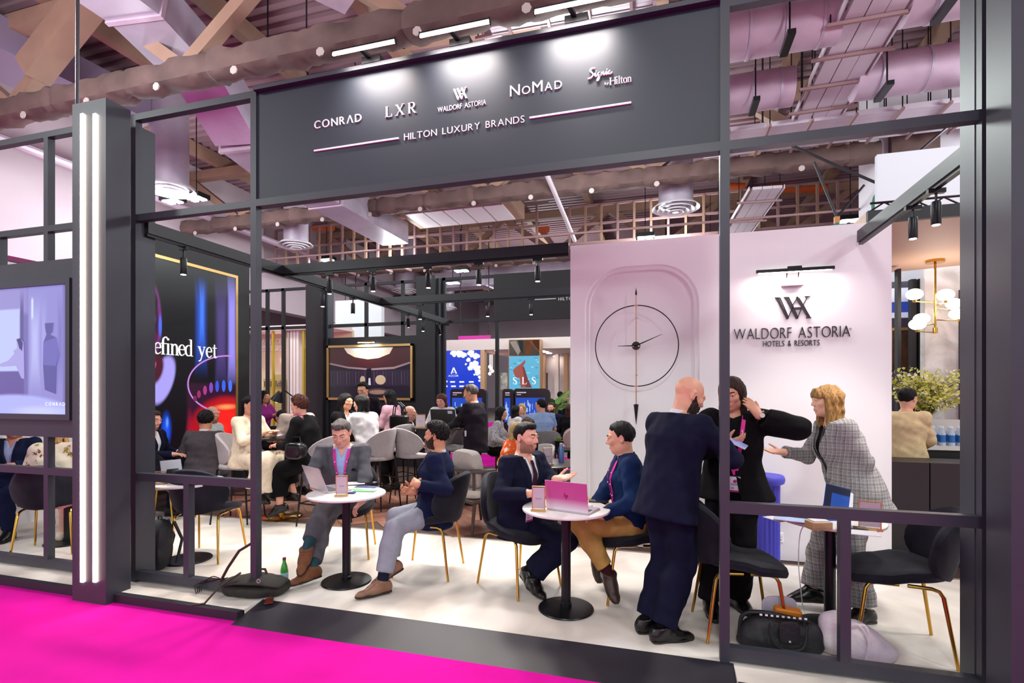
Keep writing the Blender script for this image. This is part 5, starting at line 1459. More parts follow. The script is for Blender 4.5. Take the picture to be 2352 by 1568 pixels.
def wrinkle(X, Y, Z, amp, freq, seed):
    rs = np.random.RandomState(seed)
    out = 0
    for i in range(4):
        w = _n(rs.normal(size=3) * np.array([1, 1, 1.4])) * freq * (0.7 + 0.5 * i)
        ph = rs.rand() * 6.28
        out = out + np.sin(X * F32(w[0]) + Y * F32(w[1]) + Z * F32(w[2]) + F32(ph)) / F32(1 + 0.7 * i)
    return out * F32(amp * 0.5)

def sdf_obj(name, sdf, h, material, parent, origin, mod=None, lo=None, hi=None, pad=0.03, arms=None, mod2=None, blend=0.02):
    b0, b1 = sdf.bbox()
    arms = [a for a in (arms if isinstance(arms, list) else [arms]) if a is not None and a.p]
    for a_ in arms:
        c0, c1 = a_.bbox(); b0 = np.minimum(b0, c0); b1 = np.maximum(b1, c1)
    lo = b0 - pad if lo is None else lo; hi = b1 + pad if hi is None else hi
    D, ax = sdf.field(lo, hi, h)
    if mod is not None:
        D = mod(D, ax[0][:, None, None], ax[1][None, :, None], ax[2][None, None, :])
    for a_ in arms:
        E_, _ = a_.field(lo, hi, h)
        if mod2 is not None: E_ = mod2(E_, ax[0][:, None, None], ax[1][None, :, None], ax[2][None, None, :])
        k = F32(blend); hh = np.maximum(k - np.abs(D - E_), 0) / k
        D = np.minimum(D, E_) - hh * hh * k * F32(0.25)
    V, F = surface_nets(D, ax, h)
    if len(V) == 0: return None
    me = np_mesh(name, V - np.asarray(origin), F, material)
    o = bpy.data.objects.new(name, me); col.objects.link(o); o.parent = parent
    return o

def two_bone(a, t, l1, l2, hint):
    a = np.asarray(a, float); t = np.asarray(t, float); d = t - a
    L = np.linalg.norm(d); m = (l1 + l2) * 0.995
    if L > m: t = a + d / L * m; d = t - a; L = m
    L = max(L, abs(l1 - l2) + 1e-3)
    dn = d / max(np.linalg.norm(d), 1e-9)
    c = (l1 * l1 + L * L - l2 * l2) / (2 * L)
    hgt = math.sqrt(max(l1 * l1 - c * c, 0))
    hv = np.asarray(hint, float); hv = hv - dn * (hv @ dn)
    return a + dn * c + _n(hv) * hgt, t

def rot_about(v, ax, ang):
    ax = _n(ax); v = np.asarray(v, float)
    return v * math.cos(ang) + np.cross(ax, v) * math.sin(ang) + ax * (ax @ v) * (1 - math.cos(ang))

SKIN = {}
def skin_mat(key):
    tones = {'fair': '#e0aa90', 'light': '#d99f82', 'tan': '#c98d6c', 'olive': '#bd8262', 'pink': '#dfa28c'}
    if key not in SKIN:
        SKIN[key] = (mat('skin_' + key, tones[key], 0.5, var=0.06, scale=30, bump=0.05, bscale=200),
                     mat('lip_' + key, {'fair': '#cc8a7a', 'light': '#c27f6c', 'tan': '#b07058', 'olive': '#a86850', 'pink': '#c98272'}[key], 0.45))
    return SKIN[key]
def hair_mat(key):
    c = {'black': ('#090808', '#181516'), 'dark': ('#1a120f', '#46332a'), 'brown': ('#2b1a12', '#54352a'), 'blond': ('#6a4a24', '#b58a52'),
         'grey': ('#2e2a29', '#6d6663'), 'auburn': ('#2a1512', '#6a3a30'), 'fairhair': ('#8a6a3e', '#d2ad74'), 'salt': ('#4a4440', '#8a8480'), 'stubble': ('#8a6351', '#a87c66')}[key]
    return mat('hair_' + key, c[0], 0.55, color2=c[1], scale=14, stretch=(6, 6, 1.2), bump=0.6, bscale=30, spec=0.2)
def cloth(name, color, var=0.12, rough=0.85, bump=0.12, bscale=260, scale=20, sheen=0.0):
    return mat('cloth_' + name, color, rough, var=var, scale=scale, bump=bump, bscale=bscale, sheen=sheen, spec=0.12)

def check_cloth():
    if 'cloth_check' in _MC: return _MC['cloth_check']
    m = cloth('check', '#8d8a8a', var=0.25, scale=120)
    nt = m.node_tree; b = nt.nodes['Principled BSDF']
    base = b.inputs['Base Color'].links[0].from_socket
    tc = nt.nodes.new('ShaderNodeTexCoord')
    tot = None
    for i, sc in enumerate(((0.62, 0.62, 0), (0, 0, 1.0))):
        for j, (per, wd, c) in enumerate(((13.0, 0.95, 1), (13.0, 0.95, -1))):
            w = nt.nodes.new('ShaderNodeTexWave'); w.wave_type = 'BANDS'; w.bands_direction = 'X' if i == 0 else 'Z'
            mp = nt.nodes.new('ShaderNodeMapping'); mp.inputs['Scale'].default_value = (1, 1, 1) if i else (1, 1, 0)
            mp.inputs['Location'].default_value = (0.02 * j, 0, 0.03 * j)
            nt.links.new(tc.outputs['Object'], mp.inputs['Vector']); nt.links.new(mp.outputs['Vector'], w.inputs['Vector'])
            w.inputs['Scale'].default_value = per * (1.0 if j == 0 else 0.5)
            w.inputs['Distortion'].default_value = 0.0
            gt = nt.nodes.new('ShaderNodeMath'); gt.operation = 'GREATER_THAN'; gt.inputs[1].default_value = wd if j == 0 else 0.96
            nt.links.new(w.outputs['Fac'], gt.inputs[0])
            mx = nt.nodes.new('ShaderNodeMixRGB')
            mx.inputs[2].default_value = lin('#c4c1c0') if j == 0 else lin('#5b5658')
            ml = nt.nodes.new('ShaderNodeMath'); ml.operation = 'MULTIPLY'; ml.inputs[1].default_value = 0.5
            nt.links.new(gt.outputs[0], ml.inputs[0]); nt.links.new(ml.outputs[0], mx.inputs[0]); nt.links.new(base, mx.inputs[1])
            base = mx.outputs[0]
    nt.links.new(base, b.inputs['Base Color'])
    return m

def print_cloth(name, ground, spot1, spot2, scale=11.0, thr=0.42):
    if 'cloth_' + name in _MC: return _MC['cloth_' + name]
    m = cloth(name, ground, var=0.05)
    nt = m.node_tree; b = nt.nodes['Principled BSDF']
    base = b.inputs['Base Color'].links[0].from_socket
    tc = nt.nodes.new('ShaderNodeTexCoord')
    for j, c in enumerate((spot1, spot2)):
        v = nt.nodes.new('ShaderNodeTexVoronoi'); v.inputs['Scale'].default_value = scale * (1 + 0.37 * j)
        mp = nt.nodes.new('ShaderNodeMapping'); mp.inputs['Location'].default_value = (0.3 * j, 0.7 * j, 0.2)
        nt.links.new(tc.outputs['Object'], mp.inputs['Vector']); nt.links.new(mp.outputs['Vector'], v.inputs['Vector'])
        nz = nt.nodes.new('ShaderNodeTexNoise'); nz.inputs['Scale'].default_value = 70
        nt.links.new(mp.outputs['Vector'], nz.inputs['Vector'])
        ad = nt.nodes.new('ShaderNodeMath'); ad.operation = 'ADD'
        nt.links.new(v.outputs['Distance'], ad.inputs[0]); nt.links.new(nz.outputs['Fac'], ad.inputs[1])
        lt = nt.nodes.new('ShaderNodeMath'); lt.operation = 'LESS_THAN'; lt.inputs[1].default_value = thr + 0.42
        nt.links.new(ad.outputs[0], lt.inputs[0])
        mx = nt.nodes.new('ShaderNodeMixRGB'); mx.inputs[2].default_value = lin(c)
        nt.links.new(lt.outputs[0], mx.inputs[0]); nt.links.new(base, mx.inputs[1]); base = mx.outputs[0]
    nt.links.new(base, b.inputs['Base Color'])
    return m

class Person:
    """One figure: joints are worked out in world space, every garment is a child mesh."""
    def __init__(s, label, at, face, pelvis_z=0.93, H=1.75, sex='m', build=1.0, lean=0.0, side=0.0, twist=0.0, head=(0, 0, 0),
                 hands=None, feet=None, skin='light', fine=True, group=None, pelvis_off=(0, 0), shoulder_w=None, category='person'):
        s.S = H / 1.75; S = s.S; s.sex = sex; s.fine = fine; s.bd = build
        s.origin = np.array([at[0], at[1], 0.0]); s.skin = skin
        s.root = thing('person', label, category, (at[0], at[1], 0.0), 0.0, group)
        fa = math.radians(face)
        s.f0 = np.array([math.cos(fa), math.sin(fa), 0.0]); s.r0 = np.array([math.sin(fa), -math.cos(fa), 0.0]); z = np.array([0, 0, 1.0])
        la, sa = math.radians(lean), math.radians(side)
        s.P = np.array([at[0], at[1], pelvis_z]) + s.f0 * pelvis_off[1] + s.r0 * pelvis_off[0]
        s.u = _n(z * math.cos(la) + s.f0 * math.sin(la) + s.r0 * math.sin(sa))
        f = _n(s.f0 - s.u * (s.f0 @ s.u))
        tw = math.radians(twist)
        s.f = rot_about(f, s.u, tw); s.r = np.cross(s.f, s.u)
        fem = sex == 'f'
        sw = (shoulder_w or (0.16 if fem else 0.182)) * S
        s.C = s.P + s.u * 0.36 * S; s.NB = s.P + s.u * 0.53 * S - s.f * 0.005
        s.sh = {1: s.P + s.u * 0.485 * S + s.r * sw, -1: s.P + s.u * 0.485 * S - s.r * sw}
        s.hip = {1: s.P + s.r0 * 0.088 * S, -1: s.P - s.r0 * 0.088 * S}
        # head frame
        yaw, pit, rol = [math.radians(a) for a in head]
        hf = rot_about(s.f0 if abs(lean) > 1 else s.f, z, yaw)
        hr = np.cross(hf, z)
        hf = rot_about(hf, hr, -pit); hu = np.cross(hr, hf)
        hu = rot_about(hu, hf, rol); hr = np.cross(hf, hu)
        s.hf, s.hr, s.hu = _n(hf), _n(hr), _n(hu)
        s.hs = S * (0.95 if fem else 1.0) * 1.03
        s.HC = s.NB + s.u * 0.062 * S + s.hu * 0.098 * S + s.hf * 0.028 * S
        # arms / legs
        s.ua, s.fa = 0.285 * S, 0.255 * S
        s.th, s.sn = 0.44 * S, 0.43 * S
        s.wr = {}; s.el = {}; s.hand = {}
        for sd, key in ((1, 'R'), (-1, 'L')):
            hd = (hands or {}).get(key, {})
            t = hd.get('to')
            if t is None:
                t = s.sh[sd] + s.r * sd * 0.06 - s.u * 0.5 * S + s.f * 0.06
            t = np.asarray(t, float)
            hint = np.asarray(hd.get('hint', s.r * sd * 0.5 - s.f * 0.5 - z * 0.6), float)
            s.el[sd], s.wr[sd] = two_bone(s.sh[sd], t, s.ua, s.fa, hint)
            s.hand[sd] = hd
        s.kn = {}; s.an = {}; s.toe = {}
        for sd, key in ((1, 'R'), (-1, 'L')):
            ft = (feet or {}).get(key, {})
            t = ft.get('to')
            if t is None:
                t = np.array([s.hip[sd][0], s.hip[sd][1], 0.0]) + s.r0 * sd * 0.02 + z * 0.085 * S
            hint = np.asarray(ft.get('hint', s.f0), float)
            s.kn[sd], s.an[sd] = two_bone(s.hip[sd], np.asarray(t, float), s.th, s.sn, hint)
            s.toe[sd] = _n(ft.get('toe', s.f0 + s.r0 * sd * 0.15))
        s.hd = None

    # ---- primitives
    def torso(s, o=0.0, top=True):
        S, b = s.S, s.bd; q = Sdf(); P, u, r, f = s.P, s.u, s.r, s.f
        if s.sex == 'f':
            hips, waist, chest, up = (0.112, 1.5), (0.09, 1.42), (0.098, 1.42), (0.072, 1.7)
        else:
            hips, waist, chest, up = (0.108, 1.42), (0.104, 1.42), (0.116, 1.45), (0.08, 1.75)
        def C(a, b_, k0, k1, qa):
            q.cone(P + u * a * S - f * 0.0, P + u * b_ * S, k0[0] * S * b + o, k1[0] * S * b + o, 0.06, qa, (k0[1] + k1[1]) / 2)
        C(0.0, 0.12, hips, waist, s.r0 * 0.5 + r * 0.5)
        C(0.12, 0.24, waist, waist, r)
        C(0.24, 0.38, waist, chest, r)
        C(0.38, 0.455, chest, up, r)
        for sd in (1, -1):
            q.cone(s.NB - u * 0.015, s.sh[sd] + u * 0.005, 0.05 * S + o * 0.6, 0.052 * S * b + o, 0.05)
        if s.sex == 'f':
            for sd in (1, -1):
                q.ell(P + u * 0.335 * S + f * 0.062 * S * b + r * sd * 0.072 * S, np.array([0.062, 0.055, 0.06]) * S * b + o, None, 0.05)
        return q
    def arm(s, sd, o=0.0, o2=None, t1=1.0, t0=0.0):
        S, b = s.S, 0.5 + 0.5 * s.bd; q = Sdf(); o2 = o if o2 is None else o2
        k = 0.92 if s.sex == 'f' else 1.0
        q.cone(s.sh[sd] + (s.el[sd] - s.sh[sd]) * t0, s.el[sd], 0.054 * S * b * k + o, 0.043 * S * b * k + o2, 0.035)
        e = s.el[sd] + (s.wr[sd] - s.el[sd]) * t1
        q.cone(s.el[sd], e, 0.043 * S * b * k + o2, (0.043 + (0.029 - 0.043) * t1) * S * k + o2, 0.03)
        return q
    def leg(s, sd, o=0.0, o2=None, t1=1.0, ok=None):
        S, b = s.S, s.bd; q = Sdf(); o2 = o if o2 is None else o2; ok = o if ok is None else ok
        q.cone(s.hip[sd], s.kn[sd], 0.086 * S * b + o, 0.06 * S + ok, 0.05 if o > 0 else 0.02)
        e = s.kn[sd] + (s.an[sd] - s.kn[sd]) * t1
        q.cone(s.kn[sd], s.kn[sd] + (s.an[sd] - s.kn[sd]) * 0.35, 0.06 * S + ok, 0.056 * S + (ok + o2) / 2, 0.03)
        q.cone(s.kn[sd] + (s.an[sd] - s.kn[sd]) * 0.35, e, 0.056 * S + (ok + o2) / 2, 0.038 * S + o2, 0.03)
        return q
    def hl(s, x, y, z):
        return s.HC + (s.hr * x + s.hf * y + s.hu * z) * s.hs
    def face_sdf(s):
        q = Sdf(); h = s.hs; M = np.array([s.hr, s.hf, s.hu]); fem = s.sex == 'f'
        E = lambda c, r, k=0.03, op='u': q.ell(s.hl(*c), np.array(r) * h, M, k, op)
        E((0, -0.012, 0.038), (0.076, 0.097, 0.086))
        E((0, 0.016, -0.03), (0.063 if not fem else 0.060, 0.078, 0.084), 0.04)
        E((0, 0.058, -0.094), (0.028 if not fem else 0.021, 0.024, 0.022), 0.035)
        for sd in (1, -1):
            E((sd * 0.043, 0.008, -0.07), (0.02, 0.03, 0.026), 0.04)
            E((sd * 0.042, 0.062, -0.016), (0.024, 0.022, 0.02), 0.025)
            E((sd * 0.034, 0.1, 0.010), (0.019, 0.014, 0.0115), 0.014, 's')
            E((sd * 0.0335, 0.0785, 0.0115), (0.0155, 0.0145, 0.0125), 0.005)
            E((sd * 0.0335, 0.0855, 0.0185), (0.0165, 0.0105, 0.0068), 0.004)
            q.cone(s.hl(sd * 0.012, 0.0905, 0.029), s.hl(sd * 0.052, 0.074, 0.03), 0.0085 * h, 0.0075 * h, 0.016)
            E((sd * 0.0125, 0.0955, -0.028), (0.0095, 0.011, 0.008), 0.008)
            E((sd * 0.079, -0.012, 0.0), (0.009, 0.021, 0.033), 0.012)
            E((sd * 0.085, -0.004, 0.003), (0.006, 0.011, 0.018), 0.006, 's')
        q.cone(s.hl(0, 0.088, 0.02), s.hl(0, 0.1105 if not fem else 0.107, -0.022), 0.0085 * h, 0.0115 * h, 0.012)
        q.cone(s.hl(-0.017, 0.085, -0.0575), s.hl(0.017, 0.085, -0.0575), 0.0085 * h, 0.0085 * h, 0.008)
        q.cone(s.hl(-0.014, 0.086, -0.0685), s.hl(0.014, 0.086, -0.0685), 0.0092 * h, 0.0092 * h, 0.005)
        return q
    def neck(s, o=0.0):
        q = Sdf(); k = 0.047 if s.sex == 'f' else 0.057
        q.cone(s.NB - s.u * 0.04, s.hl(0, -0.022, -0.05), (k + 0.006) * s.S + o, k * s.S + o, 0.035)
        return q
    def hand_sdf(s, sd):
        q = Sdf(); hd = s.hand[sd]; S = s.S * (0.93 if s.sex == 'f' else 1.0)
        w = s.wr[sd]
        fd = _n(w - s.el[sd])
        d = _n(hd.get('dir', fd)); n = np.asarray(hd.get('palm', -np.array([0, 0, 1.0])), float)
        n = _n(n - d * (n @ d)); t = np.cross(d, n) * (1 if sd == 1 else -1)
        curl = hd.get('curl', 0.35); spread = hd.get('spread', 0.06)
        kn = [(0.088, 0.031, 0.070), (0.092, 0.0105, 0.079), (0.087, -0.0105, 0.073), (0.078, -0.030, 0.057)]
        q.cone(w - d * 0.01, w + d * 0.03 * S, 0.027 * S, 0.022 * S, 0.02, t, 1.25)
        for i, (L, off, fl) in enumerate(kn):
            K = w + (d * L + t * off) * S
            q.cone(w + (d * 0.02 + t * off * 0.55) * S, K, 0.0155 * S, 0.0115 * S, 0.014)
            p = K; c0 = hd.get('curls', [curl] * 4)[i]
            dd = _n(d + t * off * spread * 20 * 0.25)
            ax = np.cross(dd, n)
            ang = 0
            for j, (fr, m) in enumerate(((0.46, 0.7), (0.3, 1.0), (0.24, 0.8))):
                ang += c0 * m
                v = rot_about(dd, ax, ang)
                e = p + v * fl * fr * S
                q.cone(p, e, (0.0094 - 0.0009 * j) * S, (0.0088 - 0.0011 * j) * S, 0.004 if j else 0.008)
                p = e
        tc = hd.get('thumb', 0.5)
        p = w + (d * 0.026 + t * 0.024) * S
        v = _n(d * 0.62 + t * (0.75 if tc < 0.8 else 0.45) + n * (0.25 + 0.5 * tc))
        for j, (L, r0, r1) in enumerate(((0.042, 0.0145, 0.0115), (0.032, 0.0112, 0.0102), (0.026, 0.010, 0.0078))):
            e = p + v * L * S
            q.cone(p, e, r0 * S, r1 * S, 0.012 if j == 0 else 0.004); p = e
            v = _n(v + d * 0.32 + n * 0.12 * tc)
        return q
    # ---- the body: one SDF, sampled finely at head and hands, coarsely elsewhere
    def body(s, bare_legs=False, lip=True, bare_arms=False):
        S = s.S
        full = s.torso(-0.012)
        for sd in (1, -1):
            bl = 0.0 if bare_legs else -0.012
            full.join(s.arm(sd, -0.004 if not bare_arms else 0.0)); full.join(s.leg(sd, bl, min(bl + 0.004, 0)))
            d_ = s.toe[sd]; sid_ = _n(np.cross(d_, [0, 0, 1.0])); up_ = np.cross(sid_, d_)
            full.cone(s.an[sd], s.an[sd] + d_ * 0.1 * S - up_ * 0.055 * S, 0.03 * S, 0.022 * S, 0.02)
        full.join(s.neck())
        face = s.face_sdf(); full.join(face)
        hs = {sd: s.hand_sdf(sd) for sd in (1, -1)}
        for sd in (1, -1): full.join(hs[sd])
        s.full = full; s.face = face
        hc, hh = (0.017, 0.0046) if s.fine else (0.026, 0.0078)
        Vs, Fs, off = [], [], 0
        boxes = []
        lo, hi = face.bbox(); lo = lo - 0.012; hi = hi + 0.012; lo[2] -= 0.05
        boxes.append((lo, hi, hh))
        for sd in (1, -1):
            l2, h2 = hs[sd].bbox(); boxes.append((l2 - 0.008, h2 + 0.008, 0.0042 if s.fine else 0.0075))
        for (l, h_, st) in boxes:
            D, ax = full.field(l, h_, st)
            V, F = surface_nets(D, ax, st, closed=False)
            Vs.append(V); Fs.append(F + off); off += len(V)
        lo, hi = full.bbox()
        D, ax = full.field(lo - 0.03, hi + 0.03, hc)
        V, F = surface_nets(D, ax, hc)
        inside = np.zeros(len(V), bool)
        for (l, h_, st) in boxes:
            inside |= ((V > l + hc * 1.3) & (V < h_ - hc * 1.3)).all(1)
        F = F[~inside[F].all(1)]
        # pull the coarse skin in a touch so the fine skin is the one that shows where they overlap
        Vs.append(V); Fs.append(F + off)
        V = np.concatenate(Vs); F = np.concatenate(Fs)
        used = np.zeros(len(V), bool); used[F.ravel()] = True
        remap = np.cumsum(used) - 1
        V = V[used]; F = remap[F]
        cen = V[F].mean(1) - s.HC
        x, y, z_ = [cen @ a / s.hs for a in (s.hr, s.hf, s.hu)]
        lipm = (y > 0.072) & ((x / 0.0215) ** 2 + ((z_ + 0.0635) / 0.0118) ** 2 < 1)
        me = np_mesh('body', V - s.origin, F, list(skin_mat(s.skin)), lipm.astype(int) if lip else None)
        o = bpy.data.objects.new('body', me); col.objects.link(o); o.parent = s.root; s.bo = (me, x, y, z_, lipm)
        if s.fine: s.eyes()
        return s
    def eyes(s, look=(0, 0.9, -0.25)):
        ew = mat('eye_white', '#d8cfc8', 0.25); ei = mat('eye_iris', '#1d120c', 0.2)
        for sd in (1, -1):
            c = s.hl(sd * 0.0335, 0.0832, 0.0085)
            mb = MB().sphere((0, 0, 0), 0.0108 * s.hs, 12, 8)
            n0 = len(mb.f)
            d = Vector(_n(s.hf * 0.95 + s.hu * -0.12))
            mb2 = MB().sphere(tuple(d * 0.0040 * s.hs), 0.0077 * s.hs, 10, 6)
            mb.add(mb2.v, mb2.f)
            me = mesh_of('eye', mb, ew); me.materials.append(ei)
            for i in range(n0, len(me.polygons)): me.polygons[i].material_index = 1
            o = obj('eye', me, None, s.root, loc=tuple(c - s.origin))
    def brows(s, color='dark', w=0.0045):
        for sd in (1, -1):
            pts = [s.hl(sd * a, b, c) - s.origin for a, b, c in ((0.013, 0.1, 0.030), (0.028, 0.098, 0.036), (0.044, 0.087, 0.036), (0.055, 0.075, 0.030))]
            mb = MB().tube(pts, [w * 0.8 * s.hs, w * s.hs, w * s.hs, w * 0.4 * s.hs], 6)
            obj('eyebrow', mb, hair_mat(color), s.root)
        return s
    def hair(s, style, color, vol=0.012, h=None):
        q = Sdf(); k = s.hs; M = np.array([s.hr, s.hf, s.hu]); h = h or (0.006 if s.fine else 0.011)
        E = lambda c, r, kk=0.03, op='u': q.ell(s.hl(*c), np.array(r) * k, M, kk, op)
        v = vol
        E((0, -0.012, 0.038), (0.076 + v, 0.097 + v, 0.086 + v))
        if style == 'curly':
            E((0, 0.03, 0.09), (0.065, 0.06, 0.045))
        if style in ('quiff', 'swept'):
            E((0.01, 0.055, 0.095), (0.055, 0.045, 0.036))
        if style in ('long', 'wavy', 'bob', 'fringe'):
            L = {'long': 0.27, 'wavy': 0.24, 'bob': 0.11, 'fringe': 0.2}[style]
            for sd in (1, -1):
                q.cone(s.hl(sd * 0.07, -0.02, 0.03), s.hl(sd * 0.082, -0.015, -L), 0.026 * k, 0.024 * k, 0.03, s.hf, 1.6)
                if style == 'fringe':
                    q.cone(s.hl(sd * 0.076, 0.015, 0.03), s.hl(sd * 0.088, 0.03, -L * 0.95), 0.022 * k, 0.026 * k, 0.03, s.hf, 1.5)
            q.cone(s.hl(0, -0.072, 0.03), s.hl(0, -0.088, -L), 0.045 * k, 0.032 * k, 0.03, s.hr, 1.9)
        if style == 'fringe':
            q.cone(s.hl(-0.045, 0.083, 0.062), s.hl(0.045, 0.083, 0.062), 0.02 * k, 0.02 * k, 0.03, s.hu, 1.7)
        if style in ('pony', 'bun'):
            E((0, -0.125, 0.03 if style == 'pony' else 0.06), (0.035, 0.04, 0.035))
            if style == 'pony':
                q.cone(s.hl(0, -0.14, 0.03), s.hl(0, -0.13, -0.18), 0.03 * k, 0.018 * k, 0.03)
        hl_front = {'short': 0.082, 'quiff': 0.085, 'swept': 0.083, 'curly': 0.075, 'stubble': 0.09, 'long': 0.078, 'wavy': 0.078, 'bob': 0.07, 'fringe': 0.035, 'pony': 0.08, 'bun': 0.08}.get(style, 0.08)
        fem = style in ('long', 'wavy', 'bob', 'fringe')
        rnd = random.Random(hash(style) % 1000).randint(0, 999)
        def mod(D, X, Y, Z):
            dx, dy, dz = [(a - F32(c)) / F32(k) for a, c in zip((X, Y, Z), s.HC)]
            lx, ly, lz = [dx * F32(a[0]) + dy * F32(a[1]) + dz * F32(a[2]) for a in (s.hr, s.hf, s.hu)]
            if fem:
                zl = np.interp(ly, [-0.2, 0.02, 0.05, 0.075, 0.13], [-0.6, -0.6, 0.03, hl_front - 0.01, hl_front]).astype(F32)
                g = (zl - lz)
                face = np.sqrt((lx / F32(0.064)) ** 2 + ((ly - F32(0.1)) / F32(0.095)) ** 2 + ((lz + F32(0.035)) / F32(0.10 if style != 'fringe' else 0.078)) ** 2) - 1
                g = np.maximum(g, -face * F32(0.06))
                D = np.maximum(D, np.where(np.abs(lx) < 0.2, g * F32(k), 1))
            else:
                zl = np.interp(ly, [-0.14, -0.07, -0.03, -0.005, 0.014, 0.026, 0.044, 0.1], [-0.082, -0.07, -0.03, 0.005, 0.0, 0.04, hl_front - 0.012, hl_front]).astype(F32)
                if style in ('pony', 'bun'):
                    zl = np.where(ly < -0.1, F32(-1), zl)
                zl = zl + F32(0.004) * np.sin(lx * F32(190)) + F32(0.003) * np.sin(lx * F32(431) + 1)
                tp = np.clip((lz - zl) / F32(0.055), 0, 1)
                D = D + F32(max(v - 0.0015, 0) * k) * (1 - tp * (2 - tp)) * np.where(ly < -0.1, F32(0.6), F32(1.0))
                D = np.maximum(D, (zl - lz) * F32(k))
                if style == 'bald':
                    D = np.maximum(D, (lz - F32(0.03)) * F32(k))
            if style == 'curly' or style == 'wavyshort':
                for fq, am in ((150, 0.011), (260, 0.006)):
                    a1 = (X + Y * F32(0.4) - Z * F32(0.3)) * F32(fq); a2 = (Y - X * F32(0.35) + Z * F32(0.5)) * F32(fq); a3 = (Z + X * F32(0.3) + Y * F32(0.2)) * F32(fq)
                    D = D + F32(am) * np.sin(a1 + np.sin(a2 * F32(0.5))) * np.sin(a2) * np.sin(a3 + np.sin(a1 * F32(0.6)))
            else:
                D = D + wrinkle(X + Z * F32(0.15), Y, Z * F32(0.25), 0.0035, 190, rnd) + wrinkle(X, Y, Z, 0.003, 60, rnd + 1)
            return D
        sdf_obj('hair', q, h, hair_mat(color), s.root, s.origin, mod)
        return s
    def beard(s, color='dark', t=0.004, full=True):
        me, x_, y_, z2, lipm = s.bo
        me.materials.append(hair_mat(color))
        zb_ = np.interp(y_, [-0.02, 0.0, 0.03, 0.06, 0.085, 0.12], [-0.2, 0.004, -0.021, -0.049, -0.0435, -0.0435])
        mk = (z2 < zb_) & (z2 > -0.122) & (np.abs(x_) < 0.1) & ~lipm & ~((np.abs(x_) < 0.0215) & (z2 < -0.049) & (z2 > -0.079))
        mi = np.where(mk, 2, lipm.astype(int)).astype(np.int32)
        me.polygons.foreach_set('material_index', mi); me.update()
        if t < 0.003: return s
        q = Sdf(); q.join(s.face_sdf())
        def mod(D, X, Y, Z):
            dx, dy, dz = [(a - F32(c)) / F32(s.hs) for a, c in zip((X, Y, Z), s.HC)]
            lx, ly, lz = [dx * F32(a[0]) + dy * F32(a[1]) + dz * F32(a[2]) for a in (s.hr, s.hf, s.hu)]
            D = D - F32(t)
            zb = np.interp(ly, [-0.02, 0.0, 0.03, 0.06, 0.085, 0.12], [-0.2, 0.005, -0.02, -0.048, -0.0425, -0.0425]).astype(F32)
            D = np.maximum(D, (lz - zb) * F32(s.hs))
            lips = np.sqrt((lx / F32(0.0215)) ** 2 + ((lz + F32(0.0635)) / F32(0.0125)) ** 2) - 1
            D = np.maximum(D, np.where(ly > 0.05, -lips * F32(0.012), -1))
            D = np.maximum(D, (F32(-0.125) - lz) * F32(s.hs))
            return D + wrinkle(X, Y, Z, 0.0012, 300, 5)
        sdf_obj('beard', q, 0.0042 if s.fine else 0.009, hair_mat(color), s.root, s.origin, mod)
        return s
    # ---- clothes
    def tl(s, X, Y, Z):
        dx, dy, dz = [a - F32(c) for a, c in zip((X, Y, Z), s.P)]
        return [dx * F32(a[0]) + dy * F32(a[1]) + dz * F32(a[2]) for a in (s.r, s.f, s.u)]
    def shirt(s, material, name='shirt', o=0.006, sleeves=True, t1=0.97, collar=True, hem=-0.02, so=0.004, h=None, open_v=0.0, short=None, wr=0.0015, cf=1.0):
        q = s.torso(o); arl = []
        for sd in (1, -1):
            ar = Sdf(); arl.append(ar)
            if short is not None:
                ar.join(Sdf().cone(s.sh[sd], s.sh[sd] + (s.el[sd] - s.sh[sd]) * short, 0.056 * s.S + so, 0.05 * s.S + so + 0.012, 0.035))
                ar.cut(s.sh[sd] + (s.el[sd] - s.sh[sd]) * (short - 0.02), s.el[sd] - s.sh[sd], 0.13)
            elif sleeves:
                ar.join(s.arm(sd, so, so, t1))
                e = s.el[sd] + (s.wr[sd] - s.el[sd]) * (t1 - 0.02)
                ar.cut(e, s.wr[sd] - s.el[sd], 0.075)
        if collar: s.collar(material, None if cf == 1.0 else (0.061 if s.sex == 'm' else 0.053) * cf)
        S = s.S
        def mod(D, X, Y, Z):
            a, b, c = s.tl(X, Y, Z)
            D = D + wrinkle(X, Y, Z, wr, 42, int(abs(s.origin[0] * 100)) % 97)
            D = np.maximum(D, (F32(hem) - c))
            D = np.maximum(D, c - F32((0.575 if o > 0.01 else 0.535) * S) + np.where(b > 0, F32(open_v) * (1 - np.clip(np.abs(a) / F32(0.085), 0, 1)), 0))
            nh = np.sqrt(a * a + (b - F32(0.012)) ** 2) - F32((0.06 if s.sex == 'm' else 0.056) * S)
            D = np.maximum(D, -np.maximum(nh, F32((0.49 - open_v) * S) - c))
            if collar:
                g = np.maximum(np.abs(a) - (c - F32(0.44 * S)) * F32(0.4), F32(0.02) - b)
                D = np.maximum(D, -np.maximum(g, F32(0.44 * S) - c))
            return D
        return sdf_obj(name, q, h or (0.0085 if s.fine else 0.016), material, s.root, s.origin, mod, arms=arl,
                       mod2=lambda D, X, Y, Z: D + wrinkle(X, Y, Z, wr, 45, 11))
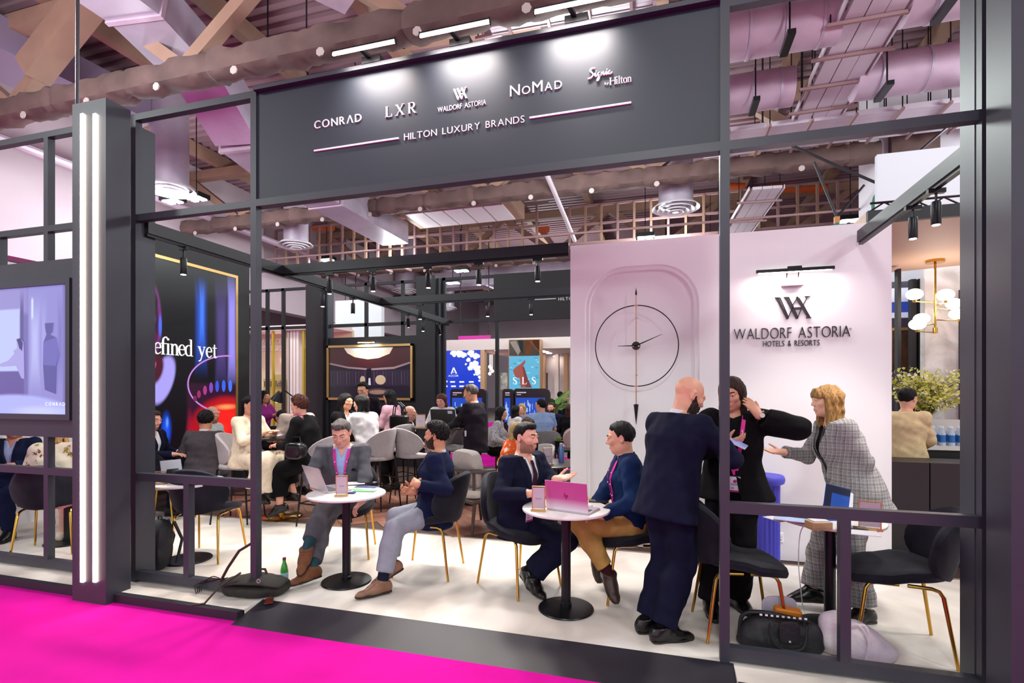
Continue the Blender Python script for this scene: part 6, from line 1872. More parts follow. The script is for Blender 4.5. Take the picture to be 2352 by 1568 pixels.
    def jacket(s, material, name='jacket', o=0.021, so=0.017, button=0.16, vtop=0.07, hem=-0.17, flare=0.02, lapel=True, t1=0.93, h=None, closed=False, wr=0.007, seat=False, cuff=0.0):
        q = s.torso(o); S = s.S
        q.cone(s.P + s.u * 0.08, s.P + s.u * (hem + 0.02), 0.118 * S * s.bd + o, 0.125 * S * s.bd + o + flare, 0.05, s.r0, 1.36)
        arl = []
        for sd in (1, -1):
            ar = Sdf(); arl.append(ar)
            ar.join(s.arm(sd, so, so + cuff, t1))
            q.cone(s.sh[sd] - s.u * 0.012, s.sh[sd] + s.r * sd * 0.012 - s.u * 0.03, 0.058 * S + so * 0.6, 0.05 * S + so, 0.03)
            if seat:
                q.cone(s.hip[sd], s.hip[sd] + (s.kn[sd] - s.hip[sd]) * 0.28, 0.1 * S * s.bd + o, 0.09 * S + o * 0.7, 0.05)
            e = s.el[sd] + (s.wr[sd] - s.el[sd]) * (t1 - 0.02)
            ar.cut(e, s.wr[sd] - s.el[sd], 0.085 + cuff)
        # collar behind the neck
        q.cone(s.NB - s.u * 0.035 * S - s.f * 0.0, s.NB + s.u * 0.006 * S - s.f * 0.004, 0.078 * S, 0.068 * S, 0.02)
        def mod(D, X, Y, Z):
            a, b, c = s.tl(X, Y, Z)
            D = D + wrinkle(X, Y, Z, wr, 36, int(abs(s.origin[0] * 131)) % 89)
            D = np.maximum(D, F32(hem) - c)
            D = np.maximum(D, c - F32(0.545 * S))
            nh = np.sqrt(a * a + (b - F32(0.012)) ** 2) - F32(0.064 * S)
            D = np.maximum(D, -np.maximum(nh, F32(0.46 * S) - c))
            if not closed:
                ve = np.clip((c - F32(button * S)) / F32((0.53 - button) * S), 0, 1.3) * F32(vtop * S)
                if lapel:
                    dd = np.abs(a) - ve
                    lw = F32(0.055 * S) * np.clip((c - F32(button * S)) / F32(0.12), 0, 1)
                    band = (dd > 0) & (dd < lw) & (c > button * S) & (b > 0.0) & (c < 0.55 * S)
                    D = np.where(band, D - F32(0.009), D)
                g = np.maximum(np.abs(a) - ve, F32(0.015) - b)
                g = np.maximum(g, F32(button * S) - c)
                D = np.maximum(D, -g)
                low = np.clip((F32((button - 0.1) * S) - c), 0, 1) * F32(0.22)
                g2 = np.maximum(np.abs(a) - low, F32(0.02) - b)
                g2 = np.where(c < (button - 0.1) * S, g2, F32(1))
                D = np.maximum(D, -g2)
            return D
        return sdf_obj(name, q, h or (0.0082 if s.fine else 0.015), material, s.root, s.origin, mod, arms=arl,
                       mod2=lambda D, X, Y, Z: D + wrinkle(X, Y, Z, wr * 1.2, 38, 21))
    def trousers(s, material, name='trousers', o=0.014, o2=0.022, t1=0.94, top=0.06, h=None, ok=0.018, wr=0.005, tk=None):
        q = Sdf(); S = s.S
        q.cone(s.P + s.u * top, s.P - np.array([0, 0, 0.01]), (0.108 if s.sex == 'f' else 0.106) * S * s.bd + o, 0.108 * S * s.bd + o, 0.05, s.r0, 1.4)
        lg = []
        for sd in (1, -1):
            tt = (tk or {}).get(sd, t1)
            l_ = s.leg(sd, o, o2, tt, ok)
            e = s.kn[sd] + (s.an[sd] - s.kn[sd]) * (tt - 0.01)
            lg.append(l_.cut(e, s.an[sd] - s.kn[sd], 0.1 + o2))
        def mod(D, X, Y, Z):
            dx, dy, dz = [a - F32(c) for a, c in zip((X, Y, Z), s.P)]
            D = D + wrinkle(X, Y, Z * F32(1.3), wr, 40, int(abs(s.origin[1] * 77)) % 83)
            D = np.maximum(D, dx * F32(s.u[0]) + dy * F32(s.u[1]) + dz * F32(s.u[2]) - F32(top + 0.02))
            return D
        return sdf_obj(name, q, h or (0.009 if s.fine else 0.016), material, s.root, s.origin, mod, arms=lg, blend=0.035,
                       mod2=lambda D, X, Y, Z: D + wrinkle(X, Y, Z * F32(1.3), wr, 40, int(abs(s.origin[1] * 77)) % 83))
    def skirt(s, material, name='skirt', length=0.45, flare=0.08, h=None):
        q = Sdf(); S = s.S
        q.cone(s.P + s.u * 0.1, s.P - np.array([0, 0, 0.02]), 0.105 * S * s.bd, 0.118 * S * s.bd, 0.05, s.r0, 1.42)
        for sd in (1, -1):
            q.cone(s.hip[sd], s.kn[sd], 0.1 * S, 0.085 * S + flare * 0.4, 0.08)
            e = s.kn[sd] + (s.an[sd] - s.kn[sd]) * length
            q.cone(s.kn[sd], e, 0.085 * S + flare * 0.4, 0.085 * S + flare, 0.1)
            q.cut(e, s.an[sd] - s.kn[sd], 0.2)
        def mod(D, X, Y, Z):
            return D + wrinkle(X, Y, Z * F32(0.4), 0.01, 48, 7)
        return sdf_obj(name, q, h or (0.011 if s.fine else 0.018), material, s.root, s.origin, mod)
    def shoes(s, material, sole=None, L=0.27, wid=0.047, heel=0.0, toe_pitch=None, socks=None, sock_t=0.75, pointy=0.0, sides=(1, -1), laces=None):
        sole = sole or mat('shoe_sole_dark', '#1b1412', 0.6)
        S = s.S
        for sd in sides:
            d = s.toe[sd]; up = np.array([0, 0, 1.0])
            sid = _n(np.cross(d, up)); up = np.cross(sid, d)
            A = s.an[sd]; B = A - up * 0.085 * S      # point on the sole under the ankle
            hl = B - d * 0.075 * S; tp = B + d * (L - 0.075) * S
            q = Sdf(); k = wid * S
            q.cone(hl + d * 0.035 + up * 0.05 * S, A + up * 0.012 * S, 0.042 * S, 0.045 * S, 0.03)
            q.cone(hl + d * 0.03 + up * 0.03 * S, B + d * 0.06 * S + up * 0.03 * S, k * 0.85, k * 0.85, 0.03)
            q.cone(B + d * 0.06 * S + up * 0.03 * S, tp - d * 0.05 * S + up * 0.018 * S, k * 0.9, k * (0.72 - 0.2 * pointy), 0.04, up, 0.72)
            q.cone(tp - d * 0.05 * S + up * 0.018 * S, tp - d * 0.02 * S + up * 0.012 * S, k * (0.72 - 0.2 * pointy), k * (0.45 - 0.15 * pointy), 0.03, up, 0.75)
            q.cone(A + up * 0.0, B + d * 0.09 * S + up * 0.04 * S, 0.042 * S, 0.03 * S, 0.05)
            q.cut(A + up * 0.018 * S, up - d * 0.25, 0.14)
            def mod(D, X, Y, Z, B=B, up=up):
                dx, dy, dz = [a - F32(c) for a, c in zip((X, Y, Z), B)]
                hgt = dx * F32(up[0]) + dy * F32(up[1]) + dz * F32(up[2])
                return np.maximum(D, F32(0.008) - hgt)
            so = sdf_obj('shoe', q, 0.0062 if s.fine else 0.012, material, s.root, s.origin, mod, pad=0.02)
            # sole: a shaped slab
            prof = [(-0.078, 0.55), (-0.07, 0.8), (-0.04, 0.9), (0.02, 0.82), (0.08, 0.98), (0.13, 0.95 - 0.25 * pointy), (L - 0.098, 0.7 - 0.3 * pointy), (L - 0.078, 0.35 - 0.2 * pointy)]
            pl = [(x, w * wid) for x, w in prof] + [(x, -w * wid) for x, w in reversed(prof)]
            mb = MB().prism([(x, -y) for x, y in pl], lambda a, b, t: tuple(B + d * a * S + sid * b * S + up * t - s.origin), -0.002, 0.012)
            hb = [(x, y) for x, y in pl if x < 0.0]
            so2 = obj('sole', mb, sole, so if so else s.root, smooth=False)
            if so: so2.parent = so
            if socks is None and s.sex == 'm': socks = cloth('black', '#0f0d10')
            if socks is not None:
                e0 = s.kn[sd] + (s.an[sd] - s.kn[sd]) * sock_t
                sk = Sdf().cone(e0, A - up * 0.01, 0.05 * S, 0.043 * S, 0.02)
                sdf_obj('sock', sk, 0.008, socks, s.root, s.origin, lambda D, X, Y, Z: D + wrinkle(X * F32(0.2), Y * F32(0.2), Z, 0.0025, 230, 3), pad=0.02)
            if laces is not None and so:
                for i in range(4):
                    c = B + d * (0.022 + 0.017 * i) * S
                    hs_ = np.linspace(0.16, 0.02, 60); dd_ = q.at(c[None, :] + hs_[:, None] * up[None, :] * S)
                    c = c + up * S * (hs_[np.argmax(dd_ < 0)] - 0.0005)
                    mb = MB().tube([tuple(c - sid * 0.018 - up * 0.006 - s.origin), tuple(c + up * 0.004 - s.origin), tuple(c + sid * 0.018 - up * 0.006 - s.origin)], 0.0022, 6)
                    obj('lace', mb, laces, so)
        return s
    def collar(s, material, rad=None, hgt=0.046, drop=0.05, gap=0.35):
        S = s.S; R = (rad or (0.061 if s.sex == 'm' else 0.053)) * S
        ax = _n(s.hl(0, -0.022, -0.05) - (s.NB - s.u * 0.04)); f = _n(s.f - ax * (s.f @ ax)); r = np.cross(f, ax)
        c0 = s.NB - s.u * 0.01
        n = 26; V = []; Fq = []
        for i in range(n + 1):
            t = -math.pi + gap + (2 * math.pi - 2 * gap) * i / n      # 0 = behind the neck
            frt = max(0.0, (abs(t) - 1.7) / (math.pi - gap - 1.7)) ** 1.5
            dv = -f * math.cos(t) + r * math.sin(t)
            hh = hgt * S * (1 - 0.25 * frt)
            for rr, z in ((R - 0.002, -0.02), (R - 0.003, hh), (R + 0.003, hh + 0.002), (R + 0.014 + 0.012 * frt, -0.008 - drop * frt * S), (R + 0.010 + 0.012 * frt, -0.008 - drop * frt * S)):
                V.append(c0 + dv * rr + ax * z - s.origin)
        for i in range(n):
            for k in range(4):
                a = i * 5 + k; Fq.append((a, a + 1, a + 6, a + 5))
        obj('collar', MB().add(V, Fq), material, s.root)
        return s
    def front(s, a, c, clear=0.004, layers=None):
        """point on the front of the clothes at torso coords (a right, c up)"""
        base = s.P + s.r * a + s.u * c
        ts = np.linspace(0.32, -0.05, 150)
        pts = base[None, :] + ts[:, None] * s.f[None, :]
        D = layers.at(pts)
        i = np.argmax(D < 0)
        return base + s.f * (ts[i] + clear)
    def ribbon(s, name, coords, width, material, layers, clear=0.006, parent=None):
        pts = [s.front(a, c, clear, layers) for a, c in coords]
        mb = MB(); n = len(pts)
        vs = []
        for i, p in enumerate(pts):
            d = _n(pts[min(i + 1, n - 1)] - pts[max(i - 1, 0)])
            e_ = 0.004; g_ = layers.at(np.concatenate([p + np.eye(3) * e_, p - np.eye(3) * e_]))
            nn = _n((g_[:3] - g_[3:]).astype(float) + s.f * 1e-4)
            w = _n(np.cross(d, nn)); ww = width[i] if isinstance(width, (list, tuple)) else width
            for k in (-0.5, 0.5):
                for t in (0.0, 0.0025):
                    vs.append(p + w * ww * k + nn * t - s.origin)
        fs = []
        for i in range(n - 1):
            a = i * 4; b = a + 4
            fs += [(a + 1, a + 3, b + 3, b + 1), (a, b, b + 2, a + 2), (a, a + 1, b + 1, b), (a + 2, b + 2, b + 3, a + 3)]
        fs += [(0, 2, 3, 1), ((n - 1) * 4, (n - 1) * 4 + 1, (n - 1) * 4 + 3, (n - 1) * 4 + 2)]
        mb.add(vs, fs)
        return obj(name, mb, material, parent or s.root)
    def lanyard(s, drop=0.12, color='pink', badge=True, o=0.024, wid=0.027, x=0.0, spread=0.07):
        cm = {'pink': mat('lanyard_pink', '#d4148e', 0.6, var=0.1, scale=40), 'dark': mat('lanyard_dark', '#16161c', 0.6)}[color]
        lay = s.torso(o)
        top = 0.525 * s.S
        for sd in (1, -1):
            n = 9
            cs = [(x * (i / (n - 1)) + sd * spread * s.S * (1 - i / (n - 1)) ** 0.8, top - (top - drop) * i / (n - 1)) for i in range(n)]
            s.ribbon('lanyard_strap', cs, wid, cm, lay)
            if color == 'pink' and s.fine:
                wm = mat('lanyard_print', '#f2dce8', 0.6)
                for j in (2, 4, 6):
                    p = s.front(cs[j][0], cs[j][1], 0.011, lay)
                    obj('lanyard_dot', MB().sphere(tuple(p - s.origin), 0.0055, 8, 6), wm, s.root)
        if badge:
            p = s.front(x, drop - 0.07, 0.012, lay)
            s.badge(p)
        return s
    def badge(s, p, w=0.075, h=0.115):
        r, u, f = s.r, s.u, s.f
        def fn(a, b, t): return tuple(p + r * a + u * b + f * t - s.origin)
        R = lambda x0, x1, y0, y1: [(x0, y0), (x1, y0), (x1, y1), (x0, y1)]
        # winding: outline counter-clockwise seen from the front needs the mirrored order
        Q = lambda *a: list(reversed(R(*a)))
        b = obj('badge', MB().prism(Q(-w / 2, w / 2, -h / 2, h / 2), fn, 0, 0.003), mat('badge_card', '#dfe3ee', 0.4), s.root, smooth=False)
        pr = mat('badge_print', '#b0206f', 0.5); bk = mat('badge_ink', '#222228', 0.6)
        obj('badge_band', MB().prism(Q(-w / 2, w / 2, -h / 2, -h * 0.38), fn, 0.0025, 0.004), pr, b, smooth=False)
        mb = MB(); mb.prism([(0.014 * math.cos(i * 1.047), h * 0.2 + 0.014 * math.sin(i * 1.047)) for i in range(5, -1, -1)], fn, 0.0025, 0.004)
        obj('badge_emblem', mb, pr, b, smooth=False)
        mb = MB()
        mb.prism(Q(-w * 0.38, w * 0.38, 0.0, h * 0.035), fn, 0.0025, 0.0038); mb.prism(Q(-w * 0.3, w * 0.3, -h * 0.07, -h * 0.05), fn, 0.0025, 0.0038)
        mb.prism(Q(w * 0.1, w * 0.35, -h * 0.26, -h * 0.22), fn, 0.0025, 0.0038)
        obj('badge_text', mb, bk, b, smooth=False)
        obj('badge_clip', MB().prism(Q(-w / 2, w / 2, h * 0.5, h * 0.56), fn, -0.001, 0.005), mat('badge_clip_dark', '#26262c', 0.5), b, smooth=False)
    def tie(s, material, o=0.012, drop=0.1):
        lay = s.torso(o); S = s.S
        cs = [(0, 0.51 * S), (0, 0.485 * S), (0, 0.47 * S), (0, 0.4 * S), (0, 0.3 * S), (0, 0.2 * S), (0, drop * S), (0, (drop - 0.03) * S)]
        s.ribbon('necktie', cs, [0.03, 0.04, 0.03, 0.05, 0.062, 0.07, 0.075, 0.004], material, lay, 0.007)
        return s
    def watch(s, sd=-1, material=None):
        m = material or mat('watch_steel', '#b9a98f', 0.25, 1.0)
        p = s.wr[sd] - _n(s.wr[sd] - s.el[sd]) * 0.02; d = _n(s.wr[sd] - s.el[sd])
        a = _n(np.cross(d, [0.3, 0.2, 1])); b = np.cross(d, a)
        mb = MB().tube([tuple(p + (a * math.cos(t) + b * math.sin(t)) * 0.034 - s.origin) for t in np.linspace(0, 6.283, 17)[:-1]], 0.006, 6, closed=True)
        w = obj('watch', mb, m, s.root)
        dn = _n(-FWD - d * (-FWD @ d))
        c = p + dn * 0.034
        obj('watch_face', MB().cyl(tuple(c - s.origin), tuple(c + dn * 0.008 - s.origin), 0.017, n=16), mat('watch_dial', '#e8e2d8', 0.3), w)
        return s
# ------------------------------------------------------------------ furniture
def shell(a, b, fn, t, n=30, rings=7, ex=2.6):
    """padded shell: superellipse outline (half sizes a, b), fn(u, v) -> (point, normal)"""
    mb = MB(); vs = []; 
    for side in (1, -1):
        for r in range(rings):
            s_ = (r + 1) / rings; sr = math.sin(s_ * math.pi / 2)
            for k in range(n):
                an = 2 * math.pi * k / n; c_, d_ = math.cos(an), math.sin(an)
                u = a * sr * math.copysign(abs(c_) ** (2 / ex), c_); v = b * sr * math.copysign(abs(d_) ** (2 / ex), d_)
                p, nm = fn(u, v)
                th = t / 2 * math.sqrt(max(1 - s_ ** 4, 0.0))
                vs.append(Vector(p) + Vector(nm) * th * side)
        p, nm = fn(0, 0); vs.append(Vector(p) + Vector(nm) * t / 2 * side)
    m = rings * n + 1; fs = []
    for si in (0, 1):
        o = si * m; ctr = o + rings * n
        def add(q): fs.append(tuple(q) if si == 0 else tuple(reversed(q)))
        for k in range(n): add((ctr, o + k, o + (k + 1) % n))
        for r in range(rings - 1):
            for k in range(n):
                add((o + r * n + k, o + (r + 1) * n + k, o + (r + 1) * n + (k + 1) % n, o + r * n + (k + 1) % n))
    e = (rings - 1) * n
    for k in range(n): fs.append((e + k, m + e + k, m + e + (k + 1) % n, e + (k + 1) % n))
    return mb.add(vs, fs)
velvet = mat('velvet_midnight', '#0d0e17', 0.8, color2='#24242e', scale=5, bump=0.15, bscale=14, sheen=0.06, spec=0.15)  # second colour paints the greyish sheen highlights into the velvet
greyfab = mat('fabric_grey', '#a39c9f', 0.85, var=0.06, scale=30, bump=0.2, bscale=300, sheen=0.1)
pinkfab = mat('fabric_taupe', '#b49a96', 0.85, var=0.06, scale=30, bump=0.2, bscale=300, sheen=0.1)
weave = mat('fabric_weave', '#8a8586', 0.9, var=0.3, scale=140, bump=0.5, bscale=250)

def dining_chair():
    t = thing('dining_chair', 'midnight velvet chair', 'chair', (0, 0, 0), 0, 'velvet chairs with gold legs')
    def seat(u, v):
        z = 0.462 + 0.10 * (v / 0.26) ** 2 * (0.35 if u < 0 else 0.12) - 0.045 * max(u, 0) / 0.25 * (u / 0.25) + 0.03 * max(-u, 0) / 0.25
        return (u + 0.02, v, z), (0, 0, 1)
    obj('seat', shell(0.255, 0.25, seat, 0.075), velvet, t)
    def back(u, v):      # u across, v up
        w = 1.0 - 0.22 * max(v, 0) / 0.21
        x = -0.215 - 0.10 * (v + 0.21) / 0.42 + 0.17 * (u / 0.26) ** 2 - 0.02
        return (x, u * w, 0.665 + v), _n((1.0, -1.1 * u / 0.26, 0.24))
    obj('backrest', shell(0.262, 0.215, back, 0.065, ex=2.4), velvet, t)
    for sx in (1, -1):
        for sy in (1, -1):
            pts = [(0.02 * sx, 0.185 * sy, 0.432), (0.13 * sx, 0.185 * sy, 0.430), (0.162 * sx, 0.188 * sy, 0.420), (0.18 * sx, 0.192 * sy, 0.39), (0.235 * sx, 0.225 * sy, 0.0)]
            obj('leg', MB().tube(pts, [0.011, 0.011, 0.011, 0.011, 0.009], 10), gold, t)
    obj('crossbar', MB().tube([(0.05, -0.185, 0.43), (0.05, 0.185, 0.43)], 0.009, 8), gold, t)
    return t
DC = dining_chair(); used_f = {}
def chair(label, x, y, deg):
    o = place_copy(DC, used_f, label, (x, y, 0), math.radians(deg)); o.scale = (1.09, 1.09, 1.04); return o
chair('midnight velvet chair with gold legs under man in grey suit', -3.07, 4.58, -66)
chair('midnight velvet chair with gold legs under man in navy jacket', -2.05, 4.34, 186)
chair('midnight velvet chair with gold legs under man in navy suit and tie', -1.17, 4.24, -32)
chair('midnight velvet chair with gold legs under man in khaki trousers', -0.21, 4.30, 193)
c_ = on_z(1668, 1418, 0)
chair('empty midnight velvet chair behind standing man in navy suit', 0.50, 3.87, 8)
chair('empty midnight velvet chair at right beside dark column', 1.45, 3.93, 172)
chair('empty midnight velvet chair with its back to us behind left frame', on_z(478, 1276).x, on_z(478, 1276).y, 106)
chair('midnight velvet chair under man at far left', on_z(30, 1225).x, on_z(30, 1225).y + 0.1, -40)
chair('midnight velvet chair under woman in printed shirt', on_z(122, 1262).x, on_z(122, 1262).y, 128)
a = on_z(368, 1215)
chair('midnight velvet chair half hidden behind left frame post', a.x - 0.25, a.y + 0.25, 20)

marble_t = marble_mat('table_marble', '#ebe6e4', '#d6d0ce', 5, 0.4)
def cafe_table():
    t = thing('cafe_table', 'round white marble table', 'table', (0, 0, 0), 0, 'round white cafe tables')
    obj('table_top', MB().lathe([(0, 0.742), (0.315, 0.742), (0.328, 0.748), (0.33, 0.755), (0.328, 0.762), (0.32, 0.766), (0, 0.766)], 48), marble_t, t)
    obj('column', MB().lathe([(0, 0.02), (0.036, 0.02), (0.036, 0.742), (0, 0.742)], 24), metal_dk, t)
    obj('collar', MB().lathe([(0.036, 0.02), (0.042, 0.02), (0.042, 0.05), (0.036, 0.055)], 24, cap=False), metal_dk, t)
    obj('base', MB().lathe([(0, 0), (0.205, 0), (0.21, 0.006), (0.205, 0.014), (0.1, 0.022), (0, 0.024)], 40), metal_dk, t)
    return t
CT = cafe_table()
TB = {}
for k, (p, lb) in enumerate((((796, 1335), 'with silver laptop between two seated men at left'), ((1300, 1398), 'with pink laptop in front of white wall'), ((1906, 1442), 'behind right frame, under blue brochure'), ((432, 1285), 'behind left frame with papers'), ((156, 1245), 'behind far left frame'))):
    q = on_z(*p); TB[k] = place_copy(CT, used_f, 'round white marble table on black column ' + lb, (q.x, q.y, 0), 0)
q = on_z(402, 1040, 0.766); place_copy(CT, used_f, 'round white marble table further back before media wall', (q.x, q.y, 0), 0)

def high_table(label, x, y, r, ped, topm, h=1.05):
    t = thing('high_table', label, 'table', (x, y, 0))
    obj('table_top', MB().lathe([(0, h - 0.025), (r - 0.01, h - 0.025), (r, h - 0.015), (r, h - 0.005), (r - 0.01, h), (0, h)], 40), topm, t)
    obj('column', MB().lathe([(0, 0.03), (0.04, 0.03), (0.04, h - 0.025), (0, h - 0.025)], 20), ped, t)
    obj('base', MB().lathe([(0, 0), (0.25, 0), (0.26, 0.01), (0.24, 0.025), (0.06, 0.04), (0, 0.04)], 40), ped, t)
    return t
dkwood = mat('table_dark', '#241a1c', 0.3, var=0.2, scale=5)
HT1 = high_table('high round table with brass column among women at left', -4.75, 5.62, 0.38, gold, dkwood)
q = on_z(1012, 980, 1.05); HT2 = high_table('high round dark table with black laptop in background', q.x, q.y, 0.45, mat('ped_oak', '#a8835e', 0.5), dkwood)
q = on_z(1262, 1062, 0.74)
rt = thing('lounge_table', 'round dark wood lounge table behind man in navy suit', 'table', (q.x, q.y, 0))
obj('table_top', MB().lathe([(0, 0.715), (0.39, 0.715), (0.40, 0.725), (0.40, 0.735), (0.39, 0.74), (0, 0.74)], 40), mat('table_brown', '#4a3c3a', 0.28, var=0.15, scale=6), rt)
for k in range(4):
    an = k * math.pi / 2 + 0.6; obj('leg', MB().tube([(0.16 * math.cos(an), 0.16 * math.sin(an), 0.715), (0.22 * math.cos(an), 0.22 * math.sin(an), 0)], [0.022, 0.016], 10), dkwood, rt)

def bar_stool(m_, name='bar_stool'):
    t = thing(name, 'grey upholstered high chair', 'bar stool', (0, 0, 0), 0, 'grey high chairs')
    def seat(u, v): return (u + 0.02, v, 0.70 - 0.02 * max(u, 0) / 0.22), (0, 0, 1)
    obj('seat', shell(0.225, 0.225, seat, 0.07), m_, t)
    def back(u, v):
        x = -0.20 - 0.05 * (v + 0.2) / 0.4 + 0.26 * (u / 0.25) ** 2 * (1 - 0.35 * max(v, 0) / 0.2)
        return (x, u, 0.90 + v), _n((1.0, -1.7 * u / 0.25, 0.12))
    obj('backrest', shell(0.25, 0.21, back, 0.05, ex=2.5), m_, t)
    lm = metal_dk
    L = {}
    for sx in (1, -1):
        for sy in (1, -1):
            L[(sx, sy)] = ((0.17 * sx, 0.17 * sy, 0.67), (0.23 * sx, 0.22 * sy, 0))
            obj('leg', MB().tube([L[(sx, sy)][0], L[(sx, sy)][1]], [0.014, 0.01], 8), lm, t)
    def at(k, z): a_, b_ = Vector(L[k][0]), Vector(L[k][1]); return tuple(a_.lerp(b_, (0.67 - z) / 0.67))
    for (ka, kb) in (((1, 1), (1, -1)), ((1, -1), (-1, -1)), ((-1, -1), (-1, 1)), ((-1, 1), (1, 1))):
        obj('footrest_bar', MB().tube([at(ka, 0.28), at(kb, 0.28)], 0.009, 8), lm, t)
    return t
BS = bar_stool(greyfab)
def stool(label, px, py, d, deg, z=0.0):
    v = ray(px, py); return place_copy(BS, used_f, label, (v[0] * d, v[1] * d, z), math.radians(deg))
stool('grey high chair under woman in black with curly hair', 745, 1050, 6.35, 170)
stool('grey high chair under woman in white blouse', 868, 1000, 7.3, 172)
stool('grey high chair seen from behind, left of dark high table', 945, 1040, 7.55, 62)
stool('grey high chair turned away between two high tables', 918, 980, 8.4, 150)
stool('grey high chair under woman in cream dress', 548, 1000, 6.55, 15)
stool('grey high chair under woman at black laptop', 1040, 1000, 8.7, -100)

def lounge_chair(m_, label, px, py, d, deg, h=0.45, z=0.0):
    v = ray(px, py)
    t = thing('lounge_chair', label, 'chair', (v[0] * d, v[1] * d, z), math.radians(deg), 'upholstered lounge chairs')
    def seat(u, v_): return (u + 0.02, v_, h), (0, 0, 1)
    obj('seat', shell(0.25, 0.25, seat, 0.1), m_, t)
    def back(u, v_):
        x = -0.22 - 0.08 * (v_ + 0.2) / 0.4 + 0.26 * (u / 0.29) ** 2
        return (x, u, h + 0.2 + v_), _n((1.0, -1.5 * u / 0.29, 0.2))
    obj('backrest', shell(0.29, 0.22, back, 0.05), m_, t)
    for sx in (1, -1):
        for sy in (1, -1): obj('leg', MB().tube([(0.16 * sx, 0.17 * sy, h - 0.04), (0.22 * sx, 0.22 * sy, 0)], [0.014, 0.01], 8), metal_dk, t)
    return t
lounge_chair(weave, 'grey woven tub chair under man in light blue shirt', 1252, 1010, 9.6, 110, 0.5)
lounge_chair(pinkfab, 'taupe lounge chair beside edge of white wall', 1293, 990, 10.6, 190, 0.55, CZ)
lounge_chair(pinkfab, 'taupe lounge chair under woman in white top', 1168, 985, 11.5, 20, 0.5, CZ)
lounge_chair(greyfab, 'grey lounge chair beyond round dark table', 1230, 1060, 7.6, -120, 0.42)

# wooden armchair with cushions
v = ray(1095, 1080); d_ = 6.2
wc = thing('wooden_armchair', 'dark wooden armchair with slatted back and pale cushions', 'armchair', (v[0] * d_, v[1] * d_, 0), math.radians(55))
wd = mat('walnut', '#3c2a26', 0.45, var=0.25, scale=8, stretch=(1, 1, 6))
arc = [(-0.27 * math.cos(t_) , 0.31 * math.sin(t_)) for t_ in np.linspace(-1.75, 1.75, 19)]
obj('top_rail', MB().tube([(x, y, 0.72) for x, y in arc], [0.02] + [0.026] * 17 + [0.02], 10), wd, wc)
for k in range(1, 18, 2):
    x, y = arc[k]; obj('slat', MB().obox((x * 0.9, y * 0.9, 0.4), (x, y, 0.71), 0.035, 0.014, up=(-x, -y, 0)), wd, wc, smooth=False)
for sx in (1, -1):
    for sy in (1, -1): obj('leg', MB().tube([(0.2 * sx, 0.25 * sy, 0.4), (0.27 * sx, 0.29 * sy, 0)], [0.024, 0.016], 10), wd, wc)
obj('seat_frame', MB().rbox(-0.26, 0.27, -0.28, 0.28, 0.35, 0.4, 0.02), wd, wc)
cushm = mat('cushion_linen', '#b8aea6', 0.9, var=0.06, scale=20, bump=0.3, bscale=120)
obj('seat_cushion', shell(0.25, 0.25, lambda u, v_: ((u, v_, 0.45), (0, 0, 1)), 0.12, ex=4), cushm, wc)
q = Vector((-0.10, 0.02, 0.0))
bc_ = tag(obj('cushion', shell(0.24, 0.22, lambda u, v_: ((-0.12 - 0.2 * v_, u, 0.72 + v_), (1, 0, 0.2)), 0.15, ex=5), mat('cushion_grey', '#a69c98', 0.9, var=0.05, scale=20, bump=0.4, bscale=90)), 'loose grey cushion leaning in wooden armchair', 'cushion')
bc_.location = wc.location; bc_.rotation_euler = wc.rotation_euler

# fluted blue pedestal
q = on_z(1742, 1290); q = Vector((0.93, 5.3, 0))
fpd = thing('fluted_pedestal', 'blue fluted pedestal column standing before white wall', 'pedestal', tuple(q))
bluem = mat('pedestal_blue', '#4a48c0', 0.55)
N_ = 20
shp = MB(); prof = []
for k in range(N_ * 6):
    an = 2 * math.pi * k / (N_ * 6); prof.append((0.115 - 0.012 * (0.5 + 0.5 * math.cos(N_ * an)) ** 0.6, an))
vs = [(r * math.cos(a_), r * math.sin(a_), z) for z in (0.0, 0.78) for r, a_ in prof]; n = len(prof)
shp.add(vs, [(i, (i + 1) % n, n + (i + 1) % n, n + i) for i in range(n)])
obj('shaft', shp, bluem, fpd)
obj('capital', MB().lathe([(0, 0.77), (0.115, 0.77), (0.15, 0.79), (0.158, 0.82), (0.15, 0.85), (0.14, 0.86), (0, 0.86)], 40), bluem, fpd)
obj('foot', MB().lathe([(0, 0), (0.14, 0), (0.14, 0.03), (0.12, 0.05), (0, 0.05)], 40), bluem, fpd)
# ------------------------------------------------------------------ the people in the foreground
def pd(px, py, dep):
    d = ray(px, py); return np.array([d[0] * dep, d[1] * dep, CAMH + d[2] * dep])
def A3(v): return np.array([v[0], v[1], v[2]], float)
Zv = np.array([0, 0, 1.0])
navy = cloth('navy', '#141b38', var=0.15); navy2 = cloth('navy_suit', '#12142a', var=0.15); grey_suit = cloth('grey_suit', '#54535a', var=0.12)
lightgrey = cloth('light_grey_trouser', '#8d8f9c', var=0.08); white_sh = cloth('white_shirt', '#d9d8e0', var=0.04); blue_sh = cloth('pale_blue_shirt', '#9fb0dc', var=0.06)
khaki = cloth('khaki', '#b48d4e', var=0.12); black_c = cloth('black', '#0f0d10', var=0.2); navy_sh = cloth('navy_shirt', '#12264c', var=0.18)
brown_l = mat('brown_suede', '#6b3f22', 0.8, var=0.2, scale=30); tan_l = mat('tan_leather', '#7d5843', 0.38, var=0.15, scale=20); black_l = mat('black_leather', '#0c0b0d', 0.28)
dk_brown_l = mat('dark_brown_leather', '#3a2620', 0.45)
lace_m = mat('shoe_lace', '#2a1c14', 0.7)

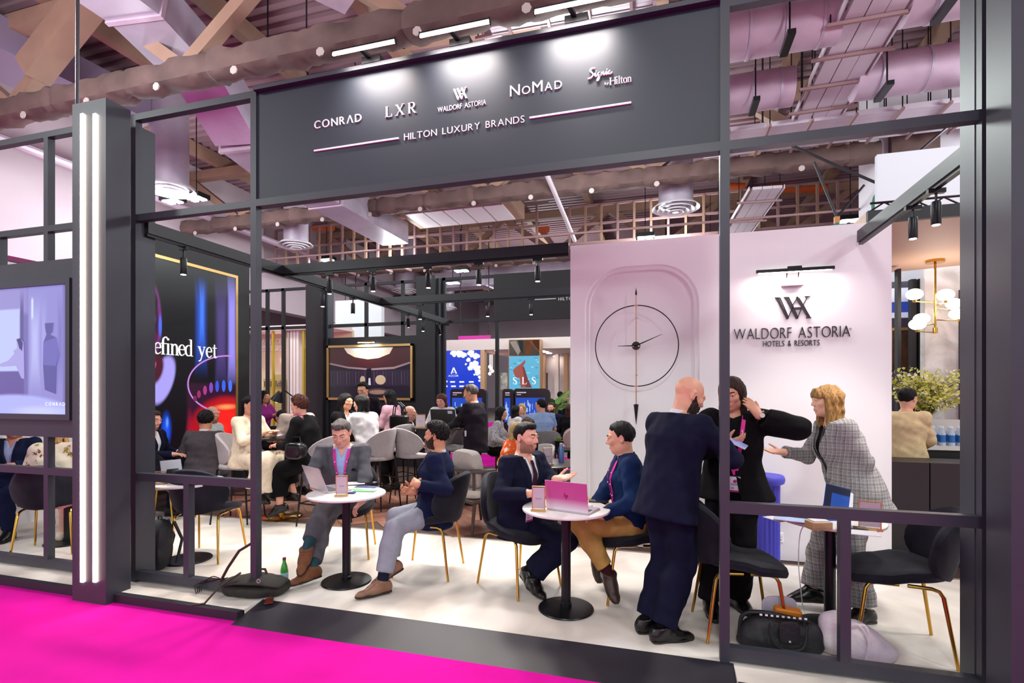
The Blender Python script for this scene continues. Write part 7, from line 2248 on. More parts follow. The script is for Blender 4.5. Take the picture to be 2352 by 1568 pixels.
def cast_foreground():
    # man in the grey suit, facing us across the left table
    at = (-3.06, 4.52)
    ank_r = A3(on_z(712, 1318, 0.10)); toe_r = _n(A3(on_z(645, 1368, 0)) - A3(on_z(722, 1340, 0)))
    p = Person('man in grey suit with pink lanyard seated behind silver laptop, legs crossed', at, -66, 0.56, 1.78, lean=9, head=(-4, 27, 0), build=1.04,
               hands={'R': dict(to=pd(722, 1118, 4.68), hint=(-0.8, -0.2, -0.6), dir=(0.75, -0.5, -0.1), curl=0.45),
                      'L': dict(to=pd(832, 1176, 4.75), hint=(0.6, 0.5, -0.6), dir=(-0.5, -0.5, -0.7), curl=0.6)},
               feet={'R': dict(to=ank_r, toe=toe_r, hint=(-0.3, -0.6, 0.8)),
                     'L': dict(to=pd(703, 1262, 4.42), toe=_n(np.array([0.3, -0.85, -0.42])), hint=(-0.6, -0.7, 0.6))}, skin='pink')
    p.body().hair('quiff', 'grey', 0.009).brows('dark', 0.004)
    p.shirt(blue_sh); p.jacket(grey_suit, seat=True, hem=-0.13, button=0.1, vtop=0.085); p.trousers(grey_suit, tk={1: 0.86, -1: 0.76}, o2=0.03)
    p.shoes(brown_l, socks=cloth('teal_sock', '#2c4a52', bump=0.6), sock_t=0.7, laces=lace_m, pointy=0.25, L=0.29); p.lanyard(0.1, o=0.016)
    lay = p.torso(0.028)
    c = p.front(-0.105, 0.33, 0.0, lay)
    mb = MB()
    for i in range(5): mb.sphere(tuple(c + p.r * (i - 2) * 0.011 + p.u * (0.012 + 0.006 * (i % 2)) - p.origin), 0.011, 8, 6)
    obj('pocket_square', mb, cloth('pocket_square', '#1a1c2e', bump=0.8), p.root)

    # man in the navy jacket, right of the left table
    at = (-2.0, 4.36)
    p = Person('bearded man in navy jacket and light grey trousers seated right of left table, hands clasped', at, 195, 0.555, 1.71, lean=-3, head=(-14, -2, 0), build=1.06,
               hands={'L': dict(to=pd(958, 1112, 4.36), hint=(0.5, -0.3, -0.9), dir=(-0.75, 0.55, 0.1), palm=(0.1, 0.8, -0.4), curl=0.7, thumb=0.9),
                      'R': dict(to=pd(950, 1128, 4.52), hint=(0.3, 0.6, -0.9), dir=(-0.6, -0.7, 0.15), palm=(0.1, -0.7, 0.5), curl=0.7, thumb=0.9)},
               feet={'R': dict(to=pd(897, 1296, 4.28), toe=_n(np.array([-0.66, -0.58, -0.42])), hint=(-0.8, -0.4, 0.7)),
                     'L': dict(to=A3(on_z(877, 1336, 0.1)), toe=_n(A3(on_z(797, 1372, 0)) - A3(on_z(885, 1352, 0))), hint=(-0.5, -0.6, 0.8))}, skin='tan')
    p.body().hair('curly', 'black', 0.016).brows('black', 0.005).beard('dark', 0.005)
    p.shirt(white_sh); p.jacket(navy, seat=True, hem=-0.14, button=0.06, vtop=0.09); p.trousers(lightgrey, tk={1: 0.82, -1: 0.84}, o2=0.034)
    p.shoes(tan_l, socks=cloth('navy_sock', '#1a1d30', bump=0.5), sock_t=0.72, laces=lace_m, pointy=0.4, L=0.3); p.lanyard(0.08, badge=False, o=0.016, spread=0.085)

    # man in the navy suit, left of the right table
    at = (-1.16, 4.26)
    p = Person('man in navy suit and dark tie gesturing with open hand beside pink laptop', at, -28, 0.56, 1.74, lean=3, head=(8, 2, 0), build=1.04,
               hands={'R': dict(to=pd(1218, 1133, 3.98), hint=(-0.7, -0.4, -0.7), dir=(0.8, 0.3, 0.1), curl=0.5),
                      'L': dict(to=pd(1277, 1100, 4.12), hint=(0.1, 0.9, -0.8), dir=(0.9, 0.05, 0.18), palm=(0.1, -0.35, 0.95), curl=0.16, spread=0.12, thumb=0.2)},
               feet={'R': dict(to=A3(on_z(1212, 1310, 0.13)), toe=_n(np.array([0.62, -0.72, -0.28])), hint=(0.8, -0.2, 0.8)),
                     'L': dict(to=A3(on_z(1225, 1330, 0.10)), toe=_n(A3(on_z(1252, 1372, 0)) - A3(on_z(1208, 1335, 0))), hint=(0.8, 0.1, 0.8))}, skin='pink')
    p.body().hair('quiff', 'black', 0.008).brows('black', 0.0045).beard('stubble', 0.0016)
    p.shirt(white_sh); p.jacket(navy2, seat=True, hem=-0.14, button=0.1, vtop=0.08); p.trousers(navy2, o2=0.026, t1=0.9)
    p.tie(cloth('plum_tie', '#3a1830', bump=0.5)); p.shoes(black_l, socks=black_c, laces=lace_m, pointy=0.4, L=0.29)
    p.lanyard(0.02, 'dark', badge=False, o=0.016, wid=0.012)
    p.badge(pd(1216, 1180, 4.0))

    # man in the navy shirt, right of the right table
    at = (-0.23, 4.3)
    p = Person('man in navy shirt and khaki trousers with pink lanyard seated right of pink laptop', at, 193, 0.57, 1.76, lean=6, head=(-12, 8, 0), build=1.05,
               hands={'L': dict(to=pd(1382, 1184, 3.9), hint=(0.7, -0.5, -0.6), dir=(-0.8, 0.25, -0.1), curl=0.6),
                      'R': dict(to=pd(1352, 1186, 4.15), hint=(0.2, 0.8, -0.7), dir=(-0.8, -0.2, -0.1), curl=0.6)},
               feet={'L': dict(to=pd(1400, 1318, 3.98), toe=_n(np.array([0.42, -0.75, -0.5])), hint=(-0.9, -0.2, 0.5)),
                     'R': dict(to=pd(1372, 1275, 4.35), toe=_n(np.array([0.25, -0.6, -0.75])), hint=(-0.9, 0.1, 0.5))}, skin='light')
    p.body().hair('short', 'black', 0.012).brows('black', 0.0035)
    p.shirt(navy_sh, o=0.017, so=0.02, cf=1.12, hem=-0.1, wr=0.008, name='shirt'); p.trousers(khaki, o2=0.026, t1=0.86, wr=0.007)
    p.shoes(dk_brown_l, socks=cloth('maroon_sock', '#3c1720'), L=0.28); p.lanyard(0.16, badge=True, o=0.02, x=-0.03, spread=0.09)

    # standing man seen from behind
    at = (0.03, 3.68)
    p = Person('bald bearded man in navy suit standing, seen from behind', at, 48, 0.935, 1.79, lean=13, head=(-20, 24, 0), build=1.04,
               hands={'R': dict(to=pd(1662, 1047, 3.62), hint=(0.5, -0.8, -0.4), dir=(-0.1, 0.7, 0.45), palm=(-0.6, 0.2, 0.4), curl=0.35),
                      'L': dict(to=pd(1625, 1042, 4.0), hint=(-0.9, 0.3, -0.4), dir=(0.75, 0.25, 0.3), palm=(0.6, -0.6, 0.3), curl=0.4)},
               feet={'R': dict(to=A3(on_z(1522, 1440, 0.09)), toe=_n(A3(on_z(1595, 1470, 0)) - A3(on_z(1502, 1478, 0)))),
                     'L': dict(to=A3(on_z(1488, 1420, 0.09)), toe=_n(np.array([0.9, 0.35, 0])))}, skin='light')
    p.body().beard('dark', 0.005)
    p.shirt(white_sh); p.jacket(navy2, hem=-0.16, flare=0.025, closed=False); p.trousers(navy2, o2=0.045, t1=0.97, ok=0.028)
    p.shoes(black_l, L=0.29, laces=None)

    # woman in black, behind the post
    at = (0.52, 4.28)
    p = Person('standing woman in black with long dark hair and pink lanyard, hand raised to face', at, -100, 0.93, 1.77, sex='f', build=1.08, lean=2, head=(-12, 14, 0),
               hands={'L': dict(to=pd(1742, 952, 3.72), hint=(0.9, 0.0, -0.35), dir=(-0.55, 0.15, 0.8), palm=(-0.5, 0.8, 0), curl=0.3),
                      'R': dict(to=pd(1668, 1018, 3.78), hint=(-0.8, 0.1, -0.6), dir=(0.8, -0.3, 0.25), palm=(0.3, 0.5, 0.8), curl=0.45)},
               feet={'R': dict(to=A3(on_z(1632, 1378, 0.09)), toe=_n(np.array([0.1, -1, 0]))), 'L': dict(to=A3(on_z(1695, 1368, 0.09)), toe=_n(np.array([0.45, -0.9, 0])))}, skin='light')
    p.body().hair('long', 'dark', 0.012).brows('dark', 0.0045)
    p.shirt(black_c, name='top', collar=False, open_v=0.03); p.jacket(black_c, name='blouse', button=0.3, vtop=0.07, hem=-0.1, flare=0.05, so=0.045, cuff=0.0, t1=0.82, o=0.024, wr=0.008)
    p.trousers(black_c, o2=0.05, t1=0.98, ok=0.035); p.shoes(black_l, L=0.27, pointy=0.5)
    p.lanyard(0.1, o=0.03, x=-0.02, spread=0.08); p.watch(-1)
    ph = thing('smartphone', 'smartphone with white case held by woman in black', 'phone', tuple(pd(1690, 1016, 3.7)))
    ph.rotation_euler = (math.radians(25), math.radians(-15), math.radians(65))
    obj('phone_case', MB().rbox(-0.038, 0.038, -0.078, 0.078, -0.005, 0.004, 0.003), mat('phone_white', '#d9d9e2', 0.3), ph)
    obj('phone_screen', MB().box(-0.035, 0.035, -0.074, 0.074, 0.004, 0.0046), mat('phone_screen', '#7d86b8', 0.2, emit=0.3), ph)

    # woman in the check suit
    at = (1.42, 4.56)
    ck = check_cloth()
    p = Person('woman in grey check suit with blond hair leaning forward, hand held out', at, 186, 0.90, 1.74, sex='f', build=1.2, lean=17, head=(2, 2, 0),
               hands={'R': dict(to=pd(1798, 1038, 4.15), hint=(0.2, 0.5, -0.9), dir=(-0.97, -0.05, 0.05), palm=(0, -0.3, 0.95), curl=0.2, thumb=0.3, spread=0.1),
                      'L': dict(to=pd(1945, 1128, 3.9), hint=(0.9, -0.3, 0.1), dir=(-0.6, 0.1, -0.7), curl=0.4)},
               feet={'R': dict(to=A3(on_z(1862, 1368, 0.09)), toe=_n(np.array([-0.98, -0.1, 0]))), 'L': dict(to=A3(on_z(1985, 1400, 0.09)), toe=_n(np.array([-0.9, -0.4, 0])))}, skin='fair')
    p.body().hair('fringe', 'blond', 0.013).brows('blond', 0.003)
    p.shirt(black_c, name='top', collar=False, open_v=0.06, sleeves=False, hem=-0.04); p.jacket(ck, hem=-0.2, flare=0.03, button=0.05, vtop=0.1, o=0.024)
    p.trousers(ck, o2=0.05, t1=0.97, ok=0.03); p.shoes(black_l, L=0.26, sole=mat('sneaker_sole', '#3a3030', 0.7))
    p.lanyard(0.1, 'dark', badge=True, o=0.02, wid=0.015, spread=0.07)

    # woman at the bar
    c = on_z(2078, 1180, 0.4); at = (2.5, 6.5)
    p = Person('woman in cream blazer with dark tied hair standing behind bar counter, seen from behind', at, 70, 0.9, 1.66, sex='f', build=0.95, head=(-30, 5, 0), skin='light', fine=True, shoulder_w=0.155,
               hands={'R': dict(to=(2.72, 6.72, 1.0)), 'L': dict(to=(2.35, 6.8, 1.0))})
    p.body().hair('bun', 'black', 0.012)
    p.jacket(cloth('cream', '#d8bd92'), closed=True, hem=-0.2); p.trousers(black_c)
    p.shoes(black_l)
cast_foreground()
# ------------------------------------------------------------------ people further back
def at_px(px, d):
    v = ray(px, 900); return (v[0] * d, v[1] * d)
def seated(label, px, d, face, head=(0, 0, 0), seat=0.47, H=1.7, hands=None, sex='m', lean=4, skin='light', build=1.0, z0=0.0, foot=None, fine=False, twist=0, feet_kw=None):
    x, y = at_px(px, d); fa = math.radians(face); f = np.array([math.cos(fa), math.sin(fa), 0]); r = np.array([math.sin(fa), -math.cos(fa), 0])
    P = np.array([x, y, 0])
    fz = foot if foot is not None else 0.09
    fl = 0.40 if seat < 0.6 else 0.33
    feet = {'R': dict(to=P + f * fl + r * 0.1 + Zv * (z0 + fz), toe=f), 'L': dict(to=P + f * (fl - 0.04) - r * 0.1 + Zv * (z0 + fz), toe=f)}
    for k in feet: feet[k]['hint'] = f + Zv * 0.7
    if feet_kw: feet.update(feet_kw(P, f, r))
    hk = {}
    for k, v in (hands or {}).items():
        v = dict(v); a, b, c = v['to']; v['to'] = P + r * a + f * b + Zv * (z0 + c)
        for q in ('dir', 'palm', 'hint'):
            if q in v: v[q] = r * v[q][0] + f * v[q][1] + Zv * v[q][2]
        hk[k] = v
    for k, sg_ in (('R', 1), ('L', -1)):
        if k not in hk: hk[k] = dict(to=P + r * 0.14 * sg_ + f * 0.26 + Zv * (z0 + seat + 0.22), hint=r * sg_ * 0.5 - f * 0.3 - Zv * 0.8)
    return Person(label, (x, y), face, seat + 0.09 + z0, H, sex, build, lean, 0, twist, head, hk, feet, skin, fine)
def standing(label, px, d, face, head=(0, 0, 0), H=1.72, hands=None, sex='m', lean=3, skin='light', build=1.0, z0=0.0):
    x, y = at_px(px, d); fa = math.radians(face); f = np.array([math.cos(fa), math.sin(fa), 0]); r = np.array([math.sin(fa), -math.cos(fa), 0]); P = np.array([x, y, 0])
    hk = {}
    for k, v in (hands or {}).items():
        v = dict(v); a, b, c = v['to']; v['to'] = P + r * a + f * b + Zv * (z0 + c); hk[k] = v
    feet = {'R': dict(to=P + r * 0.1 + Zv * (z0 + 0.09), toe=f), 'L': dict(to=P - r * 0.1 + f * 0.05 + Zv * (z0 + 0.09), toe=f)}
    return Person(label, (x, y), face, 0.93 * H / 1.75 + z0, H, sex, build, lean, 0, 0, head, hk, feet, skin, False)

charcoal = cloth('charcoal', '#4a464c'); taupe = cloth('taupe_suit', '#9c8d86'); cream = cloth('cream_dress', '#d9c9b2'); blackw = cloth('black', '#0f0d10')
offw = cloth('off_white', '#d6d2d6'); darksuit = cloth('dark_suit', '#1c1820'); pinkj = cloth('pink_jacket', '#c79aa8'); ltblue = cloth('light_blue', '#8fa6d0'); knit = print_cloth('zebra_knit', '#b8b6ba', '#3a383c', '#5a585c', 40, 0.35)
orangep = print_cloth('orange_print', '#d9541a', '#f0dccf', '#e8a070', 9, 0.4); pinep = print_cloth('fruit_print', '#e2d8c4', '#a08a3a', '#7a3a2a', 9, 0.3)
grn = cloth('pale_grey_shirt', '#b8bcb8')

def suit(p, m_, sh=white_sh, **kw):
    p.shirt(sh); p.jacket(m_, seat=p.P[2] < 0.85, hem=-0.12 if p.P[2] < 0.85 else -0.17, **kw); p.trousers(m_); p.shoes(black_l); return p

# far left, behind the screen module
p = seated('man in navy jacket seated at far left behind frame', 38, 6.0, -55, head=(15, 8, 0), H=1.70, skin='tan', fine=True, hands={'R': dict(to=(0.1, 0.34, 0.82)), 'L': dict(to=(-0.12, 0.36, 0.82))})
p.body().hair('short', 'dark').brows('dark').beard('stubble', 0.0016); suit(p, navy, blue_sh); p.lanyard(0.1, 'dark', badge=False, o=0.016)
p = seated('woman in printed cream shirt with blond bob seen from behind, far left', 126, 5.35, 122, head=(10, 5, 0), H=1.66, sex='f', skin='fair', fine=True, build=1.1)
p.body(bare_legs=True).hair('bob', 'fairhair', 0.014); p.shirt(pinep, name='blouse', o=0.02, so=0.035, hem=-0.1, wr=0.006, t1=0.6); p.skirt(cloth('pink_skirt', '#c08088'), length=0.05, flare=0.0); p.shoes(mat('pump_cream', '#d8c6b4', 0.4), L=0.25, pointy=0.4)
# left bay, before the media wall
p = seated('dark haired man in navy suit writing at table, half hidden by left frame post', 338, 6.9, 15, head=(-12, 10, 0), H=1.76, skin='pink', fine=True, hands={'R': dict(to=(0.08, 0.42, 0.80), dir=(0, 1, 0)), 'L': dict(to=(-0.2, 0.3, 0.8))})
p.body().hair('quiff', 'dark', 0.009).brows('dark').beard('stubble', 0.0012); suit(p, navy2)
p = seated('person in charcoal blazer with black curly hair seen from behind before media wall', 462, 6.85, 108, head=(22, 6, 0), H=1.74, skin='tan', lean=10, fine=True, hands={'L': dict(to=(-0.34, 0.16, 0.55)), 'R': dict(to=(0.2, 0.35, 0.78))})
p.body().hair('curly', 'black', 0.02); suit(p, charcoal)
p = seated('bald man in pale shirt seated before glowing media wall', 492, 7.9, 200, head=(190 - 200 + 150, -4, 0), H=1.8, skin='pink', build=1.1)
p.body().beard('stubble', 0.001); p.shirt(grn, o=0.016, so=0.016); p.trousers(charcoal); p.shoes(black_l)
# around the brass high table
p = seated('woman in cream wrap dress on high chair behind left sign post', 566, 6.5, -5, head=(0, 10, 0), seat=0.70, H=1.7, sex='f', foot=0.36, hands={'R': dict(to=(0.08, 0.36, 1.12)), 'L': dict(to=(-0.08, 0.38, 1.12))}, skin='light', build=1.1)
p.body(bare_legs=True).hair('pony', 'black'); p.jacket(cream, name='dress', hem=-0.1, so=0.012, o=0.016, button=0.25, wr=0.004); p.skirt(cream, length=0.75, flare=0.1); p.shoes(black_l, L=0.24)
p = seated('woman in black with curly auburn hair on high chair, seen from side', 722, 6.3, 188, head=(-8, 8, 0), seat=0.70, H=1.74, sex='f', foot=0.36, lean=16, build=1.15, hands={'L': dict(to=(-0.12, 0.42, 0.98)), 'R': dict(to=(0.12, 0.44, 1.02))}, skin='pink', fine=True,
           feet_kw=lambda P, f, r: {'L': dict(to=P + f * 0.42 - r * 0.05 + Zv * 0.24, toe=_n(f * 0.9 - Zv * 0.35 - r * 0.2), hint=f + Zv)})
p.body(bare_legs=True).hair('curly', 'auburn', 0.022); p.shirt(blackw, name='top', o=0.016, so=0.018, collar=False, t1=0.75, hem=-0.1, wr=0.004); p.trousers(blackw, o2=0.06, ok=0.04, t1=0.72); p.shoes(black_l, L=0.25)
hb = thing('handbag', 'black leather handbag on lap of woman in black', 'bag', tuple(pd(680, 1035, 6.0)))
obj('bag_body', shell(0.12, 0.1, lambda u, v_: ((u, 0.0, v_), (0, 1, 0)), 0.14, ex=3), black_l, hb)
obj('handle', MB().tube([(-0.07, 0, 0.08), (-0.05, 0, 0.16), (0.05, 0, 0.16), (0.07, 0, 0.08)], 0.008, 8), black_l, hb)
p = seated('man in taupe suit on high chair behind woman with auburn hair', 676, 7.15, -20, head=(0, 8, 0), seat=0.70, H=1.72, foot=0.36, lean=8, skin='light')
p.body().hair('short', 'black'); suit(p, taupe)
p = seated('person with dark hair in dark jacket low behind high table at left', 655, 8.6, 160, H=1.66, seat=0.45, skin='tan', lean=10)
p.body().hair('short', 'black'); suit(p, darksuit)
p = standing('woman in magenta top behind left sign post', 602, 9.4, 0, sex='f', H=1.64, skin='tan', hands={'R': dict(to=(0.1, 0.34, 1.2)), 'L': dict(to=(-0.1, 0.34, 1.2))})
p.body().hair('long', 'black'); p.shirt(cloth('magenta_top', '#8a2a7a'), name='top', o=0.014, so=0.016, collar=False); p.trousers(blackw); p.shoes(black_l)
# group before the framed picture
p = seated('woman in black jacket with long black hair facing right before framed picture', 782, 7.7, -8, head=(0, 0, 0), seat=0.70, H=1.74, sex='f', foot=0.36, hands={'R': dict(to=(0.05, 0.44, 1.16)), 'L': dict(to=(-0.1, 0.4, 1.14))}, skin='light', lean=8)
p.body().hair('long', 'black', 0.016); p.shirt(white_sh); p.jacket(blackw, hem=-0.1); p.trousers(blackw); p.shoes(black_l)
p = standing('tall man in dark suit and glasses behind group at framed picture', 838, 9.2, -75, head=(-12, 12, 0), H=1.79, skin='light')
p.body().hair('swept', 'black', 0.016); suit(p, darksuit)
gl = MB()
for sg_ in (1, -1): gl.tube([tuple(p.hl(sg_ * 0.034 + 0.022 * math.cos(t_), 0.108, 0.008 + 0.016 * math.sin(t_)) - p.origin) for t_ in np.linspace(0, 6.283, 13)[:-1]], 0.002, 5, closed=True)
obj('glasses', gl, metal_dk, p.root)
p = seated('woman in white blouse with black bob on high chair, seen from behind', 848, 7.25, 165, head=(20, 6, 0), seat=0.70, H=1.72, sex='f', foot=0.36, lean=12, build=1.1, fine=True, hands={'L': dict(to=(-0.12, 0.46, 1.12), dir=(0, 0.95, 0.1), palm=(0, 0, 1), curl=0.15), 'R': dict(to=(0.1, 0.42, 1.14))}, skin='light')
p.body(bare_arms=True).hair('bob', 'black', 0.014); p.shirt(offw, name='blouse', o=0.022, so=0.02, short=0.85, hem=-0.16, wr=0.01, collar=False); p.skirt(cloth('dotted_skirt', '#cbb6a8'), length=0.2, flare=0.03); p.shoes(black_l, L=0.24)
p = standing('woman in pink jacket and glasses with black handbag on arm', 902, 8.5, 178, head=(0, 8, 0), H=1.66, sex='f', skin='light', hands={'L': dict(to=(-0.06, 0.3, 1.14)), 'R': dict(to=(0.08, 0.32, 1.16))})
p.body().hair('long', 'black', 0.012); p.shirt(offw, name='top', collar=False); p.jacket(pinkj, hem=-0.14); p.trousers(blackw); p.shoes(black_l)
gl = MB()
for sg_ in (1, -1): gl.tube([tuple(p.hl(sg_ * 0.034 + 0.022 * math.cos(t_), 0.104, 0.008 + 0.018 * math.sin(t_)) - p.origin) for t_ in np.linspace(0, 6.283, 13)[:-1]], 0.0018, 5, closed=True)
obj('glasses', gl, gold, p.root)
hb = thing('handbag', 'black handbag hanging on arm of woman in pink jacket', 'bag', tuple(pd(917, 962, 8.3)))
obj('bag_body', MB().rbox(-0.16, 0.16, -0.06, 0.06, -0.16, 0.06, 0.03), black_l, hb)
for s_ in (-0.035, 0.035): obj('handle', MB().tube([(-0.1, s_, 0.05), (-0.08, s_, 0.2), (0.0, s_, 0.27), (0.08, s_, 0.2), (0.1, s_, 0.05)], 0.009, 8), black_l, hb)
p = seated('balding man in dark jacket seated beside second black column', 934, 9.3, 10, head=(10, 0, 0), H=1.76, skin='pink', seat=0.45)
p.body().hair('bald', 'brown', 0.004); suit(p, darksuit)
# dark high table
p = seated('woman in white jumper with auburn hair behind black laptop', 1018, 8.95, -85, head=(-4, 18, 0), seat=0.72, H=1.70, sex='f', foot=0.36, skin='pink', fine=True, hands={'R': dict(to=(0.14, 0.3, 1.08)), 'L': dict(to=(-0.14, 0.3, 1.08))})
p.body().hair('bob', 'auburn', 0.012).brows('brown', 0.003); p.shirt(offw, name='jumper', o=0.02, so=0.02, collar=False, open_v=0.03, wr=0.004); p.trousers(cloth('pale_trouser', '#c9b6b2'))
p.shoes(black_l)
p = standing('standing man in dark suit beside black laptop, facing left', 1092, 7.5, 172, head=(6, 12, 0), H=1.735, skin='tan', build=1.04, hands={'L': dict(to=(-0.1, 0.42, 1.1)), 'R': dict(to=(0.12, 0.36, 1.12))})
p.fine = True
p.body().hair('swept', 'grey', 0.01); suit(p, darksuit); p.tie(cloth('plum_tie', '#3a1830'))
p.badge(pd(1070, 995, 7.3), 0.06, 0.08)
p = seated('woman in zebra grey knit with long black hair seated behind standing man', 1133, 9.2, 10, head=(0, 4, 0), seat=0.5, H=1.66, sex='f', skin='light', lean=12)
p.body().hair('long', 'black', 0.012); p.shirt(knit, name='jumper', o=0.016, so=0.018, collar=False); p.trousers(blackw); p.shoes(black_l)
p = seated('woman in mustard top with dark hair behind black laptop', 1052, 10.6, 60, seat=0.5, H=1.66, sex='f', skin='tan', z0=CZ)
p.body().hair('bun', 'black'); p.shirt(cloth('mustard', '#a8782a'), name='top', o=0.014, so=0.014, collar=False); p.trousers(blackw)
# lounge group behind the man in the navy suit
p = seated('woman in orange floral shirt with blond hair seated low behind navy suit man', 1162, 6.6, 40, head=(-5, 10, 0), seat=0.38, H=1.68, sex='f', skin='fair', lean=14, build=1.1, fine=True)
p.body().hair('bob', 'fairhair', 0.012); p.shirt(orangep, o=0.024, so=0.03, wr=0.006, hem=-0.1); p.trousers(cloth('pale_trouser', '#c9b6b2')); p.shoes(black_l); p.lanyard(0.2, o=0.03, badge=False)
p = seated('dark haired woman seated at round dark table behind navy suit man', 1222, 7.9, 200, head=(-10, 8, 0), seat=0.38, H=1.64, sex='f', skin='tan')
p.body().hair('long', 'dark', 0.012); p.shirt(blackw, name='top', o=0.014, so=0.014, collar=False); p.trousers(blackw); p.shoes(black_l)
p = seated('man in light blue polo shirt with pink lanyard seated with back to us', 1246, 9.5, 120, head=(35, 0, 0), seat=0.58, H=1.74, skin='light', fine=True, hands={'L': dict(to=(-0.25, 0.2, 0.88)), 'R': dict(to=(0.2, 0.4, 0.9))})
p.body(bare_arms=True).hair('short', 'black', 0.012); p.shirt(ltblue, name='polo_shirt', o=0.016, so=0.018, short=0.75, wr=0.005); p.trousers(navy2); p.shoes(black_l); p.lanyard(0.2, o=0.02, badge=False)
p = seated('woman in white top with long black hair seated, seen from behind', 1180, 11.3, 50, seat=0.5, H=1.68, sex='f', skin='tan', z0=CZ)
p.body(bare_arms=True).hair('long', 'black', 0.012); p.shirt(offw, name='top', o=0.014, so=0.014, short=0.5, collar=False); p.trousers(blackw)
p = seated('blond woman facing us before blue kiosk screen', 1200, 12.2, -95, seat=0.5, H=1.72, sex='f', skin='fair', z0=CZ)
p.body(bare_arms=True).hair('wavy', 'fairhair', 0.014); p.shirt(cloth('grey_print', '#8a8090'), name='top', o=0.014, so=0.014, short=0.7, collar=False); p.trousers(blackw)
p = seated('bearded man in navy jacket seated beyond edge of white wall', 1268, 12.4, -100, seat=0.5, H=1.74, skin='light', z0=CZ)
p.body().hair('short', 'dark').beard('dark'); suit(p, navy)
p = seated('woman with long brown hair seated beside white wall edge', 1306, 11.6, 80, seat=0.5, H=1.7, sex='f', skin='light', z0=CZ)
p.body().hair('long', 'brown', 0.02); p.shirt(blackw, name='top', o=0.016, so=0.016, collar=False); p.trousers(blackw)
p = standing('man in dark jacket far off beyond potted plant', 1285, 15.6, 70, H=1.66, z0=CZ)
p.body().hair('short', 'black'); suit(p, navy2)
# ------------------------------------------------------------------ things on the tables
TT = 0.766
HP_LOGO = [([(0.12, 1.0, 0.09), (0.0, 0.3, 0.09)], 0), ([(0.1, 0.62, 0.08), (0.3, 0.66, 0.09), (0.22, 0.3, 0.09)], 0), ([(0.44, 0.66, 0.09), (0.28, 0.0, 0.09)], 0), ([(0.44, 0.66, 0.08), (0.62, 0.66, 0.09), (0.55, 0.36, 0.09), (0.4, 0.36, 0.08)], 0)]
def laptop(label, hinge, deg, open_deg, lid_m, body_m, w=0.33, d=0.225, logo=None, sticker=False):
    t = thing('laptop', label, 'laptop', tuple(hinge), math.radians(deg))
    # local +x points from hinge towards the user
    obj('keyboard_base', MB().rbox(0, d, -w / 2, w / 2, 0.0, 0.014, 0.005), body_m, t)
    obj('keys', MB().box(0.02, d * 0.55, -w / 2 + 0.02, w / 2 - 0.02, 0.014, 0.016), mat('laptop_keys', '#2a2a34', 0.6), t, smooth=False)
    obj('trackpad', MB().box(d * 0.62, d * 0.93, -0.055, 0.055, 0.0138, 0.0148), mat('laptop_pad', '#8a8890', 0.4), t, smooth=False)
    lid = obj('lid', MB().rbox(0, 0.007, -w / 2, w / 2, 0.0, d, 0.003), lid_m, t)
    lid.location = (0.0, 0, 0.012); lid.rotation_euler = (0, math.radians(-(open_deg - 90)), 0)
    obj('screen', MB().box(0.007, 0.0078, -w / 2 + 0.01, w / 2 - 0.01, 0.012, d - 0.01), mat('laptop_screen', '#3a4a78', 0.2, emit=0.5, emitcol='#8aa0d0'), lid, smooth=False)
    if logo is not None:
        sc_ = 0.05
        f = lambda a, b, t_: (-0.0005 - t_, -(a - 0.3) * sc_, d * 0.5 + (b - 0.45) * sc_)
        obj('logo', strokes_mesh(HP_LOGO, f, 0.0012), logo, lid, smooth=False)
    if sticker:
        obj('sticker', MB().box(-0.001, 0.0, -w * 0.38, -w * 0.2, d * 0.76, d * 0.92), mat('sticker', '#c9ccd4', 0.5), lid, smooth=False)
    return t
silver = mat('laptop_silver', '#c2b4c0', 0.3, 0.6)
def grad_pink():
    m = mat('laptop_pink', '#b04a86', 0.4, 0.0)
    nt = m.node_tree; b = nt.nodes['Principled BSDF']; tc = nt.nodes.new('ShaderNodeTexCoord'); sp_ = nt.nodes.new('ShaderNodeSeparateXYZ'); rp_ = nt.nodes.new('ShaderNodeValToRGB')
    nt.links.new(tc.outputs['Generated'], sp_.inputs[0]); nt.links.new(sp_.outputs['Z'], rp_.inputs[0]); nt.links.new(rp_.outputs[0], b.inputs['Base Color'])
    rp_.color_ramp.elements[0].position = 0.05; rp_.color_ramp.elements[0].color = lin('#d8ccd8'); rp_.color_ramp.elements[1].position = 0.42; rp_.color_ramp.elements[1].color = lin('#b84c8c')
    return m
h1 = on_z(733, 1128, TT)
laptop('open silver laptop on left table before man in grey suit', h1, 62, 112, silver, silver, logo=mat('logo_pale', '#e8dfe6', 0.3))
h2 = on_z(1302, 1177, TT)
laptop('open pink laptop seen from behind on table before white wall', h2, 74, 98, grad_pink(), silver, 0.335, 0.215, logo=mat('logo_plum', '#8a1050', 0.3))
q = on_z(1020, 982, 1.05)
laptop('open black laptop on dark high table in background', q, 92, 104, mat('laptop_black', '#121216', 0.4), metal_dk, 0.42, 0.29, sticker=True)
q = on_z(1838, 1196, TT); laptop('flat opened pale laptop at left edge of right table', q, 75, 178, mat('laptop_white', '#d8d8de', 0.35), silver, 0.3, 0.13)

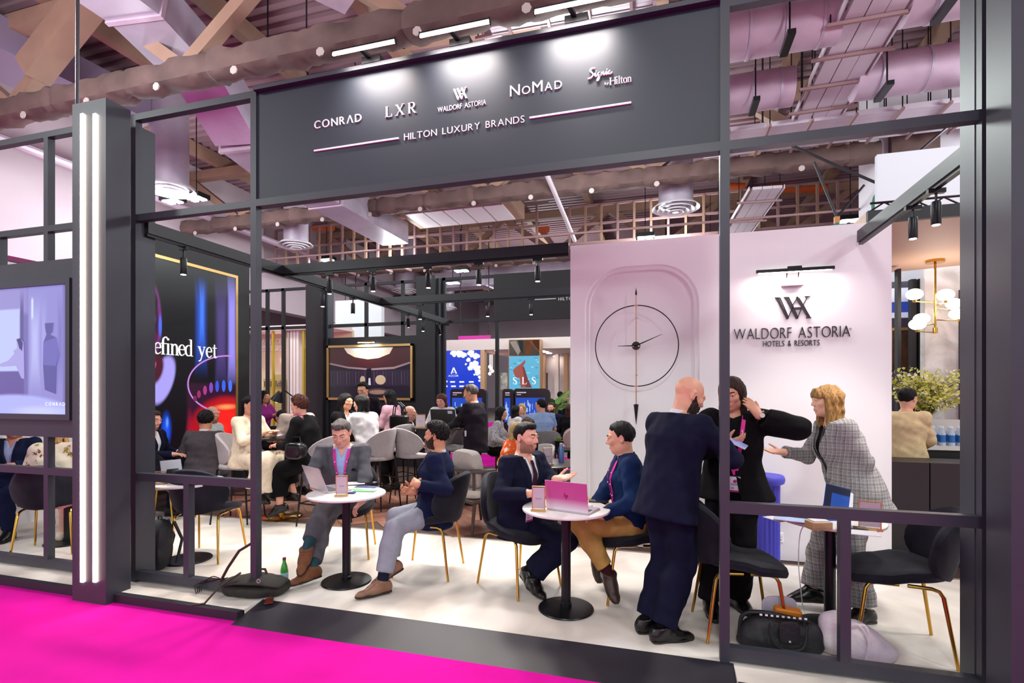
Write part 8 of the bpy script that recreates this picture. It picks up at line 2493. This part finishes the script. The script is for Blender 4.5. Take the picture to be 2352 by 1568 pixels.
def card_stand(label, p, deg, w=0.085, h=0.16, wood=False):
    t = thing('card_stand', label, 'sign holder', tuple(p), math.radians(deg))
    ac = mat('acrylic', '#d8c4d0', 0.12, alpha=0.35)
    obj('base_frame', MB().box(-w / 2 - 0.012, w / 2 + 0.012, -0.03, 0.03, 0, 0.006).box(-w / 2 - 0.012, w / 2 + 0.012, -0.03, -0.024, 0.006, 0.016), gold_frame, t, smooth=False)
    fr_ = MB()
    for b in ((-w / 2 - 0.006, -w / 2, 0, h), (w / 2, w / 2 + 0.006, 0, h), (-w / 2 - 0.006, w / 2 + 0.006, h, h + 0.006)): fr_.box(b[0], b[1], -0.006, 0.006, b[2] + 0.006, b[3] + 0.006)
    obj('card_frame', fr_, gold_frame, t, smooth=False)
    obj('card', MB().box(-w / 2, w / 2, -0.0015, 0.0015, 0.02, h), mat('card_white', '#ded4dc', 0.5), t, smooth=False)
    obj('card_text', MB().box(-w * 0.3, w * 0.3, -0.0025, -0.0015, h * 0.52, h * 0.55).box(-w * 0.2, w * 0.2, -0.0025, -0.0015, h * 0.48, h * 0.495), mat('badge_ink', '#222228', 0.6), t, smooth=False)
    obj('glass_pane', MB().box(-w / 2, w / 2, -0.006, -0.004, 0.01, h), ac, t, smooth=False)
    return t
card_stand('brass card stand on left table in front of silver laptop', on_z(785, 1139, TT), 20)
card_stand('brass card stand left of pink laptop', on_z(1237, 1173, TT), 5, 0.085, 0.17)
card_stand('brass framed card on right table beside dark phone', on_z(1998, 1216, TT), -15, 0.11, 0.17)
card_stand('small framed card on papers table behind left frame', on_z(368, 1112, TT), 20, 0.08, 0.11)
card_stand('silver card stand on dark high table', on_z(966, 982, 1.05), 10, 0.14, 0.2)
card_stand('white angled card on round lounge table', on_z(1258, 1068, 0.74), 40, 0.11, 0.2)

def sheet(name, label, cat, p, deg, w, d, m_, th=0.002, z=0.0, grp=None):
    o = tag(obj(name, MB().box(-w / 2, w / 2, -d / 2, d / 2, z, z + th), m_, smooth=False), label, cat, grp); o.location = p; o.rotation_euler = (0, 0, math.radians(deg)); return o
pw_ = mat('paper_white', '#e9e6ec', 0.6); gcard = mat('card_green', '#6fae7c', 0.55); bcard = mat('card_navy', '#2a2f6a', 0.5)
sheet('paper', 'white paper sheets on left table behind card stand', 'paper', on_z(812, 1110, TT), 35, 0.2, 0.14, pw_, 0.006)
sheet('card', 'pale green folded card on left table', 'card', on_z(838, 1128, TT), 10, 0.19, 0.07, gcard, 0.008)
sheet('card', 'small green card overlapping on left table', 'card', on_z(822, 1124, TT), -25, 0.1, 0.06, gcard, 0.004)
sheet('card', 'navy card under green card on left table', 'card', on_z(842, 1118, TT), 5, 0.2, 0.08, bcard, 0.004)
sheet('card', 'stack of navy cards beside card stand on left table', 'card', on_z(806, 1133, TT), 15, 0.07, 0.05, bcard, 0.012)
def phone(label, p, deg):
    t = thing('smartphone', label, 'phone', tuple(p), math.radians(deg))
    obj('phone_case', MB().rbox(-0.078, 0.078, -0.038, 0.038, 0, 0.009, 0.003), mat('phone_black', '#101014', 0.3), t)
    obj('phone_screen', MB().box(-0.074, 0.074, -0.035, 0.035, 0.009, 0.0096), mat('phone_glass', '#1c1c26', 0.08), t, smooth=False)
    return t
phone('dark smartphone at back edge of left table', on_z(846, 1109, TT), 10)
phone('dark smartphone right of pink laptop', on_z(1375, 1152, TT), 5)
phone('dark smartphone in front of framed card on right table', on_z(1958, 1213, TT), -5)
tag(obj('pen', MB().tube([tuple(on_z(1357, 1176, TT + 0.005)), tuple(on_z(1360, 1160, TT + 0.005))], 0.004, 8), silver), 'slim pen beside pink laptop', 'pen')
# right table things
q = on_z(1897, 1196, TT)
nb_ = thing('brochure', 'open blue brochure standing on right table', 'brochure', tuple(q), math.radians(14))
bm = mat('brochure_blue', '#2a66c8', 0.4, color2='#1c4aa8', scale=4)
RB = (math.radians(-12), math.radians(14), 0)
o = obj('cover', MB().box(-0.03, 0.14, -0.002, 0.002, 0, 0.25), bm, nb_, smooth=False); o.rotation_euler = RB
o = obj('cover_title', MB().box(-0.028, 0.138, -0.004, -0.002, 0.2, 0.247).box(-0.028, 0.015, -0.004, -0.002, 0.02, 0.2), mat('brochure_navy', '#0e1838', 0.5), nb_, smooth=False); o.rotation_euler = RB
o = obj('pages', MB().box(0.0, 0.13, -0.002, 0.002, 0, 0.22), pw_, nb_, smooth=False); o.rotation_euler = (math.radians(-8), math.radians(20), math.radians(30)); o.location = (0.1, 0.0, 0)
q = on_z(1880, 1214, TT)
wb = thing('wooden_box', 'small pale wooden box on right table', 'box', tuple(q), math.radians(20))
obj('box_body', MB().rbox(-0.065, 0.065, -0.045, 0.045, 0, 0.05, 0.003), mat('box_oak', '#c2a878', 0.5, var=0.2, scale=12, stretch=(1, 1, 8)), wb)
obj('box_paper', MB().box(-0.05, 0.05, -0.035, 0.035, 0.05, 0.058), pw_, wb, smooth=False)
sheet('paper', 'paper sheet hanging over left edge of right table', 'paper', on_z(1800, 1190, TT), 35, 0.22, 0.15, pw_, 0.003)
sheet('paper', 'loose sheets under dark phone on right table', 'paper', on_z(1970, 1222, TT), -8, 0.22, 0.14, pw_, 0.003)
q0 = on_z(1850, 1205, TT)
pts = [tuple(q0 + Vector((0, 0, 0.01)))] + [tuple(pd(px, py, 3.55)) for px, py in ((1838, 1225), (1834, 1280), (1838, 1340))] + [tuple(on_z(1848, 1405, 0.004)), tuple(on_z(1875, 1412, 0.004))]
tag(obj('charging_cable', MB().tube(catmull(pts), 0.0035, 6), pw_), 'thin white cable hanging from right table to floor', 'cable')
# left bay table
sheet('paper', 'stack of white papers on table behind left frame', 'paper', on_z(446, 1103, TT), 20, 0.3, 0.21, pw_, 0.012)
q = on_z(398, 1108, TT)
tb_ = thing('tablet', 'tablet propped on stand behind left frame', 'tablet', tuple(q), math.radians(10))
o = obj('tablet_body', MB().rbox(-0.09, 0.09, -0.004, 0.004, 0, 0.22, 0.003), mat('tablet_grey', '#8a8c98', 0.4), tb_); o.rotation_euler = (math.radians(-18), 0, math.radians(60))
o = obj('tablet_stand', MB().box(-0.05, 0.05, 0.0, 0.004, 0, 0.15), mat('tablet_dark', '#2a2a34', 0.5), tb_, smooth=False); o.rotation_euler = (math.radians(28), 0, math.radians(60)); o.location = (-0.06, 0.03, 0)
q = on_z(412, 1036, TT)
sheet('notebook', 'navy notebook on table before media wall', 'notebook', q, 10, 0.26, 0.18, bcard, 0.02); sheet('paper', 'pale sheet beside navy notebook', 'paper', on_z(392, 1036, TT), -10, 0.2, 0.15, pw_, 0.003)
# brass high table: cup, papers, pink folder
q = on_z(668, 992, 1.05)
cp = thing('coffee_cup', 'white coffee cup on saucer on brass high table', 'cup', tuple(q))
obj('saucer', MB().lathe([(0, 0), (0.05, 0), (0.075, 0.012), (0.07, 0.012), (0.04, 0.006), (0, 0.006)], 24), mat('china', '#e8e2e0', 0.25), cp)
obj('cup', MB().lathe([(0, 0.008), (0.025, 0.008), (0.04, 0.05), (0.042, 0.07), (0.039, 0.07), (0.03, 0.015), (0, 0.014)], 24), mat('china', '#e8e2e0', 0.25), cp)
obj('cup_handle', MB().tube([(0.04, 0, 0.055), (0.062, 0, 0.055), (0.06, 0, 0.03), (0.034, 0, 0.025)], 0.004, 8), mat('china', '#e8e2e0', 0.25), cp)
sheet('paper', 'white papers on brass high table', 'paper', on_z(622, 1000, 1.05), 10, 0.24, 0.17, pw_, 0.006)
pf_ = thing('folder', 'pink edged folder held upright before woman with auburn hair', 'folder', tuple(pd(684, 985, 6.2)), math.radians(-10))
obj('folder_cover', MB().box(-0.085, 0.085, 0.004, 0.008, 0, 0.17), mat('folder_pink', '#c05070', 0.5), pf_, smooth=False); obj('folder_page', MB().box(-0.07, 0.07, 0.0, 0.004, 0.01, 0.155), pw_, pf_, smooth=False)
# black desk lamp by the neighbouring stand
lp = pd(650, 905, 8.2)
dl = thing('desk_lamp', 'black adjustable lamp with lit cone shade behind high table', 'lamp', (lp[0], lp[1], 0))
z_ = lp[2]
obj('pole', MB().tube([(0.2, 0.05, 0.02), (0.2, 0.05, z_ - 0.2), (0.18, 0.05, z_ - 0.06), (0.0, 0, z_ + 0.08)], 0.011, 8), metal_dk, dl)
obj('shade', MB().lathe([(0.035, 0.15), (0.055, 0.1), (0.1, 0.0), (0.097, 0.0), (0.05, 0.1), (0.03, 0.145)], 20, cap=False).xf(Matrix.Translation((-0.1, -0.02, z_ - 0.1)) @ Matrix.Rotation(math.radians(25), 4, 'Y')), metal_dk, dl)
obj('bulb', MB().sphere((-0.09, -0.02, z_ - 0.085), 0.05, 12, 8), mat('bulb_warm', '#ffd9a0', 0.4, emit=4, emitcol='#ffcf90'), dl)
obj('base', MB().lathe([(0, 0), (0.13, 0), (0.13, 0.02), (0, 0.025)], 20, (0.2, 0.05, 0)), metal_dk, dl)
# lounge table things
q = on_z(1289, 1060, 0.74)
wbt = thing('metal_bottle', 'steel and blue water bottle on round lounge table', 'bottle', tuple(q))
obj('bottle_body', MB().lathe([(0, 0), (0.036, 0), (0.036, 0.17), (0.022, 0.2), (0, 0.2)], 18), mat('bottle_blue', '#5a7ab0', 0.25, 0.6), wbt); obj('bottle_cap', MB().lathe([(0, 0.2), (0.022, 0.2), (0.022, 0.235), (0, 0.235)], 16), silver, wbt)
q = on_z(1284, 1030, 0.60)
pot = thing('potted_succulent', 'small green succulent in black pot beyond lounge table', 'plant', (q.x, q.y, 0.0))
obj('stand', MB().lathe([(0, 0), (0.14, 0), (0.14, 0.02), (0.03, 0.03), (0.03, 0.56), (0.3, 0.57), (0.3, 0.6), (0, 0.6)], 24), metal_dk, pot)
obj('pot', MB().lathe([(0, 0.6), (0.06, 0.6), (0.085, 0.74), (0.075, 0.74), (0, 0.72)], 20), metal_dk, pot)
lfm = mat('succulent_green', '#7a9a3a', 0.5); rs = random.Random(2)
for k in range(18):
    a_ = k * 2.4; tl_ = 0.25 + 0.5 * (k / 18); dv = Vector((math.cos(a_) * tl_, math.sin(a_) * tl_, 1 - 0.5 * tl_)).normalized(); L_ = 0.09
    obj('leaf', MB().tube([(0, 0, 0.73), tuple(Vector((0, 0, 0.73)) + dv * L_ * 0.5), tuple(Vector((0, 0, 0.73)) + dv * L_)], [0.008, 0.013, 0.002], 6), lfm, pot)
sheet('notebook', 'dark notebook on round lounge table', 'notebook', on_z(1222, 1066, 0.74), 15, 0.22, 0.16, dkwood, 0.012)
# leafy plant far off
q = at_px(1268, 14.2)
fp2 = thing('potted_plant', 'broad leafed green plant beyond kiosks', 'plant', (q[0], q[1], CZ))
obj('pot', MB().lathe([(0, 0), (0.18, 0), (0.24, 0.4), (0.2, 0.4), (0, 0.36)], 20), kd, fp2)
for k in range(12):
    a_ = k * 2.4; p2 = Vector((math.cos(a_) * 0.42, math.sin(a_) * 0.42, 1.45 + 0.2 * math.sin(k * 1.7)))
    obj('stem', MB().tube([(0, 0, 0.38), (p2.x * 0.4, p2.y * 0.4, 1.2), tuple(p2 * 0.9)], 0.012, 6), mat('stem_green', '#7a7a3a', 0.6), fp2)
    o = obj('leaf', shell(0.2, 0.11, lambda u, v_: ((u, v_, -0.5 * u * u), (0, 0, 1)), 0.01, n=14, rings=3, ex=2), mat('leaf_deep', '#5c8a3a', 0.45), fp2); o.location = tuple(p2); o.rotation_euler = (0.3, -0.5, a_)

# ------------------------------------------------------------------ bags and bottles on the floor
olive = mat('bag_olive', '#211f1a', 0.7, var=0.25, scale=12, bump=0.4, bscale=60); blackn = mat('bag_black', '#15131a', 0.6, var=0.25, scale=9, bump=0.4, bscale=40)
def soft_bag(name, label, base, deg, prims, m_, h=0.012, seed=1, amp=0.012):
    s_ = Sdf()
    for pr in prims: s_.ell(*pr) if len(pr) == 2 else s_.ell(pr[0], pr[1], None, pr[2])
    t = thing(name, label, 'bag', tuple(base), math.radians(deg))
    def mod(D, X, Y, Z): return np.maximum(D + wrinkle(X, Y, Z, amp, 34, seed), F32(0.002) - Z)
    sdf_obj('bag_body', s_, h, m_, t, (0, 0, 0), mod)
    return t
mbag = soft_bag('messenger_bag', 'olive messenger bag slumped on floor by left sign post', on_z(592, 1362), 12, [((-0.17, 0, 0.06), (0.12, 0.12, 0.075), 0.03), ((0.0, 0.02, 0.07), (0.2, 0.13, 0.085), 0.03), ((0.15, 0, 0.06), (0.12, 0.12, 0.07), 0.03), ((-0.02, -0.09, 0.05), (0.17, 0.06, 0.055), 0.015)], olive, amp=0.009)
obj('top_handle', MB().tube([(-0.05, 0.02, 0.14), (-0.03, 0.02, 0.19), (0.05, 0.02, 0.19), (0.07, 0.02, 0.14)], 0.01, 8), mat('strap_brown', '#3a2620', 0.6), mbag)
obj('flap', shell(0.26, 0.11, lambda u, v_: ((u, -0.05 + v_, 0.15 - 1.2 * v_ * v_ - 0.6 * u * u), (0, 0, 1)), 0.02, ex=5), olive, mbag)
obj('strap', MB().tube([(-0.3, -0.02, 0.1), (-0.22, -0.05, 0.22), (-0.12, -0.06, 0.36), (-0.02, -0.06, 0.42)], 0.011, 6), mat('strap_brown', '#3a2620', 0.6), mbag)
obj('loose_strap', MB().tube([(-0.08, -0.1, 0.2), (-0.2, -0.18, 0.12), (-0.28, -0.25, 0.01), (-0.36, -0.28, 0.008)], 0.008, 6), mat('strap_brown', '#3a2620', 0.6), mbag)
for k in range(4):
    obj('cord', MB().tube(catmull([(-0.25, -0.06 + 0.02 * k, 0.12), (-0.36 - 0.03 * k, -0.04, 0.14 - 0.02 * k), (-0.46 - 0.02 * k, -0.02, 0.06), (-0.48, -0.02 * k, 0.005)]), 0.004, 5), metal_dk, mbag)
obj('zip_pull', MB().tube([(0.1 + 0.014 * math.cos(t_), -0.16, 0.16 + 0.014 * math.sin(t_)) for t_ in np.linspace(0, 6.28, 11)[:-1]], 0.003, 5, closed=True), silver, mbag)
q = on_z(618, 1378, 0.02)
lt = thing('luggage_tag', 'brown leather luggage tag hanging from olive bag', 'tag', (q.x, q.y, 0.012), math.radians(35))
o = obj('tag_leather', MB().rbox(-0.03, 0.03, -0.055, 0.055, 0.0, 0.006, 0.003), mat('tag_leather', '#6a2416', 0.5), lt); obj('tag_loop', MB().tube([(0, 0.05, 0.006), (0.01, 0.1, 0.04), (0.02, 0.13, 0.1)], 0.004, 6), mat('tag_leather', '#6a2416', 0.5), lt)
q = on_z(653, 1336)
gbt = thing('glass_bottle', 'green glass water bottle standing on floor beside brown shoes', 'bottle', (q.x, q.y, 0))
obj('glass', MB().lathe([(0, 0), (0.03, 0), (0.032, 0.01), (0.032, 0.1), (0.024, 0.14), (0.013, 0.175), (0.013, 0.2), (0, 0.2)], 20), mat('glass_green', '#3f9a3a', 0.12, coat=0.5), gbt)
obj('label_wrap', MB().lathe([(0.0326, 0.03), (0.0326, 0.085)], 20, cap=False), mat('bottle_label_pale', '#9ac4d8', 0.4), gbt); obj('cap', MB().lathe([(0, 0.19), (0.0145, 0.19), (0.0145, 0.21), (0, 0.21)], 14), mat('cap_red', '#7a3030', 0.4), gbt)
q = on_z(362, 1305)
bp = soft_bag('backpack', 'black backpack leaning on left frame post', (q.x, q.y, 0), -20, [((0, 0, 0.12), (0.15, 0.11, 0.13), 0.08), ((0, 0.01, 0.27), (0.15, 0.10, 0.14), 0.08), ((0, 0.02, 0.36), (0.11, 0.08, 0.09), 0.08)], blackn, amp=0.006)
obj('front_pocket', shell(0.11, 0.11, lambda u, v_: ((u, -0.115, 0.16 + v_), (0, -1, 0)), 0.05, ex=4), blackn, bp); obj('top_handle', MB().tube([(-0.04, 0.02, 0.44), (-0.03, 0.02, 0.48), (0.03, 0.02, 0.48), (0.04, 0.02, 0.44)], 0.008, 6), blackn, bp)
for s_ in (-0.07, 0.07): obj('strap', MB().tube([(s_, 0.11, 0.42), (s_ * 1.3, 0.17, 0.25), (s_ * 1.4, 0.12, 0.04)], 0.014, 6), blackn, bp)
obj('zip', MB().tube([(-0.1, -0.09, 0.3), (-0.06, -0.07, 0.4), (0.06, -0.07, 0.4), (0.1, -0.09, 0.3)], 0.004, 5), silver, bp)
# black tote bag and canvas bag behind the right frame
q = on_z(1797, 1502)
tb2 = soft_bag('tote_bag', 'black nylon tote bag with flap on floor behind right frame', (q.x, q.y + 0.08, 0), 2, [((-0.13, 0, 0.08), (0.11, 0.09, 0.11), 0.05), ((0, 0, 0.1), (0.16, 0.1, 0.12), 0.05), ((0.14, 0, 0.08), (0.11, 0.09, 0.11), 0.05), ((0, 0, 0.04), (0.26, 0.1, 0.06), 0.05)], blackn)
obj('flap', shell(0.06, 0.07, lambda u, v_: ((0.03 + u, -0.11 - 0.0 * v_, 0.15 + v_), (0, -1, 0)), 0.014, ex=4), blackn, tb2)
obj('stud', MB().sphere((0.03, -0.12, 0.1), 0.008, 10, 6), silver, tb2)
for s_ in (-0.03, 0.03): obj('handle', MB().tube(catmull([(-0.08, -0.08 + s_, 0.2), (-0.07, -0.1 + s_, 0.1), (0.0, -0.115 + s_ * 0.3, 0.05), (0.1, -0.11 + s_, 0.08), (0.13, -0.08 + s_, 0.2)]), 0.008, 6), blackn, tb2)
obj('shoulder_strap', MB().tube(catmull([(-0.24, 0, 0.06), (-0.22, -0.02, 0.2), (-0.1, -0.04, 0.235), (0.06, -0.05, 0.22), (0.16, -0.03, 0.2)]), 0.013, 6), blackn, tb2)
mb = MB()
for k in range(9): mb.box(-0.13 + k * 0.032, -0.115 + k * 0.032, -0.066, -0.060, 0.222, 0.232)
obj('strap_print', mb, pw_, tb2, smooth=False)
o = tag(obj('pouch', MB().rbox(-0.08, 0.08, -0.03, 0.03, 0, 0.05, 0.012), mat('pouch_orange', '#d07818', 0.5)), 'orange pouch sticking out of black tote bag', 'pouch'); o.location = (q.x + 0.05, q.y + 0.12, 0.2); o.rotation_euler = (0.2, 0.1, 0.1)
o = tag(obj('paper_bag', shell(0.11, 0.07, lambda u, v_: ((u, 0.02 * u / 0.1, v_), (0, 1, 0)), 0.02, ex=3), mat('paper_grey', '#b4acbc', 0.5)), 'pale grey bag top rising behind black tote bag', 'bag'); o.location = (q.x + 0.02, q.y + 0.2, 0.22)
canvas = mat('canvas_print', '#e4dada', 0.9, color2='#c4b0c8', scale=5, bump=0.5, bscale=50)
q = on_z(1965, 1520)
cb_ = soft_bag('canvas_bag', 'crumpled pale canvas bag with purple print behind right mullion', (q.x, q.y + 0.09, 0), -4, [((-0.1, 0, 0.1), (0.08, 0.09, 0.14), 0.06), ((0.02, 0, 0.1), (0.12, 0.1, 0.13), 0.06), ((0.13, 0, 0.05), (0.13, 0.09, 0.07), 0.06), ((-0.09, -0.02, 0.2), (0.07, 0.06, 0.05), 0.04)], canvas, amp=0.014)
for s_ in (0, 1): obj('handle', MB().tube(catmull([(-0.04, -0.09, 0.2), (0.02 + 0.03 * s_, -0.1, 0.23), (0.07, -0.12, 0.14), (0.05, -0.13, 0.03)]), 0.009, 6), canvas, cb_)
